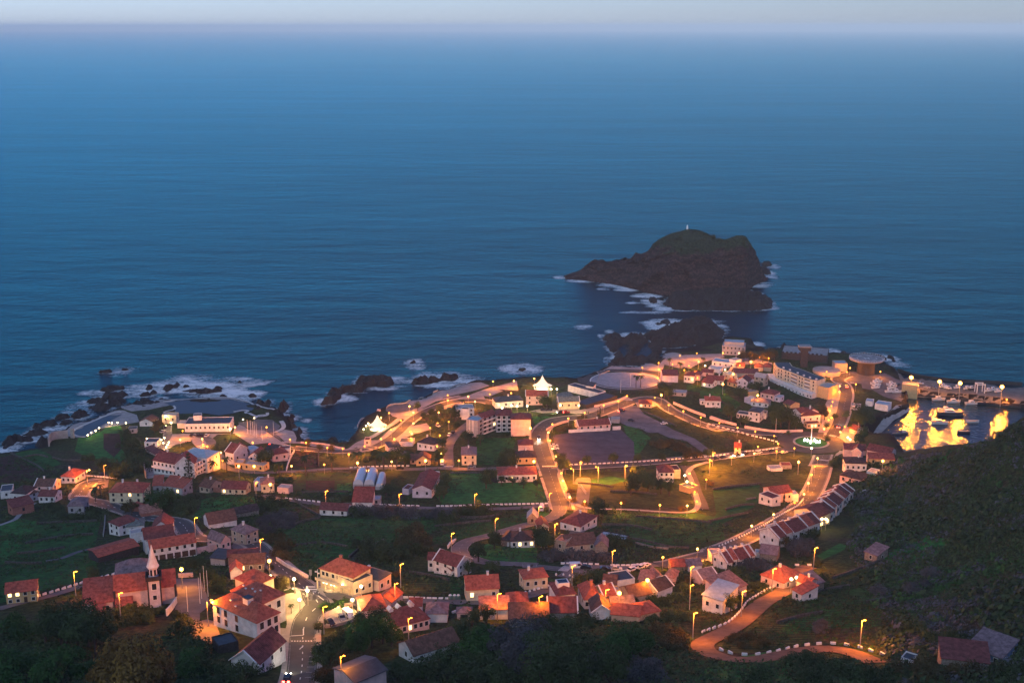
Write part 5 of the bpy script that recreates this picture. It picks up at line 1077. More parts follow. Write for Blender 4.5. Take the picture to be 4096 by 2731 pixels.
PV = [('B 0,700 100,690 680,690 700,620 770,570 860,640 1050,650 1260,790 1420,860 1300,830 1080,800 900,820 700,690 500,700 380,790 340,930 260,850 170,760 0,720',PAVE),
 ('A 1960,960 2340,960 2340,1200 2180,1040 2000,1080 1880,1150 1830,1120 1870,900 1960,860',PAVE),('A 700,970 840,850 1180,740 1310,690 1420,690 1560,740 1590,820 1420,850 1240,880 1130,900 1060,960 960,1000 880,1000',CONC),
 ('A 1350,660 1600,600 1850,565 2338,545 B 640,268 880,325 980,360 930,340 640,285 60,300 0,310 A 2000,600 1900,640 1700,680 1500,700',CONC),('B 740,560 860,545 930,520 1150,530 1240,600 1180,680 1260,780 1060,650 900,640 770,590',PAVED),
 ('B 1180,690 1290,640 1390,660 1430,740 1420,790 1300,790',CONC),('C 30,1150 200,1060 330,1060 460,940 640,850 830,700 1100,600 1380,540 1560,470 1900,380 1960,360 1980,480 1700,460 1560,520 1600,600 1400,600 1250,680 900,720 700,900 900,860 960,930 700,1010 560,1080 300,1150',PAVE),
 ('C 430,700 480,650 680,615 830,570 1000,500 1370,400 1540,380 1640,420 1500,470 1100,560 850,690 650,820 500,780',PAVE),('C 1560,480 1720,460 1800,480 1640,550 1560,540',CONC),
 ('D 60,870 180,840 380,850 660,850 850,800 1180,690 1270,730 1230,770 980,860 900,880 600,900 420,880 200,890',SIDE),('D 840,400 1000,345 1260,340 1560,330 1680,230 1900,205 2300,190 2352,230 2060,300 1950,360 1800,360 1640,320 1600,440 1640,520 1560,600 1500,480 1300,390 1000,400 880,460',PAVE),
 ('D 1290,760 1340,730 1500,740 1560,800 1500,820 1330,820',SIDE),('E 440,250 620,240 850,300 850,330 640,310 430,330',PAVE),('E 1620,420 1800,400 1980,430 2352,500 2352,640 2000,560 1840,540 1700,560',ASPH2),('F 420,480 700,420 920,520 900,700 960,740 900,760 700,700 560,620 440,600',PAVED),
 ('F 860,420 1100,500 1500,540 2000,565 2352,585 2352,790 2000,770 1500,700 1000,680 960,600 900,520',mat('pier_concrete', (.17,.15,.13), .9, .3, .2)),('F 480,1060 840,800 1000,840 1000,870 800,990 520,1120',CONC),('E 1420,900 1560,600 1640,560 1700,640 1640,900 1600,1010 1520,1120 1440,1080',PAVE),('E 1600,1180 1700,1040 1800,1060 1900,1180 1880,1230 1700,1240',SIDE),
 ('a0 1700,70 1760,60 2240,150 2240,190 2150,170 1860,170 1750,190 1710,180',CONC),('a0 900,355 1010,210 1090,180 1280,200 1270,290 1120,330 1000,360',PAVED),('b1 1200,500 1400,440 1480,470 1560,560 1560,620 1480,690 1400,800 1370,1000 1350,1150 1310,1230 1240,1180 1240,1090 1080,1040 960,970 1150,900 1320,920 1300,700 1190,650',SIDE),
 ('b1 1600,380 1700,370 1800,420 2060,500 2200,520 2190,590 2080,540 1800,500 1680,460',SIDE),('b1 1620,1000 1650,930 1700,940 1690,1040 1720,1090 1620,1120',SIDE),('b1 1770,790 2000,670 2110,690 2200,800 1900,900 1780,880',PAVE),('b1 0,330 300,340 390,560 420,640 320,720 150,860 0,700',PAVED),('b0 2100,340 2352,330 2352,840 2230,860 2200,700 2100,600',PAVED),
 ('b1 170,860 380,810 470,840 560,1060 330,1120 180,1000',PAVED),('a1 700,930 900,960 960,1040 700,1030 660,990',PAVED),('b3 240,480 560,380 620,360 900,290 900,420 600,430 380,520 280,550',ASPH2),('E 1760,1340 1650,1370 1560,1420 1640,1330',SIDE)]
for i, (s, m_) in enumerate(PV): S(sheet('pavement', L(s), m_, .16 + .01*(i % 3), 3.0, .3))
ROADS = [ # (name, points, width, material)
 ('road','b1 1460,1640 1400,1760 b1 1480,1480 1500,1250 1500,1070 1510,950 1560,780 1680,650 1640,540 1520,450 1380,330 1250,210 1120,100 1010,10 a1 930,970 820,930 700,905 a0 2300,890 2100,700 1700,650 1500,580 1180,480 1010,450 930,400 1000,290 1080,230 1270,215',7.4,ASPH),
 ('road','b1 1660,600 1800,520 2000,570 2170,640 b2 0,570 300,590 560,598 900,598 1350,612 1600,610 1850,585 2100,530 2330,455 b3 30,528 300,450 520,385 600,320',6.0,ASPH2),
 ('road','b3 470,320 560,260 480,230 a3 0,1215 a2 2200,1205 1800,1190 1560,1170 1400,1110 1290,1050 1310,980 1420,915 1650,860 1850,800 2100,730 2352,680 a3 200,690 330,640 400,580 400,500',6.6,ASPH2),
 ('road','a3 640,260 700,240 a3 560,1240 800,1225 1100,1235 1400,1215 1560,1200',6.0,ASPH2),
 ('avenue','a3 440,560 400,420 320,200 270,60 D 240,1460 190,1300 165,1150 230,1050 340,980 520,950 760,930 980,850 1150,790 1250,745',8.5,ASPH),
 ('lamp_road','D 330,1520 560,1530 860,1515 1250,1490 1600,1460 2000,1420 2340,1400 E 60,1425 400,1385 700,1350 950,1320 1080,1300',7.0,ASPH),
 ('lamp_road','a3 1880,40 1930,110 1975,230 2010,350 2060,460 2090,560',6.0,ASPH),
 ('loop_path','a3 440,70 410,140 440,240 480,350 530,440 640,510 800,545 1000,550 1300,560 1600,580 1850,590 1980,570 2030,520 2030,450 1990,330 1950,200 1920,110 2000,40 2180,-10',2.6,SIDE),
 ('avenue','E 1450,1380 1430,1440 1400,1520 a4 1440,30 1410,150 1370,250 1310,370 1230,470 1080,590 900,700 650,840 400,960 150,1050 a3 2250,1060 1900,1150 1700,1200 1560,1215',8.0,ASPH),
 ('promenade_road','D 1240,760 1420,720 1560,740 1700,850 1860,930 2060,1020 2300,1090 E 140,1040 300,1070 450,1095 640,1120 850,1130 1000,1160',7.0,ASPH),
 ('harbour_road','E 1560,1160 1600,1080 1640,1000 1680,880 1700,780 1720,660 1690,560 1620,500 1700,450 1800,430',7.5,ASPH),
 ('old_town_street','E 1640,540 1560,600 1540,760 1520,860 1480,980 1440,1080 1430,1130',4.0,PAVE),
 ('coast_road','B 500,930 540,1020 600,1090 780,1130 1000,1150 1250,1140 1500,1130 1800,1105 2100,1100 2352,1085 C 100,1395 400,1390 560,1388 700,1395',6.0,ASPH2),
 ('street','C 560,1400 700,1405 1080,1390 1300,1400 1600,1400 1900,1380',6.5,ASPH2),('street','C 1160,1370 1150,1250 1160,1120 1240,1000 1330,920 1420,850',6.0,ASPH2),
 ('coast_road','B 1380,860 1600,880 1800,895 2000,905 2150,890 2300,850 C 180,1180 360,1110 520,1010 640,900 760,800 900,720 1100,640 1300,600 1560,600 1700,640',6.5,ASPH),
 ('promenade','B 1250,790 1500,800 1640,830 1800,850 1950,880 2060,870 C 80,1110 180,1060 300,1000 420,920 520,860 640,760 820,660 1000,600 1300,540',3.6,PAVE),
 ('street','B 300,720 420,780 400,900 380,960 450,1060',5.5,PAVED),('street','A 1900,870 1920,960 1870,1060 1850,1130',4.5,PAVED),
 ('farm_road','a1 1060,380 1200,430 1400,450 1680,490 1900,500 a2 0,490 400,515 850,535 1200,540 1500,550 1900,540 2200,520 2352,505 a3 100,500 300,520',5.0,ASPH2),
 ('dirt_road','b4 1110,410 1000,470 880,540 740,620 600,740 480,840 330,940 150,1030 40,1090 40,1160 130,1215 250,1255 420,1285 700,1280 1000,1220 1250,1175 1500,1160 1750,1195 1950,1270 2080,1330',6.5,DIRT),
 ('farm_road','b0 -40,700 200,630 500,560 780,480 960,420 1100,370 1340,310 1500,280',4.6,ASPH2),('farm_track','a0 540,1160 720,1130 900,1060 1080,1010',2.6,GRAVEL),('farm_track','a0 -20,745 160,680 210,640 280,560 420,470',2.2,CONC),
 ('yard_road','b4 1290,190 1180,240 1160,300',6.0,DIRT)]
RPTS = []
for i, (nm, s, w, m_) in enumerate(ROADS):
    pts = L(s); RPTS.append(pts); S(ribbon(nm, pts, w, m_, .22 + .008*(i % 4)))
# ring roads
def ellipse_ring(name, c, x, y, r0, r1, m_, off, ex=1.0):
    p = AT(c, x, y); v = []; f = []; n_ = 64
    for k in range(n_):
        for r in (r0, (r0+r1)/2, r1):
            a = 2*math.pi*k/n_; X, Y = p.x + r*math.cos(a)*ex, p.y + r*math.sin(a); v.append((X, Y, float(hgt(X, Y)) + off))
    for k in range(n_):
        for j in range(2): f.append((k*3+j, k*3+j+1, ((k+1)%n_)*3+j+1, ((k+1)%n_)*3+j))
    occ_poly([(p.x + (r1+1)*ex*math.cos(a), p.y + (r1+1)*math.sin(a)) for a in np.linspace(0, 6.2, 20)], 0)
    return S(MB().add(v, f).obj(name, m_, smooth=True))
ellipse_ring('roundabout', 'E', 1306, 1235, 10.2, 19.5, ASPH, .262)
ellipse_ring('oval_plaza_paving', 'D', 1175, 508, .1, 19.5, mat('grey_cobbles', (.30,.30,.33), .9, .2, .5, .2, .2), .20, 1.18)
ellipse_ring('oval_plaza_road', 'D', 1190, 495, 20.0, 27.5, ASPH, .24, 1.2)
ellipse_ring('oval_plaza_edge', 'D', 1175, 508, 19.4, 20.1, PAINT, .28, 1.18)
ellipse_ring('round_terrace', 'C', 590, 690, .1, 9.0, PAVED, .26); ellipse_ring('round_terrace', 'D', 1690, 215, .1, 9.5, CONC, .26)
# curbs / pavements along the main roads: raised strips
def offset(pts, d):
    c = resample(pts, 3.0); out = []
    for i, p in enumerate(c):
        t = (c[min(i+1,len(c)-1)] - c[max(i-1,0)]).normalized(); out.append(p + Vector((-t.y, t.x))*d)
    return out
for k, w in ((0,7.4),(4,8.5),(8,8.0),(9,7.0),(10,7.5),(15,6.5),(5,7.0)):
    for s_ in (-1, 1): S(ribbon('pavement', offset(RPTS[k], s_*(w/2+.75)), 1.4, SIDE, .34, 3.0, 1, None))
# painted markings
def dashes(pts, w=.14, on=2.2, off=3.4, m_=PAINT, name='road_marking'):
    c = resample(pts, .5); mb = MB(); per = int((on+off)/.5); n_on = int(on/.5)
    for i in range(0, len(c)-n_on, per):
        a, b = c[i], c[i+n_on]; t = (b-a).normalized(); q = Vector((-t.y, t.x))*w
        mb.add([(p.x+s*q.x, p.y+s*q.y, float(hgt(p.x, p.y))+.285) for p, s in ((a,-1),(a,1),(b,1),(b,-1))], [(0,1,2,3)])
    if mb.v: S(mb.obj(name, m_))
for k in (0, 2, 4, 5, 6, 8, 9, 10): dashes(RPTS[k], .12, 2.0, 4.0, PAINT2 if k not in (0,) else PAINT)
for k, w in ((2,6.6),(8,8.0),(9,7.0),(0,7.4)):
    for s_ in (-1,1): dashes(offset(RPTS[k], s_*(w/2-.35)), .08, 6, 0, PAINT2)
def zebra(c, x1, y1, x2, y2, n_, ln):
    a, b = AT(c, x1, y1), AT(c, x2, y2); d = (b-a); d.z = 0; u = d.normalized(); q = Vector((-u.y, u.x, 0)); st = d.length/n_; mb = MB()
    for i in range(n_):
        p = a + u*(st*(i+.22)); e = a + u*(st*(i+.78))
        mb.add([(v.x, v.y, float(hgt(v.x, v.y))+.292) for v in (p - q*ln/2, e - q*ln/2, e + q*ln/2, p + q*ln/2)], [(0,1,2,3)])
    S(mb.obj('crosswalk', PAINT))
for z in (('b1',1360,1072,1620,1072,8,3.4),('b1',1450,480,1640,420,7,4.5),('a0',878,396,1040,398,7,2.2),('D',200,1518,365,1518,7,2.6),('C',1105,1372,1215,1372,7,2.4),('E',1405,1438,1555,1455,9,2.6),('E',1520,1150,1600,1168,5,2.4),('a3',440,1280,505,1225,6,3.5),('D',1205,738,1265,738,5,2),('F',300,535,345,540,4,2)): zebra(*z)
for s in ('b1 1360,1012 1500,1012 1505,960 1520,850','b1 1465,1170 1478,1130 1600,1130','b1 1630,500 1700,475 M','b1 1750,590 1630,500'):
    s = s.replace(' M', ''); dashes(L(s), .16, 30 if False else 4, 0)
# parking bays beside the road at the bottom
mb_ = MB()
for i in range(7):
    a, b = AT('b1', 1600 - i*12, 1130 + i*62), AT('b1', 1700 - i*16, 1130 + i*62); u = (b-a).normalized(); q = Vector((-u.y, u.x, 0))*.07
    mb_.add([(v.x, v.y, float(hgt(v.x, v.y))+.30) for v in (a-q, b-q, b+q, a+q)], [(0,1,2,3)])
S(mb_.obj('road_marking', PAINT)); S(ribbon('parking_strip', L('b1 1640,1120 1600,1260 1560,1400 1530,1530 1500,1640'), 5.0, ASPH, .215, 2.5, 2, .3))
# tidal bathing pools
PW = mat('pool_water', (.006,.035,.05), .3, .2, .2, .12, .15)
o_ = sheet('pool_water', [plane(a, b, 2.2) for a, b in PTS('A 815,960 830,930 1010,840 1210,755 1350,715 1400,725 1360,755 1180,850 1000,950 960,985 880,980')], PW, 0, 4, 0, 2.35); S(o_)
o_ = sheet('pool_water', [plane(a, b, 2.0) for a, b in PTS('A 1880,605 B 60,305 340,285 640,290 880,338 960,370 900,420 760,430 700,450 520,475 340,450 120,455 A 2000,730 1990,650')], PW, 0, 4, 0, 2.2); S(o_)
for s, w in (('A 965,1000 880,985 815,955 840,925 1010,840 1210,755 1340,712 1410,722',1.6),('A 1860,595 2338,548 B 340,272 640,272 880,328 1000,375 1180,415',1.6),('B 690,440 800,420 870,430 830,445 950,490 1080,480 1080,440',2.0),('B 930,520 990,480 1080,475',2.0),('B 1180,680 1270,630 1275,590 1240,540',2.6),('A 1980,640 1990,680 1850,720',1.4)):
    S(ribbon('pool_walk', L(s), w, mat('pale_concrete', (.55,.54,.50), .85, .12, .5), .5, 2, 2, .2))
# ------------------------------------------------------------------ lamps
WARM, GOLD, WHITE = (1.0,.25,.012), (1.0,.29,.018), (1.0,.56,.18)
def bulbmat(name, c, s):
    m = glow(name, c, s); m.cycles.emission_sampling = 'NONE'; return m
B_WARM = bulbmat('sodium_bulb', (1.0,.36,.035), 5); B_WARM2 = bulbmat('amber_bulb', (1.0,.30,.02), 3.2); B_WARM3 = bulbmat('yellow_bulb', (1.0,.48,.08), 7); B_GOLD = bulbmat('gold_bulb', (1.0,.40,.05), 10); B_WHITE = bulbmat('white_bulb', (1.0,.74,.36), 8); B_FLOOD = bulbmat('flood_bulb', (1.0,.42,.06), 8); B_DIM = bulbmat('dim_bulb', (1.0,.36,.04), 4)
POLE = mat('lamp_pole', (.30,.29,.27), .6, .15, 1.0)
PROTO = {}
def lamp_meshes(kind_):
    if kind_ in PROTO: return PROTO[kind_]
    if kind_ == 'globe': H = 5.0; parts = [('pole', MB().tube([(0,0,-.5),(0,0,.6),(0,0,H-.35)], [.14,.09,.06], 6), POLE), ('globe', MB().lathe([(.02,H-.42),(.3,H-.3),(.42,H),(.3,H+.3),(.02,H+.42)], 10), B_WARM)]
    elif kind_ == 'post': H = 8.0; parts = [('pole', MB().tube([(0,0,-.5),(0,0,H*.6),(0,0,H),(.5,-.9,H+.25)], [.16,.13,.10,.07], 6), POLE), ('lamp_head', MB().lathe([(.02,H-.16),(.36,H-.1),(.40,H+.12),(.16,H+.3)], 10, (.6,-1.2,0)), B_WARM)]
    elif kind_ == 'pole': H = 8.5; parts = [('pole', MB().tube([(0,0,-.5),(0,0,H*.6),(0,0,H)], [.17,.14,.10], 6).tube([(0,0,H-.3),(.9,.2,H+.1)], .06, 5), POLE), ('lamp_head', MB().box(.6,.08,H-.0,1.1,.28,H+.10), B_DIM)]
    elif kind_ == 'flood': H = 13.0; parts = [('pole', MB().tube([(0,0,-.5),(0,0,H)], [.3,.18], 8), POLE), ('lamp_head', MB().lathe([(.05,H-1.2),(.9,H-.8),(1.25,H),(.9,H+.8),(.05,H+1.2)], 14), B_FLOOD)]
    elif kind_ == 'wall': H = 2.6; parts = [('bracket', MB().box(-.08,-.08,-.2,.08,.08,H-.4), POLE), ('lamp_head', MB().lathe([(.02,H-.4),(.38,H-.2),(.38,H+.2),(.02,H+.4)], 10), B_WHITE)]
    elif kind_ == 'star': H = 7.0; parts = [('pole', MB().tube([(0,0,-.5),(0,0,H-.6)], [.16,.1], 6), POLE), ('lamp_head', MB().lathe([(.02,H-.7),(.55,H-.3),(.55,H+.3),(.02,H+.7)], 10), B_GOLD)]
    elif kind_ == 'bright': H = 5.0; parts = [('pole', MB().tube([(0,0,-.5),(0,0,H-.4)], [.13,.08], 6), POLE), ('globe', MB().lathe([(.02,H-.5),(.4,H-.3),(.5,H),(.4,H+.3),(.02,H+.5)], 10), B_WHITE)]
    PROTO[kind_] = (H, [(n_, mb.mesh('lamp_' + n_, m_), m_) for n_, mb, m_ in parts]); return PROTO[kind_]
ENERGY = dict(globe=(1050, WARM), post=(2300, WARM), pole=(380, WARM), flood=(900, GOLD), wall=(90, WHITE), star=(1500, GOLD), bright=(440, WHITE))
ADJ = dict(globe='orange globe street lamp', post='tall orange street lamp', pole='slim pole lamp', flood='blazing pier flood lamp', wall='small white wall lamp', star='strong golden street lamp', bright='bright white street lamp')
LDATA = {}; VARI = random.Random(3)
def lamp(kind_, c, x, y, label, group, power=1.0):
    H, parts = lamp_meshes(kind_); p = AT(c, x, y, H if kind_ != 'post' else H)
    r = thing('street_lamp' if kind_ not in ('wall','flood') else ('wall_lamp' if kind_ == 'wall' else 'flood_lamp'), label, 'lamp', p, 0, group)
    if kind_ == 'post': r.rotation_euler = (0,0, random.choice((0, math.pi*.5, -math.pi*.5)))
    v_ = VARI.random()
    for n_, me, m_ in parts:
        if m_ is B_WARM and v_ > .4:
            k2 = (kind_, n_, v_ > .75)
            if k2 not in PROTO: me = me.copy(); me.materials[0] = B_WARM3 if v_ > .75 else B_WARM2; PROTO[k2] = me
            me = PROTO[k2]
        link(n_, me, r)
    power = round(power * (.75, 1.0, 1.35)[int(v_*3)], 3)
    e, col = ENERGY[kind_]; key = (kind_, power)
    if key not in LDATA:
        ld = bpy.data.lights.new('lamp_light', 'POINT'); ld.energy = e * power * LP; ld.color = col; ld.shadow_soft_size = dict(flood=1.0, globe=.55, star=.75, bright=.65, post=.2, pole=.2, wall=.5)[kind_]; LDATA[key] = ld
    lo = bpy.data.objects.new('lamp_light', LDATA[key]); COL.objects.link(lo); lo.parent = r
    if kind_ == 'flood':       # the beam of the flood lamp faces the basin
        if 'beam' not in LDATA:
            ld = bpy.data.lights.new('flood_beam', 'SPOT'); ld.energy = 42000; ld.color = GOLD; ld.spot_size = math.radians(95); ld.spot_blend = 1.0; ld.shadow_soft_size = 1.0; LDATA['beam'] = ld
        fb = bpy.data.objects.new('flood_beam', LDATA['beam']); COL.objects.link(fb); fb.parent = r; fb.location = (0,-1.6,H); fb.rotation_euler = (math.radians(-68), 0, 0)
    lo.location = {'globe':(0,0,H),'post':(.6,-1.2,H-.5),'pole':(.9,-.5,H-.4),'flood':(0,-1.2,H),'wall':(0,0,H),'star':(0,0,H),'bright':(0,0,H)}[kind_]
    return r
LP = 6.8
LROWS = [ # (kind, power, crop, points, where)
 ('globe',1,'B','1077,612 1352,755 1540,795 1790,853 1972,865 2043,930 2230,835','the cove promenade'),('globe',1,'B','705,612 913,793 380,838 320,750 90,655 60,760','the forecourt of the seafront restaurant'),
 ('bright',1.2,'B','650,632','the right end of the seafront restaurant'),('bright',1.2,'A','1890,752 1952,828','the cream block at the pool entrance'),
 ('wall',1,'A','1675,1008 1720,1020 1780,1025 1840,1022 1875,1000 1862,1058','the restaurant terrace rail'),('wall',.7,'A','1000,968 1040,940 1090,920 1130,886 1240,825 1275,830 1340,826 1435,830','the inner edge of the curved pool'),
 ('wall',1,'A','1895,1105 1912,1078 1925,1050','the flower bed beside the terrace lane'),('post',.7,'A','985,1372','the red roofed cottage at left bend'),
 ('globe',1,'B','560,1005 540,910 1370,1068 1755,1050','the coast road hairpin'),('bright',.5,'B','400,948 425,948','the right corner of balcony hotel'),('star',.9,'B','2147,1032','the stone rimmed field'),
 ('star',.8,'B','748,1070 930,1072','the orange lit low houses on the bend'),('star',.7,'a1','1120,255','the brilliant orange house'),
 ('globe',1,'C','172,1130 365,1045 520,1045 483,935 460,738 365,795 600,828 745,860 745,733 700,660','the road past the left white tent'),('globe',1,'C','1150,530 1150,590 1390,545 1470,605 1043,733 1162,842 942,912 712,962 728,982 1057,1002','the seafront gardens'),
 ('globe',1,'C','1025,1130 1280,1297 1072,1216 490,1310','the side street by villas'),('star',.6,'C','888,1300','the cottage with arched door'),('star',.5,'C','2162,1308','the ochre house at avenue bend'),
 ('globe',1,'C','1645,520 1895,505 1682,368 1927,362 2167,335','the round promenade before the peaked tent'),('bright',1.6,'C','1790,680 1900,650 1965,660 2085,655','the slate roofed restaurant terrace'),('star',1.2,'C','2120,918','the blank pink hotel wall'),
 ('wall',1.6,'C','160,930 190,890 215,860','the tent promontory walkway'),
 ('bright',1.0,'D','310,605 375,605 415,795 635,798','the cream house with green slate roof'),('globe',1,'D','702,885 925,795 1100,748 1200,685 510,950','the museum street'),('globe',1.1,'D','322,1018 275,1115 297,1210 325,1305 365,1395','the football field bend'),
 ('globe',1,'D','1560,475 1573,373 1572,297 1380,352','the seaward lane of oval plaza'),('globe',1,'D','1735,315 1823,212 2020,185 2042,285 1928,330 1873,382 1970,405 2030,472 2328,180','the old town park'),
 ('star',.7,'D','1603,675','the fork below the dark tree'),('globe',1,'D','1527,705 1690,795 1862,865 2068,938 2285,1003','the upper promenade road'),('globe',1,'E','442,1058 650,1103 873,1155 920,1247','the roundabout approach'),
 ('post',.75,'D','570,1535 650,1455 863,1515 1180,1498 2175,1440 2213,1347','the white stone road below football field'),('globe',1,'E','117,1440 375,1398 425,1313 637,1362 682,1282 900,1332 1110,1300','the white stone road near roundabout'),
 ('bright',.7,'E','1312,1300','the near rim of the roundabout island'),('star',1.6,'E','600,285','the old town orange hedge'),('globe',1,'E','612,212 700,235 808,242 468,325','the orange lit trees behind old town'),('star',.5,'E','270,548 390,430','the long lane wall'),('star',.6,'E','680,680','the orange block below hotel lawn'),
 ('globe',1,'E','1490,400 1730,405 1765,357 2122,400','the helipad quarter'),('globe',.9,'E','1643,570 1640,638 1833,548 1560,755 1545,803 1527,862 1547,943 1513,968 1460,1072','the harbour street'),('globe',1,'E','1703,1047 1650,1110','the harbour road mouth'),('bright',.8,'E','1738,1172 1765,1197','the quay corner by roundabout'),
 ('star',.6,'E','1160,1462','the boulder beside olive field'),('star',.5,'E','2150,1450','the orange porch house'),('bright',.3,'E','295,378 60,330','the white cubes of the old town'),
 ('flood',1,'F','1020,470 1355,520 1598,538 2093,578','the harbour pier'),('globe',.6,'F','1100,566 2148,728','the harbour pier edge'),
 ('globe',1.0,'a3','428,122 447,213 480,305 525,405','the left side of lamp loop'),('globe',1.2,'a3','703,455 1130,473 1587,497 1908,505','the near side of lamp loop'),('globe',1.2,'a3','1935,128 1963,243 1996,343 2020,455','the right side of lamp loop'),('globe',.8,'a3','2132,198','the olive field corner'),('bright',.4,'a3','1880,150 1905,222','the cream block inside lamp loop'),
 ('globe',1.1,'a3','1622,1112 2028,1012','the lower bollard road'),('globe',1.1,'a4','608,742 866,607 1112,470 1224,368 1276,240 1313,140 1350,45 1383,-52','the upper bollard road'),('bright',.4,'a4','1435,660 1482,660','the front of terrace end house'),
 ('star',1.7,'b1','75,220','the palm left of town hall'),('post',.8,'b1','372,595','the left corner of town hall'),('star',1.6,'b1','1108,122','the plaza road'),('bright',2.0,'b1','1122,300 1400,335 1463,575 2085,578','the church plaza'),('bright',1.6,'b1','2190,420','the corner of the roof terrace block'),('bright',.8,'b1','1557,470','the plaza kerb at sign'),('wall',.9,'b1','1780,345 1860,385 1965,410','the shop arcade'),
 ('pole',.8,'a0','865,1280','the far left hillside road'),('pole',.8,'b0','1395,500','the church sacristy'),('pole',.8,'a0','1220,30','the left bend above cottage'),('pole',.8,'a1','1768,335 945,230','the farm road under cove field'),('pole',.8,'a1','1000,900','the ochre hip roofed house'),('pole',.8,'a2','578,370 1465,370 2345,360','the farm road with white stones'),('pole',.8,'a2','1708,660 1190,830','the hairpin road'),
 ('pole',1,'a2','525,1420 590,1190','the slate valley roof house'),('pole',.9,'a3','1028,1035 555,1210 160,520','the road with parked cars'),('pole',1.2,'a3','1950,1225 1945,1440','the gap above lower right gardens'),('pole',1.7,'b3','1985,735','the dirt road start'),('pole',2.0,'b4','860,215 500,480','the dirt road slope'),('pole',1.5,'a4','1350,1000','the house above dirt road'),('pole',2.4,'b4','1905,820','the dirt road hairpin'),
 ('pole',.9,'a3','352,720','the orange gable below stone ruin'),('pole',.9,'b2','1732,510 685,795','the lower row rooftops'),('pole',.8,'b3','165,540 950,460','the crowded lower roofs'),('star',.7,'b3','1110,500','the narrow yellow tower house'),('star',.8,'b3','1440,350','the brilliant orange roof'),('bright',.35,'b4','1075,335 1135,315','the dirt road red house front'),('pole',.6,'b1','1945,1240','the scrub beside the bottom slate roof'),
 ('pole',.8,'b1','1740,660','the yard with parked van'),('pole',.8,'a0','2285,650','the yellow lit palm'),('wall',.5,'B','930,505 800,520','the pale ring path by large pool')]
for kd, pw, c, pts, where in LROWS:
    P_ = [tuple(map(float, w.split(','))) for w in pts.split()]
    for i, (x, y) in enumerate(P_):
        if len(P_) == 1: lb = '%s at %s' % (ADJ[kd], where)
        else:
            rank = sorted(range(len(P_)), key=lambda k: P_[k][0]).index(i); lb = '%s, %s from left at %s' % (ADJ[kd], nth(rank), where)
        lamp(kd, c, x, y, lb, 'lamps at ' + where, pw)
def tent_and_fill_light(p, z, e):
    ld = bpy.data.lights.new('tent_and_fill_light', 'POINT'); ld.energy = e * LP; ld.color = (1.0,.78,.42); ld.shadow_soft_size = .5; o = bpy.data.objects.new('tent_and_fill_light', ld); COL.objects.link(o); o.location = (p.x, p.y, p.z + z)
tent_and_fill_light(AT('E', 1306, 1235), 3.2, 260); tent_and_fill_light(TENT1, 1.9, 800); tent_and_fill_light(TENT2, 1.9, 800)  # first call adds a fill light over the roundabout to brighten its kerb ring
# ------------------------------------------------------------------ walls and white stones
def wall(name, s, h, w, m_, label, cat='wall', base=-1.5):
    pts = resample(L(s), 2.5); mb = MB(); c = pts[len(pts)//2]; z0 = float(hgt(c.x, c.y)); v = []; f = []
    for i, p in enumerate(pts):
        t = (pts[min(i+1,len(pts)-1)] - pts[max(i-1,0)]).normalized(); q = Vector((-t.y, t.x))*w/2; g = float(hgt(p.x, p.y))
        for sgn, z in ((-1,base),(-1,h),(1,h),(1,base)): v.append((p.x+sgn*q.x-c.x, p.y+sgn*q.y-c.y, g+z-z0))
    for i in range(len(pts)-1):
        for k in range(4): f.append((i*4+k, i*4+(k+1)%4, i*4+4+(k+1)%4, i*4+4+k))
    f += [(3,2,1,0), tuple(len(v)-4+k for k in range(4))]
    o = MB().add(v, f).obj(name, m_); o.location = (c.x, c.y, z0); tag(o, label, cat); return o
WW, WC, WS, WP = WALL['w'], CONC, WALL['s'], WALL['p']
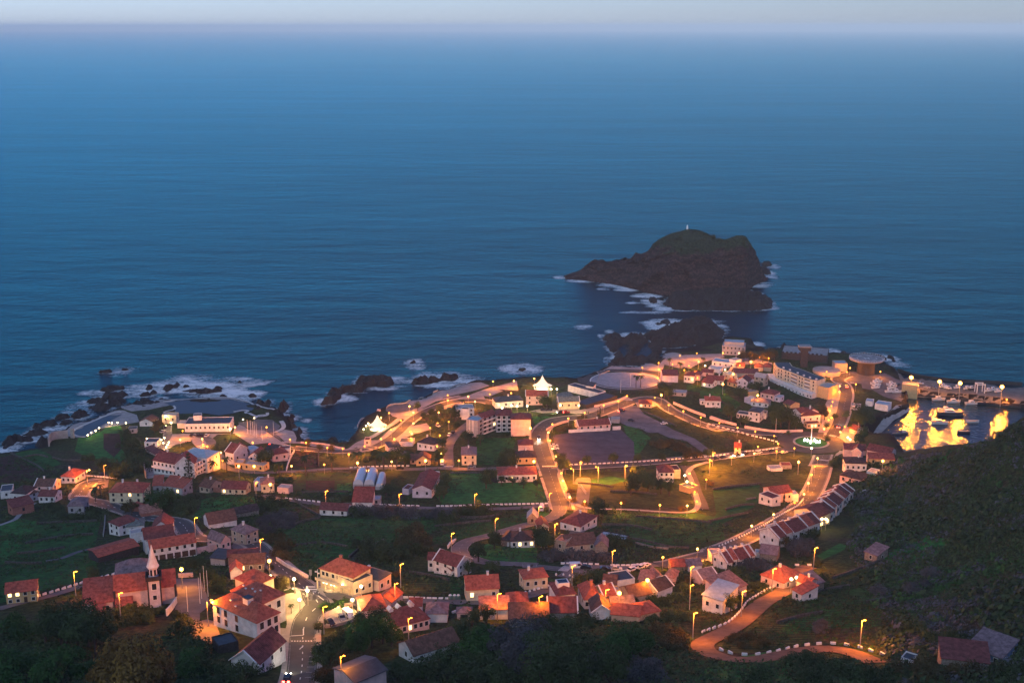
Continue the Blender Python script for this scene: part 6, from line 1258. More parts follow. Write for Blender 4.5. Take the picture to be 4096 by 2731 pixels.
for a in [('garden_wall','E 130,955 300,1005 455,1045',1.6,.4,WP,'pink lit white wall along upper promenade road, left of its gap'),('garden_wall','E 522,1062 800,1108 1000,1115 1230,1108',1.6,.4,WP,'white wall curving along promenade road to the roundabout'),
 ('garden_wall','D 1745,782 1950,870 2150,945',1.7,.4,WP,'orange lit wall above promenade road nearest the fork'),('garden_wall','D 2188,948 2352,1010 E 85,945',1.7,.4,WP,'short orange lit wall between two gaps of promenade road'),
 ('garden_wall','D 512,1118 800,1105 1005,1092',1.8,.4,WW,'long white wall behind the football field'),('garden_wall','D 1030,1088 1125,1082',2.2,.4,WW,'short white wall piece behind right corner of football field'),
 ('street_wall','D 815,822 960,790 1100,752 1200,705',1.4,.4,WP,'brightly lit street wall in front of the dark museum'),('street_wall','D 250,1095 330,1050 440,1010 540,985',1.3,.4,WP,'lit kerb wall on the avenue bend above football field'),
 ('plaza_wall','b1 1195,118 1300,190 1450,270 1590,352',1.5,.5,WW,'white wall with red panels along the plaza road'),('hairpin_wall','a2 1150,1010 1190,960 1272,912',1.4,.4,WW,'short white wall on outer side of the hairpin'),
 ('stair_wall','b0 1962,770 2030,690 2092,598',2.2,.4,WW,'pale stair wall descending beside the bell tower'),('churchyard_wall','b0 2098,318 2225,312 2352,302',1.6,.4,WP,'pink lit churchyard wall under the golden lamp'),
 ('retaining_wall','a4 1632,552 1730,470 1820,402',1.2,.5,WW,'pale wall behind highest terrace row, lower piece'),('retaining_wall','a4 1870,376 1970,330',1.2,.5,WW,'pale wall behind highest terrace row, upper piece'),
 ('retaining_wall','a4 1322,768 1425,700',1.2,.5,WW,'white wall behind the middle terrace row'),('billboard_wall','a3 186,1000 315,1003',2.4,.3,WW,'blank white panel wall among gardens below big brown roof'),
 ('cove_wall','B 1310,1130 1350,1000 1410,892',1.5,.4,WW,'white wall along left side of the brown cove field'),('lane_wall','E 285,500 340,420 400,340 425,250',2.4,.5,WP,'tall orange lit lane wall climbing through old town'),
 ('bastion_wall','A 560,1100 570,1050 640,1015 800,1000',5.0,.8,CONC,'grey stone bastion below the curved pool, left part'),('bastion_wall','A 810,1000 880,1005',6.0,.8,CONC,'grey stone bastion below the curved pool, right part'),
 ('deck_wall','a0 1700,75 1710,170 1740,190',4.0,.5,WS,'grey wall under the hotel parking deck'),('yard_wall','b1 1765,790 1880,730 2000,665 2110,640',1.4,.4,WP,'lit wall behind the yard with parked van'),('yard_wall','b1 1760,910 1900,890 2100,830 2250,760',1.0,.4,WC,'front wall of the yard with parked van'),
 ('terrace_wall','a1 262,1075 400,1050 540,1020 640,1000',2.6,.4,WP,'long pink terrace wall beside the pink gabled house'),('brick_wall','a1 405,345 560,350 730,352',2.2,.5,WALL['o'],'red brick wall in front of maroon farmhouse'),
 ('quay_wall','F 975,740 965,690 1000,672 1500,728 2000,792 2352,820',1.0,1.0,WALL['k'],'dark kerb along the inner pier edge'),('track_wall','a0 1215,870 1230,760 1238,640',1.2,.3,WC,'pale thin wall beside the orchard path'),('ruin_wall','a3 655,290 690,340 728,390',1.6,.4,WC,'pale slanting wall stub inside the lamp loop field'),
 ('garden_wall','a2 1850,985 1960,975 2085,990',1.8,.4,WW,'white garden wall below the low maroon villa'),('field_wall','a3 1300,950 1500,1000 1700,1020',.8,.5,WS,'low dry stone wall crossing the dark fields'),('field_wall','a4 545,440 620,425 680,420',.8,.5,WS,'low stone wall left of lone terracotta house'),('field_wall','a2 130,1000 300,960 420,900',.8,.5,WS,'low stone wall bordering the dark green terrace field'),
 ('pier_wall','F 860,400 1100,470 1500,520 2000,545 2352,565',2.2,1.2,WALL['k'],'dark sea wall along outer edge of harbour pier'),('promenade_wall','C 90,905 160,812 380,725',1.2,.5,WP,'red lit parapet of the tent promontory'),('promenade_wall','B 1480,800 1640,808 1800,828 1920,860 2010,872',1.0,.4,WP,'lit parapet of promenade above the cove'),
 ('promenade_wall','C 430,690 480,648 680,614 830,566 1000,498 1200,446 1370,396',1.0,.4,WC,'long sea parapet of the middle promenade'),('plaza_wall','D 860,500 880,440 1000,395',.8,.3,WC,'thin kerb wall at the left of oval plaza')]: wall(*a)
for c_, p_, l_ in [('a0', '440,725 700,710 1000,700 1170,690', 'dark dry wall at the top of orchard terraces'),
 ('a0', '300,960 600,900 900,860 1120,850', 'dry wall crossing orchard terraces, upper one'),
 ('a0', '200,1080 500,1050 800,1000', 'dry wall crossing orchard terraces, lower one'),
 ('a0', '60,1185 300,1195 520,1190', 'dry wall at the foot of orchard terraces'),
 ('A', '120,1175 300,1260 450,1340 500,1390', 'pale dry wall between dark soil and terraces at far left'),
 ('A', '220,1240 420,1200 560,1230', 'low wall among far left sea terraces'),
 ('A', '600,1230 740,1260 960,1260', 'low wall below green pool hill'),
 ('B', '1420,1150 1650,1150 1900,1140 2080,1155', 'dry wall at top of patchy vegetable field'),
 ('B', '1480,1390 1800,1380 2060,1380', 'dry wall at foot of patchy vegetable field'),
 ('B', '1690,900 1690,1000 1692,1085', 'dry wall dividing brown and olive cove fields'),
 ('a1', '1400,440 1500,520 1650,600 1720,650', 'dry wall running down behind packing shed lane'),
 ('a1', '1300,780 1500,700 1750,655', 'dry wall at top of the big dark field'),
 ('a1', '1400,990 1700,950 2050,1000', 'dry wall across the big dark field'),
 ('a1', '2050,1120 2200,1000 2352,950', 'pale terrace wall above arcade house'),
 ('a2', '1180,130 1350,128 1550,130', 'white kerb wall at top of bright field'),
 ('a2', '1200,640 1500,655 1800,620', 'dry wall under the dark thicket right half'),
 ('a2', '1000,760 1300,720 1700,690', 'dry wall through the dark middle slope'),
 ('a2', '700,1300 900,1330 1180,1390', 'stone wall above olive plot beside lone cream house'),
 ('a3', '900,740 1200,745 1500,800', 'dry wall in the gardens below lamp loop'),
 ('a3', '1200,900 1400,930 1700,1000 1950,1010', 'dry wall above the brown verge'),
 ('a3', '1300,640 1600,660 1900,680 2200,720', 'dry wall across the slope under lamp loop'),
 ('a3', '620,250 850,265 1050,300', 'dark dry wall inside lamp loop, left'),
 ('a3', '1000,345 1300,350 1600,390', 'dry wall inside lamp loop, right'),
 ('a4', '150,320 350,290 560,270 740,250', 'dry wall across olive field by roundabout'),
 ('a4', '300,560 480,510 640,500', 'dry wall under the lone terracotta house'),
 ('a4', '100,700 350,640 600,590', 'dry wall halfway between bollard road and lone house'),
 ('E', '60,700 250,760 420,860', 'dry wall across green slope below hotel'),
 ('D', '1380,870 1600,960 1800,1060', 'low wall along edge of gravel lot'),
 ('b4', '1300,540 1500,470 1800,420', 'dry wall on slope right of dirt road hut'),
 ('b4', '900,860 1200,780 1500,730', 'dry wall above dirt road hairpin'),
 ('b3', '1300,590 1500,560 1700,520', 'dry wall in terraces between lower roofs'),
 ('b5', '100,330 400,230 700,110', 'faint dry wall rising across right hill'),
 ('b5', '500,620 800,560 1100,480', 'faint dry wall on right hill, middle'),
 ('a5', '350,660 600,600 850,560', 'faint dry wall on right hill, upper')]: wall('field_wall', c_ + ' ' + p_, 1.0, .6, WALL['n'], l_)
STONE = MB().box(-.75,-.22,-.4,.75,.22,.62).mesh('guard_stone', FRAME); BALL = MB().lathe([(.3,-.3),(.34,.25),(.3,.6),(.12,.85)], 8).mesh('bollard', FRAME)
SROWS = [('guard_stone','a1 1312,428 1500,448 1690,466',8,'farm road left of packing shed'),('guard_stone','a2 365,500 580,510 800,516',9,'farm road right of packing shed'),('guard_stone','a2 1035,518 1250,515 1412,508',8,'farm road below bright green field'),('guard_stone','a2 1570,502 1950,494 2312,488',15,'farm road meeting the avenue'),
 ('guard_stone','C 15,1388 350,1372 680,1366',14,'stone rimmed field road'),('guard_stone','D 545,1502 1000,1482 1500,1456 2000,1416 2340,1388',38,'road below football field'),('guard_stone','E 10,1414 180,1395 330,1374',8,'road toward the glowing cottage'),('guard_stone','E 540,1345 720,1330 900,1308',10,'road edge beside glowing cottage'),
 ('bollard','a4 1215,437 1150,510 1080,550 980,605 880,663 760,735 640,800 520,862 400,915 310,955 225,992',46,'bollard road'),('guard_stone','a3 445,1192 650,1198 850,1205',7,'parked car road, left half'),('guard_stone','a3 1030,1215 1210,1216 1372,1202',7,'parked car road, right half'),
 ('bollard','b3 8,506 100,478 200,450 300,420 430,383 530,358 575,335 558,318 490,300 362,292',16,'white ball curve by lower road'),('bollard','b2 1850,560 1960,530 2110,492 2210,462 2310,434',10,'lower road climbing past the small cream house'),('guard_stone','b2 655,562 900,572 1150,576',8,'lower road left of lone cream house'),
 ('guard_stone','b2 860,905 1000,822 1140,755 1225,732',6,'lane behind the dormer house'),('guard_stone','b4 40,962 160,920 300,870 400,800 480,715 560,608 650,550 750,490 850,440 950,402',26,'outer edge of dirt road'),('guard_stone','b4 250,1175 410,1222 650,1230 915,1188 1190,1125 1520,1100 1795,1126 1900,1152 2145,1225',15,'dirt road hairpin'),
 ('guard_stone','b0 450,542 710,466 950,392 1340,285',13,'far left hillside road'),('guard_stone','a0 1015,160 1190,172 1370,190',11,'bend left of large cream house'),('guard_stone','E 105,1022 280,1068 430,1105 560,1145',9,'promenade road field edge'),('guard_stone','E 620,1160 760,1190 900,1228',7,'promenade road near the roundabout'),('guard_stone','a4 1140,1210 1290,1210',2,'track behind the dirt road house')]
for nm, s, n_, where in SROWS:
    pts = resample(L(s), .25); step = (len(pts)-1)/(n_-1)
    seq = [(pts[int(i*step)], pts[min(int(i*step)+2, len(pts)-1)] - pts[max(int(i*step)-2, 0)]) for i in range(n_)]
    if seq[0][0].x > seq[-1][0].x: seq.reverse()
    for i, (p, t) in enumerate(seq):
        o = link(nm, STONE if nm == 'guard_stone' else BALL, None, (p.x, p.y, float(hgt(p.x, p.y)) + .1), math.atan2(t.y, t.x))
        tag(o, 'white %s, %s from the left along %s' % (nm.replace('_', ' '), nth(i), where), nm.replace('_', ' '), 'white stones along ' + where)
# ------------------------------------------------------------------ cars
CARP = {k: mat('car_' + k, c, .25, .05, 1, .5) for k, c in dict(white=(.70,.70,.70), dark=(.02,.022,.028), grey=(.22,.23,.25), silver=(.45,.46,.48), red=(.35,.03,.03), blue=(.05,.10,.25)).items()}
TYRE = mat('tyre', (.015,.015,.015), .9, .2, 2); HEADL = bulbmat('headlight_glow', (1.0,.92,.72), 12); TAILL = bulbmat('tail_light_glow', (1.0,.05,.03), 14); LENS = mat('lamp_lens', (.5,.5,.5), .2, .1, 1); REDL = mat('red_lens', (.25,.01,.01), .3, .1, 1)
def car_mb(van):
    Ln, Wd = (2.5,.95) if van else (2.05,.85); b = MB()
    if van: b.prism([(-Ln,.35),(Ln,.35),(Ln,1.0),(Ln-.5,1.15),(Ln-1.2,2.05),(-Ln+.1,2.1),(-Ln,1.9)], -Wd, Wd, 'y')
    else: b.prism([(-Ln,.32),(Ln,.32),(Ln+.02,.62),(Ln-.25,.82),(.75,.92),(-1.75,.95),(-Ln,.85)], -Wd, Wd, 'y')
    c = MB()
    if van: c.prism([(Ln-.62,1.22),(Ln-1.22,1.98),(Ln-2.2,1.98),(Ln-2.2,1.22)], -Wd-.02, Wd+.02, 'y').box(-Ln-.02,-.75,1.25,-Ln+.1,.75,1.8)
    else: c.prism([(.95,.90),(.25,1.42),(-1.15,1.45),(-1.85,.95)], -Wd*.88, Wd*.88, 'y')
    t = MB()
    if not van: t.prism([(.22,1.40),(.2,1.5),(-1.1,1.52),(-1.2,1.42)], -Wd*.82, Wd*.82, 'y')
    return b, c, t, Ln, Wd
CARM = {}
def car(c, x, y, x2, y2, colr, label, van=False, on='', name=None):
    key = (colr, van)
    if key not in CARM:
        b, g, t, Ln, Wd = car_mb(van)
        CARM[key] = (b.mesh('car_body', CARP[colr]), g.mesh('cabin_glass', GLASS), t.mesh('car_roof', CARP[colr]) if t.v else None, Ln, Wd)
    b, g, t, Ln, Wd = CARM[key]; p = AT(c, x, y, .6); q = AT(c, x2, y2, .6); a = math.atan2(q.y-p.y, q.x-p.x)
    r = thing('van' if van else 'car', label, 'van' if van else 'car', (p.x, p.y, p.z + .27), a, 'cars in the streets')
    link('body', b, r); link('cabin_glass', g, r)
    if t: link('roof', t, r)
    for sx in (1,-1):
        for sy in (1,-1): link('wheel', WHEEL, r, (sx*Ln*.62, sy*Wd*.92, .33))
    for sy in (1,-1):
        link('headlight', HL_ON if 'H' in on else HL_OFF, r, (Ln, sy*Wd*.68, .66)); link('tail_light', TL_ON if 'T' in on else TL_OFF, r, (-Ln, sy*Wd*.72, .72))
    if 'H' in on:
        ld = bpy.data.lights.new('headlight_beam', 'SPOT'); ld.energy = 2500; ld.spot_size = math.radians(70); ld.spot_blend = .6; ld.color = (1,.9,.65); ld.shadow_soft_size = .2
        o = bpy.data.objects.new('headlight_beam', ld); COL.objects.link(o); o.parent = r; o.location = (Ln+.3,0,.8); o.rotation_euler = (0, math.radians(-80), 0)
    return r
WHEEL = MB().tube([(0,-.1,0),(0,.1,0)], .33, 10).mesh('wheel', TYRE)
HL_ON = MB().lathe([(.05,-.14),(.2,-.1),(.2,.1),(.05,.14)], 8).mesh('headlight_on', HEADL); HL_OFF = MB().box(-.06,-.16,-.08,.06,.16,.08).mesh('headlight_off', LENS); TL_ON = MB().box(-.14,-.3,-.2,.14,.3,.24).mesh('tail_light_on', TAILL); TL_OFF = MB().box(-.06,-.14,-.08,.06,.14,.08).mesh('tail_light_off', REDL)
CARS = [('b1',1320,1510,1400,1380,'dark','dark car with red tail lights driving up at bottom edge',0,'TH'),('b1',2040,765,2090,800,'white','white van parked in the walled yard',1,''),('b1',1965,795,1985,830,'grey','grey car parked left of the white van',0,''),('b1',1830,855,1870,890,'dark','dark car with pale windscreen parked at yard corner',0,''),('b1',2225,745,2330,735,'dark','dark car parked on road beside pink red roof',0,''),('b1',2320,750,2420,735,'white','white car partly hidden behind the bush by yard',0,''),
 ('a3',605,1225,660,1225,'white','white van parked at the upper road crosswalk',1,''),('a3',715,1232,770,1232,'dark','dark car right of white van on upper road',0,''),('a3',945,1250,1000,1252,'dark','black car parked in middle of the upper road row',0,''),('a3',1075,1250,1130,1252,'silver','silver dark car following black one on upper road',0,''),('a3',1290,1235,1340,1220,'silver','silver car at the right end of upper road row',0,''),('a3',1370,1225,1420,1212,'white','white car in parked row by the road bend',0,''),('a3',1420,1210,1470,1198,'white','last white car of the parked row before bollards',0,''),('a3',1260,1255,1310,1245,'white','small white car below parked row on upper road',0,''),
 ('D',160,1185,170,1260,'dark','car with blazing headlights coming down the avenue',0,'H'),('D',345,1270,400,1268,'white','white car at football field edge, farther one',0,''),('D',355,1305,410,1303,'white','white car at football field edge, nearer one',0,''),('D',415,880,350,885,'dark','car with headlights on by cream lamp lit house',0,'H'),('D',490,880,540,878,'red','red lit car behind the headlight car on museum street',0,'T'),('D',220,850,270,848,'dark','dark car parked under the round tree',0,''),('D',285,850,330,852,'dark','dark car parked right of the round tree car',0,''),
 ('D',1135,865,1190,860,'dark','dark car leaving the gravel lot',0,'T'),('D',1250,975,1310,985,'dark','black car in the gravel lot, left of two',0,''),('D',1635,1010,1690,1008,'white','white car alone in the gravel lot',0,''),('D',1140,850,1190,845,'red','reddish car at the top of gravel lot',0,''),
 ('C',1170,995,1200,965,'white','white car on the side street by dark villa',0,''),('C',1085,1330,1090,1290,'white','white van at foot of the side street',1,''),('C',1010,850,1050,870,'white','white car in the garden lot by tree clump',0,''),('C',1030,890,1070,905,'silver','silver car behind white one in garden lot',0,''),('C',1430,1375,1480,1372,'grey','grey car on street by the corner house',0,''),('C',590,1392,640,1390,'dark','dark car parked above the barrel greenhouses',0,''),('C',1210,970,1240,945,'dark','dark car parked beside the angular hotel',0,''),
 ('B',375,710,390,700,'white','white car in front of seafront restaurant',0,''),('B',320,708,335,698,'dark','dark car in front of seafront restaurant, first beside white one',0,''),('B',280,708,295,698,'dark','dark car in front of seafront restaurant, second from white one',0,''),('B',240,708,255,698,'grey','grey car in front of seafront restaurant, third from white one',0,''),('B',200,708,215,698,'dark','dark car in front of seafront restaurant, farthest left',0,''),('B',338,835,350,870,'silver','car glinting on the hotel forecourt lane',0,''),('B',1145,830,1185,835,'dark','car with red tail lights beside maroon roof at cove',0,'T'),
 ('A',1860,930,1890,920,'silver','silver car by terrace with row of lights',0,''),('A',1885,880,1890,850,'dark','dark car at the pool entrance lane',0,''),('A',1175,1425,1230,1432,'dark','dark car at the left bend kerb',0,''),
 ('E',850,1335,900,1328,'dark','dark car on white stone road near roundabout',0,''),('E',690,1355,740,1348,'white','pale car on white stone road right of glowing cottage',0,''),('E',530,1370,480,1378,'dark','car with headlights in front of the glowing cottage',0,'H'),('E',430,1385,380,1392,'dark','second headlight car nearest white stones by cottage',0,'H'),('E',180,1425,230,1420,'dark','dark car left on the white stone road',0,''),('E',270,1410,320,1405,'dark','dark car parked before glowing cottage',0,''),
 ('E',1725,575,1715,540,'dark','car with red tail lights near the helipad road',0,'T'),('E',1605,1045,1640,1030,'dark','car with headlights entering harbour road',0,'H'),('E',1630,1050,1650,1010,'dark','dark car beside headlight car at harbour road mouth',0,'T'),('E',990,1350,1040,1345,'silver','pale car waiting at roundabout entry',0,''),
 ('F',1130,540,1180,550,'white','white car parked behind pier warehouse',0,''),('F',1450,600,1500,605,'white','white van on the pier, between two flood lamps',1,''),('F',1205,590,1260,598,'silver','silver car on the pier right of warehouse',0,''),('F',1285,592,1340,600,'grey','grey car on the pier next to silver one',0,''),('F',870,560,900,540,'dark','dark car left of pier warehouse',0,''),('a2',2255,540,2262,525,'white','white van at farm road junction',1,'')]
for cc in CARS: car(cc[0], cc[1], cc[2], cc[3], cc[4], cc[5], cc[6], bool(cc[7]), cc[8])
# ------------------------------------------------------------------ boats
HULLW = mat('boat_white', (.72,.72,.72), .35, .05, 1); HULLD = mat('boat_dark', (.05,.06,.09), .4, .1, 1); DECK = mat('boat_deck', (.35,.30,.24), .7, .2, 1)
def hull(Ln, Bm, Hh):
    st = [(-.5,.8,0),(-.2,1,0),(.15,.95,.02),(.38,.6,.10),(.5,.06,.22)]; v = []; f = []
    for t, w, sh in st: v += [(Ln*t, -Bm/2*w, Hh*(1+sh)), (Ln*t*.97, -Bm/2*w*.6, -.25), (Ln*t*.97, Bm/2*w*.6, -.25), (Ln*t, Bm/2*w, Hh*(1+sh))]
    for i in range(4): f += [(i*4+k, i*4+k+1, i*4+k+5, i*4+k+4) for k in range(3)]
    f += [(0,1,2,3), (16,19,18,17)]; d = [(i*4, i*4+4, i*4+7, i*4+3) for i in range(4)]; return v, f, [(x, y*.97, z-.12) for x, y, z in v], d
def boat(c, x, y, Ln, ang, dark, cab, label, land=False, mast=False):
    p = AT(c, x, y) if land else Vector((*plane(*N(c, x, y)), 0)); Hh = Ln*.13+.25; v, f, dv, df = hull(Ln, Ln*.34, Hh)
    r = thing('boat', label, 'boat', (p.x, p.y, p.z + (.9 if land else 0)), ang, 'boats on the hard standing' if land else 'boats in the harbour')
    MB().add(v, f).obj('hull', HULLD if dark else HULLW, r); MB().add(dv, df).obj('deck', DECK, r)
    if cab:
        MB().prism([(-Ln*.22,Hh-.2),(Ln*.18,Hh-.2),(Ln*.10,Hh+1.3),(-Ln*.22,Hh+1.3)], -Ln*.11, Ln*.11, 'y').obj('cabin', HULLW, r)
        MB().box(-Ln*.15,-Ln*.115,Hh+.5,Ln*.08,Ln*.115,Hh+1.0).obj('cabin_window', GLASS, r)
    if mast: MB().tube([(0,0,Hh),(0,0,Hh+Ln*.8)], .07, 5).obj('mast', FRAME, r)
    if land: MB().box(-Ln*.3,-.5,-1.0,-Ln*.2,.5,.0).box(Ln*.15,-.5,-1.0,Ln*.25,.5,.0).obj('cradle', DARK, r)
for b in [('F',1345,740,9,.1,0,1,'white cabin boat moored at pier, left of three'),('F',1520,768,9,.05,0,1,'white cabin boat moored at pier, middle of three'),('F',1735,788,9,.1,0,1,'white cabin boat moored at pier, right of three'),('F',1870,785,11,-.1,1,0,'dark low boat against the pier right of moored cabin boats'),('F',2085,772,5,0,0,0,'tiny white boat against pier near right flood lamp'),
  ('F',1480,915,17,-.12,1,1,'large dark fishing boat inside the golden reflection'),('F',1432,862,8,.1,0,1,'white boat just behind the large dark fishing boat'),('F',1355,1020,10,-.1,0,1,'white topped boat in middle of golden reflection'),('F',1745,1002,8,0,0,0,'pale boat between the two golden reflections'),('F',850,1145,6,.2,1,0,'dark skiff near the left quay, left of three'),('F',895,1140,6,.1,1,0,'dark skiff near the left quay, middle of three'),('F',940,1135,6,.1,1,1,'dark skiff near the left quay, right of three'),('F',1640,1125,8,-.1,1,0,'dark boat at right edge of main golden reflection'),('F',600,1255,5,.2,0,0,'small white boat near quay corner by maroon roofs')]: boat(*b)
for i, (x, y) in enumerate([(620,538),(608,575),(600,608),(780,572),(788,612),(762,655),(845,660),(590,560),(800,590)]): boat('F', x, y, 6.5, .05 + (i % 3)*.1, 0, 1, 'white boat parked on land, %s of the hard standing ranks' % nth(i), True)
for i, (x, y, d) in enumerate([(1395,595,0),(1565,608,0),(1680,620,0),(1730,625,1),(1930,645,0),(1985,635,0),(2045,652,0)]): boat('F', x, y, 5.5, .3, d, 1, 'boat stored on the pier, %s from its landward end' % nth(i), True)
r_ = thing('boat_hoist', 'white steel boat hoist frame standing on pier', 'hoist', AT('F', 1825, 650)); 
for sx in (-2.5,2.5):
    for sy in (-2,2): MB().box(sx-.2,sy-.2,-.3,sx+.2,sy+.2,6).obj('leg', FRAME, r_)
MB().box(-2.8,-2.3,6,2.8,-1.8,6.5).box(-2.8,1.8,6,2.8,2.3,6.5).box(-2.8,-1.8,6,-2.3,1.8,6.5).obj('top_frame', FRAME, r_)
# ------------------------------------------------------------------ flag poles, signs
FP = MB().tube([(0,0,-.5),(0,0,9)], [.1,.06], 5).mesh('pole', FRAME)
for i, (x, y) in enumerate([(857,690),(893,700),(920,715),(940,725),(962,735),(1027,775),(1162,715)]): tag(link('flag_pole', FP, None, AT('B', x, y)), 'bare white flag pole, %s from left on the seafront plaza' % nth(i), 'flag pole', 'flag poles on the seafront plaza')
for c, x, y, lb in (('D',1240,575,'tall pale pole on the oval plaza'),('D',1125,650,'shorter pale pole below the oval plaza'),('E',890,1120,'bare pole at roundabout end of promenade wall'),('F',385,1175,'white leaning mast on the quay corner'),('b1',350,480,'bare tall pole left of the town hall, farther one'),('b1',390,540,'bare tall pole left of the town hall, nearer one'),('b1',315,570,'thin pole in yard left of town hall'),('b1',295,630,'thin pole in yard nearest town hall corner'),('b0',2212,740,'bare pole at the right of church stair')): tag(link('mast_pole', FP, None, AT(c, x, y)), lb, 'pole')
r_ = thing('direction_sign', 'white double arm street sign lit beside the plaza wall', 'sign', AT('b1', 1682, 395)); MB().tube([(0,0,-.3),(0,0,5.4)], .1, 6).obj('post', FRAME, r_); MB().box(-.9,-.06,4.3,.0,.06,4.8).box(.0,-.06,3.7,.7,.06,4.2).obj('panel', FRAME, r_)
r_ = thing('notice_board', 'slim grey notice board on post before the plaza wall', 'sign', AT('b1', 1598, 360)); MB().tube([(0,0,-.3),(0,0,2.2)], .08, 6).obj('post', POLE, r_); MB().box(-.45,-.06,2.2,.45,.06,4.2).obj('panel', CONC, r_)
r_ = thing('info_totem', 'pale vertical totem on plaza kerb by crosswalk', 'sign', AT('b1', 1557, 545)); MB().box(-.25,-.12,-.3,.25,.12,3.6).obj('panel', FRAME, r_); MB().box(-.5,-.4,-.3,.5,.4,.2).obj('foot', CONC, r_)
r_ = thing('kiosk', 'tile roofed kiosk with open sides on the lane', 'kiosk', AT('b2', 1345, 790)); block(r_, 4.2, 3.6, 2.6, 'h', 1.2, WALL['p'], ROOF['u'], -2.1, -1.8); window(r_, 0, -1.8, 1.2, 2.2, 1.5, 0, False)
for i, x in enumerate((1180,1230,1275)):
    o = thing('recycling_bin', 'green dome recycling bin, %s of three beside lone cream house' % nth(i), 'bin', AT('b2', x, 575), 0, 'recycling bins'); MB().lathe([(.75,-.3),(.8,1.0),(.55,1.5)], 12).obj('body', mat('bin_green', (.10,.16,.13), .6), o); MB().lathe([(.56,1.5),(.3,1.8),(.05,1.85)], 12).obj('lid', FRAME, o)
HP = {}
for i, (x, y) in enumerate(((490,745),(590,722),(700,640))):
    h = HREG['pink house with deep red hip roof and three dormers'][0]
    d = link('dormer', MB().prism([(-1,-.6),(1,-.6),(1,.6),(0,1.5),(-1,.6)], -.3, 2.6, 'y').mesh('dormer', WALL['w']), h, ((.12,.36,.72)[i]*11, 6.2, 4.9), 0, (.62,.62,.62)); link('dormer_roof', MB().prism([(-1.3,.4),(0,1.75),(1.3,.4),(1.3,.25),(0,1.6),(-1.3,.25)], -.5, 2.8, 'y').mesh('dormer_roof', FRAME), d)
h_, w_, _ = HREG['maroon roof carrying a white roof lantern']; MB().box(-1.9,-1.6,-.6,1.9,1.6,.9).obj('roof_lantern', FRAME, h_).location = (w_*.5, 4.5, 5.6); MB().box(-1.5,-1.2,.9,1.5,1.2,.96).obj('lantern_glass', GLASS, h_).location = (w_*.5, 4.5, 5.6)
# ------------------------------------------------------------------ trees
def leafmat(name, c, c2):
    m, nt, b = nodes(name); tc = nt.nodes.new('ShaderNodeTexCoord'); z = noi(nt, tc, .45, 4, .6); oi = nt.nodes.new('ShaderNodeObjectInfo')
    r = ramp(nt, z.outputs['Fac'], [(.35, c2), (.65, c)])
    hs = nt.nodes.new('ShaderNodeHueSaturation'); mr = nt.nodes.new('ShaderNodeMapRange'); mr.inputs[3].default_value = .75; mr.inputs[4].default_value = 1.3
    nt.links.new(oi.outputs['Random'], mr.inputs[0]); nt.links.new(mr.outputs[0], hs.inputs['Value']); nt.links.new(r.outputs['Color'], hs.inputs['Color']); nt.links.new(hs.outputs['Color'], b.inputs['Base Color'])
    b.inputs['Roughness'].default_value = .9; b.inputs['Specular IOR Level'].default_value = .15; return m
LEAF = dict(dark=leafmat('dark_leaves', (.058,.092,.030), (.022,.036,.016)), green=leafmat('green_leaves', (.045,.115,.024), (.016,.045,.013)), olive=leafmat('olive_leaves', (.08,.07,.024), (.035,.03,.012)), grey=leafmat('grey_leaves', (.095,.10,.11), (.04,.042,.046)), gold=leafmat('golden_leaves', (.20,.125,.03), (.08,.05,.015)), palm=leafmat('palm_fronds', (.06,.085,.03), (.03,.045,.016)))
BARK = mat('bark', (.07,.05,.04), .95, .4, 2.0)
def leaves(blobs, nq, size, rnd, flat=.35):
    v = []; f = []
    for _ in range(nq):
        cx, cy, cz, r = rnd.choice(blobs)
        while True:
            d = Vector((rnd.uniform(-1,1), rnd.uniform(-1,1), rnd.uniform(-.8,1)))
            if .05 < d.length < 1: break
        d = d.normalized() * d.length ** .4; c = Vector((cx,cy,cz)) + d * r
        n_ = (d + Vector((rnd.uniform(-.8,.8), rnd.uniform(-.8,.8), rnd.uniform(-.4,.9)))).normalized(); a = n_.orthogonal().normalized(); b = n_.cross(a); s = size * rnd.uniform(.6,1.4); th = rnd.uniform(0,6.28)
        a, b = a*math.cos(th)+b*math.sin(th), b*math.cos(th)-a*math.sin(th); o = len(v)
        v += [tuple(c + a*s), tuple(c + b*s*.6), tuple(c - a*s), tuple(c - b*s*.6)]; f.append((o,o+1,o+2,o+3))
    return v, f
TREEM = {}
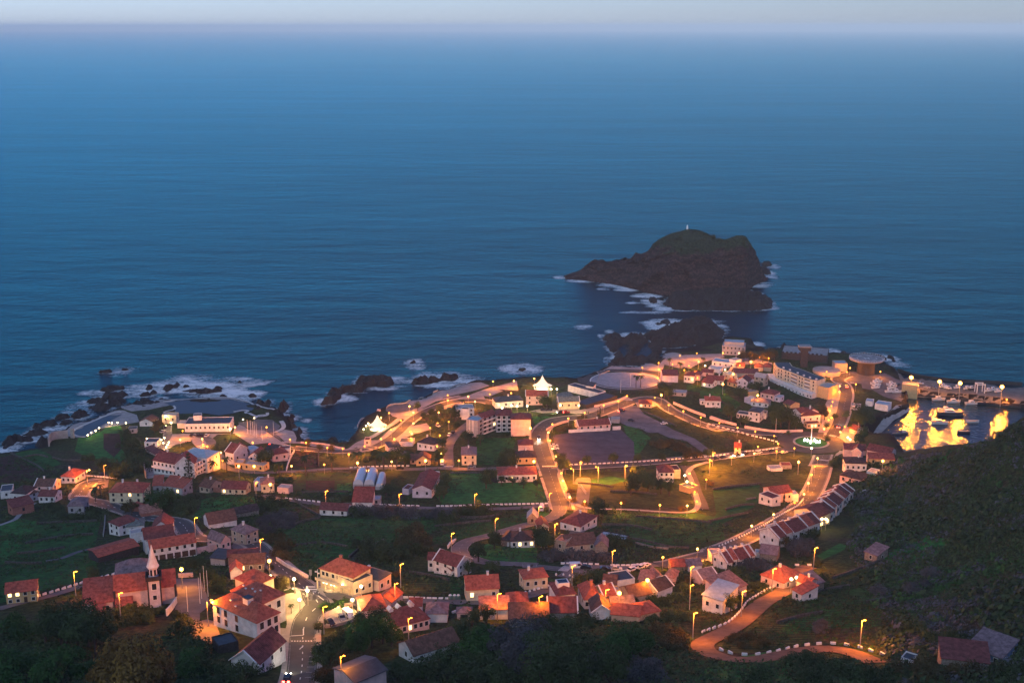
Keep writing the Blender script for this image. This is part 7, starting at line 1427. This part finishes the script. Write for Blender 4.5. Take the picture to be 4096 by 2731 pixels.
def tree_proto(shape, leaf, var):
    key = (shape, leaf, var)
    if key in TREEM: return TREEM[key]
    rnd = random.Random(shape + leaf + str(var)); t = MB()
    if shape == 'round':     # unit: crown radius about 1, height about 2.1
        bl = [(rnd.uniform(-.5,.5), rnd.uniform(-.5,.5), rnd.uniform(.95,1.65), rnd.uniform(.34,.6)) for _ in range(9)] + [(rnd.uniform(-.75,.75), rnd.uniform(-.75,.75), rnd.uniform(.8,1.3), rnd.uniform(.2,.34)) for _ in range(7)]
        v, f = leaves(bl, 2600, .055, rnd); t.tube([(0,0,-.3),(.03,.02,.5),(0,.05,1.0),(.04,0,1.4)], [.09,.07,.05,.02], 6)
        for b in bl[:5]: t.tube([(.02,.02,.55),(b[0]*.6,b[1]*.6,(b[2]+.6)/2),b[:3]], [.045,.03,.01], 5)
    elif shape == 'bush':
        bl = [(rnd.uniform(-.65,.65), rnd.uniform(-.65,.65), rnd.uniform(.15,.6), rnd.uniform(.28,.5)) for _ in range(11)]
        v, f = leaves(bl, 1700, .06, rnd)
        for b in bl[:5]: t.tube([(0,0,-.2),(b[0]*.5,b[1]*.5,.2),b[:3]], [.05,.035,.01], 5)
    elif shape == 'cypress':
        bl = [(rnd.uniform(-.15,.15), rnd.uniform(-.15,.15), z, .42*(1-z/4.4)+.06) for z in np.linspace(.4,4.0,12)]
        v, f = leaves(bl, 900, .08, rnd); t.tube([(0,0,-.3),(0,0,3.6)], [.1,.02], 6)
    elif shape == 'pine':    # tiers of near level branches
        v, f = [], []; t.tube([(0,0,-.4),(0,0,4.6)], [.11,.015], 6)
        for z in np.linspace(.7,4.4,11):
            R = (1.05 - z*.2)
            for k in range(7):
                a = 6.283*k/7 + z*2; e = (R*math.cos(a), R*math.sin(a), z - .05); t.tube([(0,0,z),e], [.022,.006], 4)
                bl = [(e[0]*q, e[1]*q, z, .12) for q in (.45,.65,.85,1.0)]; v2, f2 = leaves(bl, 26, .05, rnd); o = len(v); v += v2; f += [tuple(i+o for i in q) for q in f2]
    else:                    # palm
        h = 3.2; t.tube([(0,0,-.3),(.06,.03,1.2),(.02,.0,h)], [.12,.095,.085], 7); v, f = [], []
        for k in range(17):
            a = 6.283*k/17 + rnd.uniform(-.1,.1); up = rnd.uniform(-.1,.9); px, pz = 0, h; pr = None
            for s_ in range(6):
                q = s_/5; R = 1.15*q; z = h + up*.75*q - 1.0*q*q*(1.1-up*.5); w = .16*math.sin(math.pi*min(1,q*.9+.12)) + .01; ca, sa = math.cos(a), math.sin(a)
                cur = [(R*ca-w*sa, R*sa+w*ca, z-.05), (R*ca, R*sa, z+.03), (R*ca+w*sa, R*sa-w*ca, z-.05)]
                o = len(v); v += cur
                if s_: f += [(o-3,o-2,o+1,o),(o-2,o-1,o+2,o+1)]
    TREEM[key] = (MB().add(v, f).mesh('crown', LEAF[leaf]), t.mesh('trunk', BARK)); return TREEM[key]
NM = dict(round='tree', bush='bush', cypress='cypress_tree', pine='pine_tree', palm='palm_tree')
WORD = dict(dark='dark leafy', green='green leafy', olive='olive brown', grey='grey leafed', gold='golden lit', palm='feathery')
TC = [0]
def tree(c, x, y, r, shape, leaf, label, group, hs=1.0):
    if c[0] == 'b' and leaf != 'gold': r *= .70
    elif c[0] == 'a': r *= .95
    m1, m2 = tree_proto(shape, leaf, TC[0] % 3); TC[0] += 1
    ch = dict(round=1.25, bush=.4, cypress=2, pine=2.2, palm=3.2)[shape]*r*hs; p = AT(c, x, y, ch)
    o = thing(NM[shape], label, NM[shape].replace('_', ' ') if shape != 'round' else 'tree', p, random.uniform(0, 6.28), group); o.scale = (r, r, r*hs)
    link('crown', m1, o); link('trunk', m2, o)
TROWS = [ # (shape, leaf, crop, 'x,y,r ...', where)
 ('round','dark','B','470,860,3 905,515,2.2 1030,960,5 1080,950,4.6 1190,1080,3.6','the cove hotel quarter'),('palm','palm','B','440,1020,2.2 600,980,2.4 930,1170,2.2 1220,1030,2.4 1530,960,3 1840,960,2.6 2140,930,3','the cove hotel quarter and field'),('round','olive','B','1560,785,2.8 1700,840,2.4 1840,850,2.6','the lit promenade above cove'),('bush','dark','B','1290,1250,4.2 1330,1240,3.6','the right of brilliant orange house'),('pine','dark','B','165,1150,4','the bright meadow left corner'),
 ('round','olive','A','1800,830,4 1760,880,3','the cream pool entrance block'),('bush','dark','A','1480,1010,5 1540,1060,5 1430,1090,5 1500,1180,6 1600,1160,5 1420,950,4 1560,1250,6 1400,1330,6 1250,1330,6 1560,1350,6 1150,1270,5 1000,1230,4 1330,1420,5','the dark ravine left of balcony hotel'),
 ('round','dark','C','790,650,2.8 880,765,3 1000,810,4 1060,690,3.6 1180,710,3.8 1240,680,3.4 1240,745,3.6 960,720,3','the garden clump behind tent'),('palm','palm','C','1320,585,2.2 390,1210,4 80,1210,3 1530,1000,2','the seafront gardens'),('round','dark','C','1080,1085,3.4 1090,1180,3.4 1250,880,2.4 1390,1010,4 1340,1000,3 1530,1030,2.6 1040,1240,3.4','the side street by villas'),('round','dark','C','300,1240,4.6 480,1240,4 550,1210,4.6 640,1260,4 700,1230,3','the lane above barrel greenhouses'),('round','dark','C','2280,590,4.6 2320,600,3.6 2000,430,2','the pink white house below tent'),('round','dark','C','1850,1220,4.6 1840,1300,5 1900,1290,4.2 1770,1320,4','the lawn left of ochre house'),
 ('cypress','dark','D','880,880,1.9 855,900,1.4','the long low maroon house'),('bush','olive','D','700,930,2.4 640,945,2 420,1080,3 500,1060,3','the wall behind football field'),('round','dark','D','1640,600,5.4 1600,560,3.4 1690,640,4','the fork below oval plaza'),('palm','palm','D','1360,450,2.4 1310,455,2.4 1700,250,2.2 1825,300,2.2 2095,240,2','the oval plaza and park'),('round','dark','D','730,1430,2.8 1030,1405,3.2 1325,1405,2.6 1610,1400,2.6 1870,1465,2.4 2170,1350,2.6','the far edge of lamp road'),('round','dark','D','420,1420,3.6 470,1490,3.8 430,1500,3','the avenue crossing'),('bush','olive','D','2000,1385,3.4 1900,1395,3 2060,1390,2.4 1580,1260,5 1700,1240,5 1830,1290,4.6 1900,1350,4','the mound above lamp road'),
 ('round','dark','E','960,870,7 1050,930,6.4 880,840,5.4 1130,980,5 900,950,5','the hollow beneath curved hotel'),('round','dark','E','460,635,4.4 520,640,3.6 620,570,4.4 700,560,3.4 370,850,5 340,830,4.4 540,970,3 480,960,3','the green slope below hotel'),('round','olive','E','520,200,4 580,200,4 640,215,4.4 740,215,4.4 800,190,5 840,160,5 880,200,4','the lit hedge behind old town'),('round','dark','E','1720,900,3 1580,915,2.4 1490,1030,2.2 1495,1190,2.2 1040,1115,1.8 1780,1055,2.4','the harbour street'),('round','dark','E','1890,880,6.4 1940,950,6 1850,950,5 1910,1120,4.4 1880,1180,4','the quay behind harbour kiosk'),('bush','dark','E','600,1290,3.4 380,1320,2.6 100,1350,3.4 1620,1450,4.4 1580,1490,4 2050,1500,4','the road near glowing cottage and harbour houses'),('round','olive','E','1470,880,4 1450,830,3.4','the slope left of harbour street'),
 ('palm','palm','a0','1170,262,2.2 1110,300,2.2 2285,655,1.7','the upper left hillside'),('round','green','a0','1900,410,5.6 1800,400,4.6 2000,390,4.6','the large cream house'),('round','olive','a0','1540,500,3.6 1470,520,2.6','the yard of large cream house'),('bush','dark','a0','690,360,2.6 620,500,3.4 700,530,3.4 1010,560,3 1090,560,3 2060,520,5.4 2130,570,5.4 2200,520,5 1980,480,4.6 2180,440,4.4 640,560,3 900,630,4 780,610,4 1050,640,4','the hillside orchard'),
 ('round','dark','b0','1090,260,4','the far left road bend'),('round','dark','b0','620,760,7 760,820,8 900,760,8 1020,840,7.4 1150,820,6 700,900,7 900,930,8 1100,950,7 1250,900,6 520,880,6','the black grove below far left road'),('bush','dark','b0','1300,740,5 1420,720,5 1540,720,5 1660,720,4.6 1780,720,4.6 1880,700,4 1700,800,5 1500,830,5 2120,760,4 2150,850,4 2080,900,4.4','the bank below church'),('round','gold','b0','1500,1250,7 1340,1370,6.4 1680,1300,7 1800,1420,6.4 1530,1450,7.4','the bottom edge left of centre'),('bush','green','b0','850,1250,7 700,1330,8 950,1400,7 300,1350,8 120,1250,8 500,1450,9 2250,1250,6 2200,1400,6 100,1480,8 250,950,7 120,850,7','the bottom left scrub slope'),
 ('round','olive','b1','1200,370,4.6 1265,380,3.6','the tall tree pair beside town hall'),('round','olive','b1','1135,190,2.2 1400,345,2.2','the plaza lamps'),('bush','green','b1','1760,660,3.2 1840,650,3.6 1930,630,3.2 2000,600,2.4','the planted island before arcade'),('round','dark','b1','1690,890,2.8','the crosswalk corner'),('palm','palm','b1','1060,790,2.4 1000,800,2.2','the right wall of town hall'),('palm','palm','b1','1362,640,1.3','the plaza lawn'),('bush','dark','b1','520,370,4 470,440,4.4 520,460,4 430,300,4 300,130,4 200,160,4 350,250,4','the dark garden left of town hall'),('bush','dark','b1','1980,1000,5.4 1860,1080,5 1780,1180,5 1900,1180,5 2050,1080,5.4 1720,1280,4 1700,1150,4','the bank under the van yard'),('bush','olive','b1','1800,1400,5 1750,1480,5 2000,1280,4.6 2150,1220,5','the golden scrub above bottom slate roof'),('bush','dark','b1','250,1200,5 350,1130,5 150,1100,6 100,950,6 300,1350,6 500,1350,6 800,1420,5 950,1400,4 1050,1350,4 650,1480,6','the slope left of dark maroon house'),
 ('round','dark','a2','420,310,3.4 1130,190,3.4 1070,260,4 1050,330,3.6 1100,330,3','the long maroon hall'),('round','dark','a2','1780,190,2.8 1910,200,2.8 2040,225,2.8 2200,230,2.6 1640,130,4.4 1600,190,4','the front of long terracotta house'),('bush','grey','a2','100,560,5 250,550,4.6 420,580,5 560,560,5 700,590,5 900,590,4.6 1050,600,4.6 1200,560,4.6','the thicket below farm road, left half'),('bush','dark','a2','1380,570,5 1480,560,5.4 1560,540,4.6 1280,560,4.6 1150,660,5','the thicket below farm road, right half'),('bush','olive','a2','760,790,5.4 700,860,6 640,930,5.4 780,900,5.4','the brown thicket in the middle'),('bush','dark','a2','560,1060,6 300,1000,6 200,1080,5.4 450,1070,6 330,1080,5.4 680,1020,5.4 850,1020,5 180,960,5','the dark gully above arcade house'),('round','dark','a2','1700,900,3.6 1690,850,3 1510,1010,4 1680,1215,3.6 1390,1210,3 2260,860,5 2300,920,4.6','the hairpin gardens'),('bush','gold','a2','555,1310,1.9','the lamp right of slate valley roof'),
 ('bush','dark','a1','1060,440,5.4 1150,490,5 1250,480,4.6 1080,520,5 100,480,4 60,560,4.6 180,420,3.6','the thicket right of bright meadow'),('bush','grey','a1','1150,640,4.6 1250,620,4.6 1350,650,4.6 1200,700,4.6 1300,720,4 1050,690,4 1100,780,4','the pale thicket behind ochre house'),('bush','olive','a1','1180,900,4 1280,960,4.6 1230,1050,4 1320,1090,4','the bank behind plaza road wall'),('bush','dark','a1','2060,430,3 2000,420,3 2100,560,4 2180,580,4','the left of packing shed'),
 ('bush','dark','a3','200,840,5 290,890,4.4 150,820,4','the garden left of big brown roof'),('round','dark','a3','400,890,2.8','the orange lit annex wall'),('round','dark','a3','870,530,4.4 1330,100,5 1300,180,5 1400,150,5 1250,250,4.4 1450,220,5 1700,265,4.4 1600,250,4','the dark thicket inside lamp loop'),('bush','gold','a3','1165,465,2.6 540,340,2.6 555,440,2.6 720,490,2.4 2170,245,2.6 1850,540,2.4','the glowing lamp loop edge'),('bush','dark','a3','780,1370,4.4 840,1330,4.4 680,1380,4.4 1450,1365,2.6 1650,1350,3 1750,1360,3 620,1390,4','the black bushes below parked cars'),('bush','grey','a3','300,1090,4.6 500,1080,4.6 700,1100,4.6 900,1110,4.6','the brown verge above parked cars'),('bush','dark','a3','1000,920,4 1080,940,4 1050,880,4 1180,950,4','the hedge behind stone barn'),
 ('cypress','dark','a4','990,420,1.4','the lone terracotta house wall'),('round','olive','a4','1030,920,3','the lowest house of middle terrace row'),('bush','grey','a4','1120,960,5 1210,960,5.4 1170,1020,5 600,1200,4.4 520,1180,4.4 450,1200,4 700,1200,4.4','the grey thicket under terraces'),('bush','dark','a4','450,1290,4.4 380,1320,4.4 1370,1165,2.6 1250,870,4 1320,830,4 90,1310,3','the dark thicket under terraces'),('round','dark','b4','420,560,4.6 360,600,4','the white modern house'),
 ('round','dark','b2','610,630,3.2 300,750,4.4 120,800,4','the road side trees by dormer house'),('round','green','b2','250,890,6.4 380,880,6 120,930,6 100,1050,5.4 480,960,5','the big green trees left of dormer house'),('round','dark','b2','1600,730,4.6 1440,760,4 1260,920,5 1330,880,4','the dark trees right of tile kiosk'),('round','green','b2','1560,980,8 1700,1060,7 1480,1080,7','the bright green grove at bottom centre'),('round','grey','b2','1850,1000,8 2050,1040,8.4 2200,940,7 1950,1200,8 2200,1200,8','the grey grove at bottom centre'),('bush','dark','b2','1250,1120,6 1120,1220,6 1300,1290,7 950,1320,6 1450,1300,7 800,1400,7 1100,1430,8 1400,1450,8 1700,1300,8 1800,1450,8 620,1450,6','the dark scrub at bottom centre'),
 ('round','green','b3','1150,1040,7.4 1270,1080,7.4 1050,1110,7 1350,1030,6','the bright green grove right of centre'),('round','dark','b3','100,900,7 300,870,6 150,1100,8 450,1000,8 420,1200,9 200,1350,9 600,1150,8 600,1400,9 1000,1350,8','the black wood at bottom right of centre'),('bush','grey','b3','700,1260,6 1400,1340,7 1300,1450,7 1500,1450,7 780,1380,6','the pale feathery shrubs at bottom'),('bush','olive','b3','1720,1040,5 1820,1030,5 1680,1100,5 1780,1120,5 1560,950,5','the brown lit thicket at dirt road start'),('bush','dark','b3','620,830,4.6 520,850,4.6 380,840,4.4 750,820,4 1060,790,3 1150,800,3 1250,790,3 1450,790,3 1550,790,3 1700,790,4 1850,780,4','the hedge under the lower roofs'),('bush','dark','b3','1300,600,4 1380,560,4 1500,580,4 1650,600,4 1750,560,4 1620,480,3 1850,440,4 1950,500,3','the terraces between lower roofs'),('bush','olive','b3','1700,350,3 1900,350,3.4 1440,370,2','the orange lit gardens among lower roofs'),
 ('bush','dark','b4','1100,1290,5 1250,1280,5.4 1400,1300,5 1700,1330,5 1550,1400,6 1300,1450,7 1900,1450,7 700,1500,7','the bottom right roadside thicket'),('bush','olive','b4','560,1000,4 400,1040,3.4 700,1080,4 500,1110,3','the dry bank inside dirt road bend'),('round','grey','b4','1430,850,3.4 1380,900,3','the bare trees above dirt road hairpin'),('bush','dark','b4','640,420,3 720,400,3 1370,170,3 1450,320,3','the hedge by dirt road houses'),
 ('bush','olive','b5','1180,1380,6 1300,1450,7 900,1400,6 1600,1400,6 1750,1450,6','the brown brush at bottom right corner'),('bush','dark','b5','600,1480,6 300,1440,6 1250,1000,5 1100,900,5 1500,1000,6 2100,1450,7 2250,1400,6','the black brush round corner huts'),('bush','grey','b5','1150,400,6 1250,250,6 1050,450,6 700,480,6','the grey scrub patch on right hill')]
for sh, lf, c, pts, where in TROWS:
    P_ = [tuple(map(float, w.split(','))) for w in pts.split()]; order = sorted(range(len(P_)), key=lambda k: P_[k][0])
    for i, (x, y, r) in enumerate(P_):
        nm = NM[sh].replace('_', ' '); lb = ('%s %s at %s' % (WORD[lf], nm, where)) if len(P_) == 1 else '%s %s, %s from left at %s' % (WORD[lf], nm, nth(order.index(i)), where)
        tree(c, x, y, r, sh, lf, lb, '%ss at %s' % (nm, where), random.uniform(.85, 1.15))
# ------------------------------------------------------------------ scrub, uncountable ground growth
def scrub(name, outline, n, rmin, rmax, leaf, q=9, seed=1, patch=.40, label='scrub'):
    poly = np.array([(p.x, p.y) for p in L(outline)]); x0, y0 = poly.min(0); x1, y1 = poly.max(0); rnd = random.Random(seed); xs = RNG.uniform(x0, x1, n*6); ys = RNG.uniform(y0, y1, n*6)
    ok = inside(poly, xs, ys) & (hgt(xs, ys) > 4) & (fbm(xs, ys, 26, 60 + seed, 3) > patch); v = []; f = []; k = 0
    for x, y in zip(xs[ok], ys[ok]):
        if k >= n: break
        if occupied(x, y): continue
        k += 1; z = float(hgt(x, y)); r = rnd.uniform(rmin, rmax); h = r*rnd.uniform(.5, 1.0)
        for _ in range(q):
            d = Vector((rnd.gauss(0,.5), rnd.gauss(0,.5), abs(rnd.gauss(.3,.4)))); c = Vector((x + d.x*r, y + d.y*r, z + d.z*h)); nn = Vector((d.x, d.y, d.z + .4) ).normalized() if d.length > .01 else Vector((0,0,1)); nn = (nn + Vector((rnd.uniform(-.6,.6), rnd.uniform(-.6,.6), rnd.uniform(-.3,.6)))).normalized()
            a = nn.orthogonal().normalized(); b = nn.cross(a); s = r*rnd.uniform(.22,.42); o = len(v); v += [tuple(c+a*s), tuple(c+b*s*.7), tuple(c-a*s), tuple(c-b*s*.7)]; f.append((o,o+1,o+2,o+3))
    o = kind(MB().add(v, f).obj(name, LEAF[leaf]), 'stuff'); o['label'] = label; return o
HILL = 'N 3330,1960 3560,1850 3700,1815 3850,1790 4020,1725 4200,1660 4200,2731 3600,2731 3500,2400 3400,2200 3430,2090'
scrub('hill_scrub', HILL, 9000, .5, 1.7, 'dark', 9, 1, label='dark scrub covering the right hillside'); scrub('hill_heath', HILL, 2400, .5, 1.7, 'grey', 9, 2, label='grey heath patches on the right hillside'); scrub('hill_grass', HILL, 3600, .4, 1.2, 'green', 8, 3, label='green tufts on the right hillside'); scrub('hill_bracken', HILL, 2600, .4, 1.3, 'olive', 8, 13, label='brown bracken on the right hillside')
LOW = 'N -60,2480 350,2470 760,2560 1000,2731 1200,2731 1290,2620 1500,2600 1700,2530 2100,2480 2700,2470 2760,2550 2900,2650 3300,2630 3600,2640 4200,2560 4200,2740 -60,2740'
scrub('bank_scrub', LOW, 5200, .5, 1.6, 'dark', 9, 4, label='dark scrub along the bottom bank'); scrub('bank_grass', LOW, 3200, .4, 1.2, 'olive', 8, 5, label='olive grass along the bottom bank')
MID = 'N -60,1830 120,1830 300,1900 600,1850 900,1980 1300,1960 1800,2010 2130,2030 2150,1940 2900,2100 3180,1950 3260,2000 2900,2200 3300,2260 3330,2420 2700,2470 1400,2440 1000,2380 -60,2400'
scrub('garden_growth', MID, 6500, .4, 1.5, 'dark', 8, 6, label='dark weeds and hedging between the gardens'); scrub('garden_weeds', MID, 4200, .3, 1.0, 'olive', 7, 7, label='olive weeds between the gardens'); scrub('garden_herbs', MID, 3200, .3, 1.0, 'green', 7, 8, label='green herbs between the gardens')
UP = 'N 560,1830 700,1740 1250,1760 1500,1760 1700,1650 2100,1560 2600,1560 3000,1700 3200,1720 3500,1450 3300,1440 2900,1450 2650,1480 2900,1700 3300,1900 2700,1900 2200,1950 1500,2000 900,1980'
scrub('town_growth', UP, 2600, .4, 1.4, 'dark', 8, 9, label='dark growth between seafront houses'); scrub('town_weeds', UP, 1500, .3, 1.0, 'green', 7, 10, label='green growth between seafront houses')

BEND = 'N 2770,2500 2950,2330 3150,2330 3420,2230 3620,2350 3620,2680 2900,2660 2860,2560'
scrub('bend_scrub', BEND, 1300, .4, 1.4, 'dark', 9, 11, label='dark scrub round the dirt road bend'); scrub('bend_grass', BEND, 1500, .3, 1.0, 'olive', 8, 12, label='olive grass round the dirt road bend'); scrub('bend_herbs', BEND, 900, .3, 1.0, 'green', 8, 14, label='green growth round the dirt road bend')

scrub('garden_bushes', MID, 1300, .9, 2.0, 'dark', 16, 21, .44, label='dark bushes between the gardens'); scrub('garden_straw', MID, 1800, .3, .9, 'grey', 7, 22, .45, label='dry straw between the gardens')
scrub('town_bushes', UP, 600, .8, 1.8, 'dark', 16, 23, .44, label='dark bushes between seafront houses')

scrub('hill_bushes', HILL, 900, 1.4, 3.0, 'dark', 26, 31, .46, label='rounded bushes on the right hillside'); scrub('hill_shrubs', HILL, 420, 1.2, 2.6, 'green', 24, 32, .48, label='brighter green shrubs on the right hillside'); scrub('hill_broom', HILL, 420, 1.2, 2.4, 'grey', 24, 33, .5, label='grey shrubs on the right hillside')
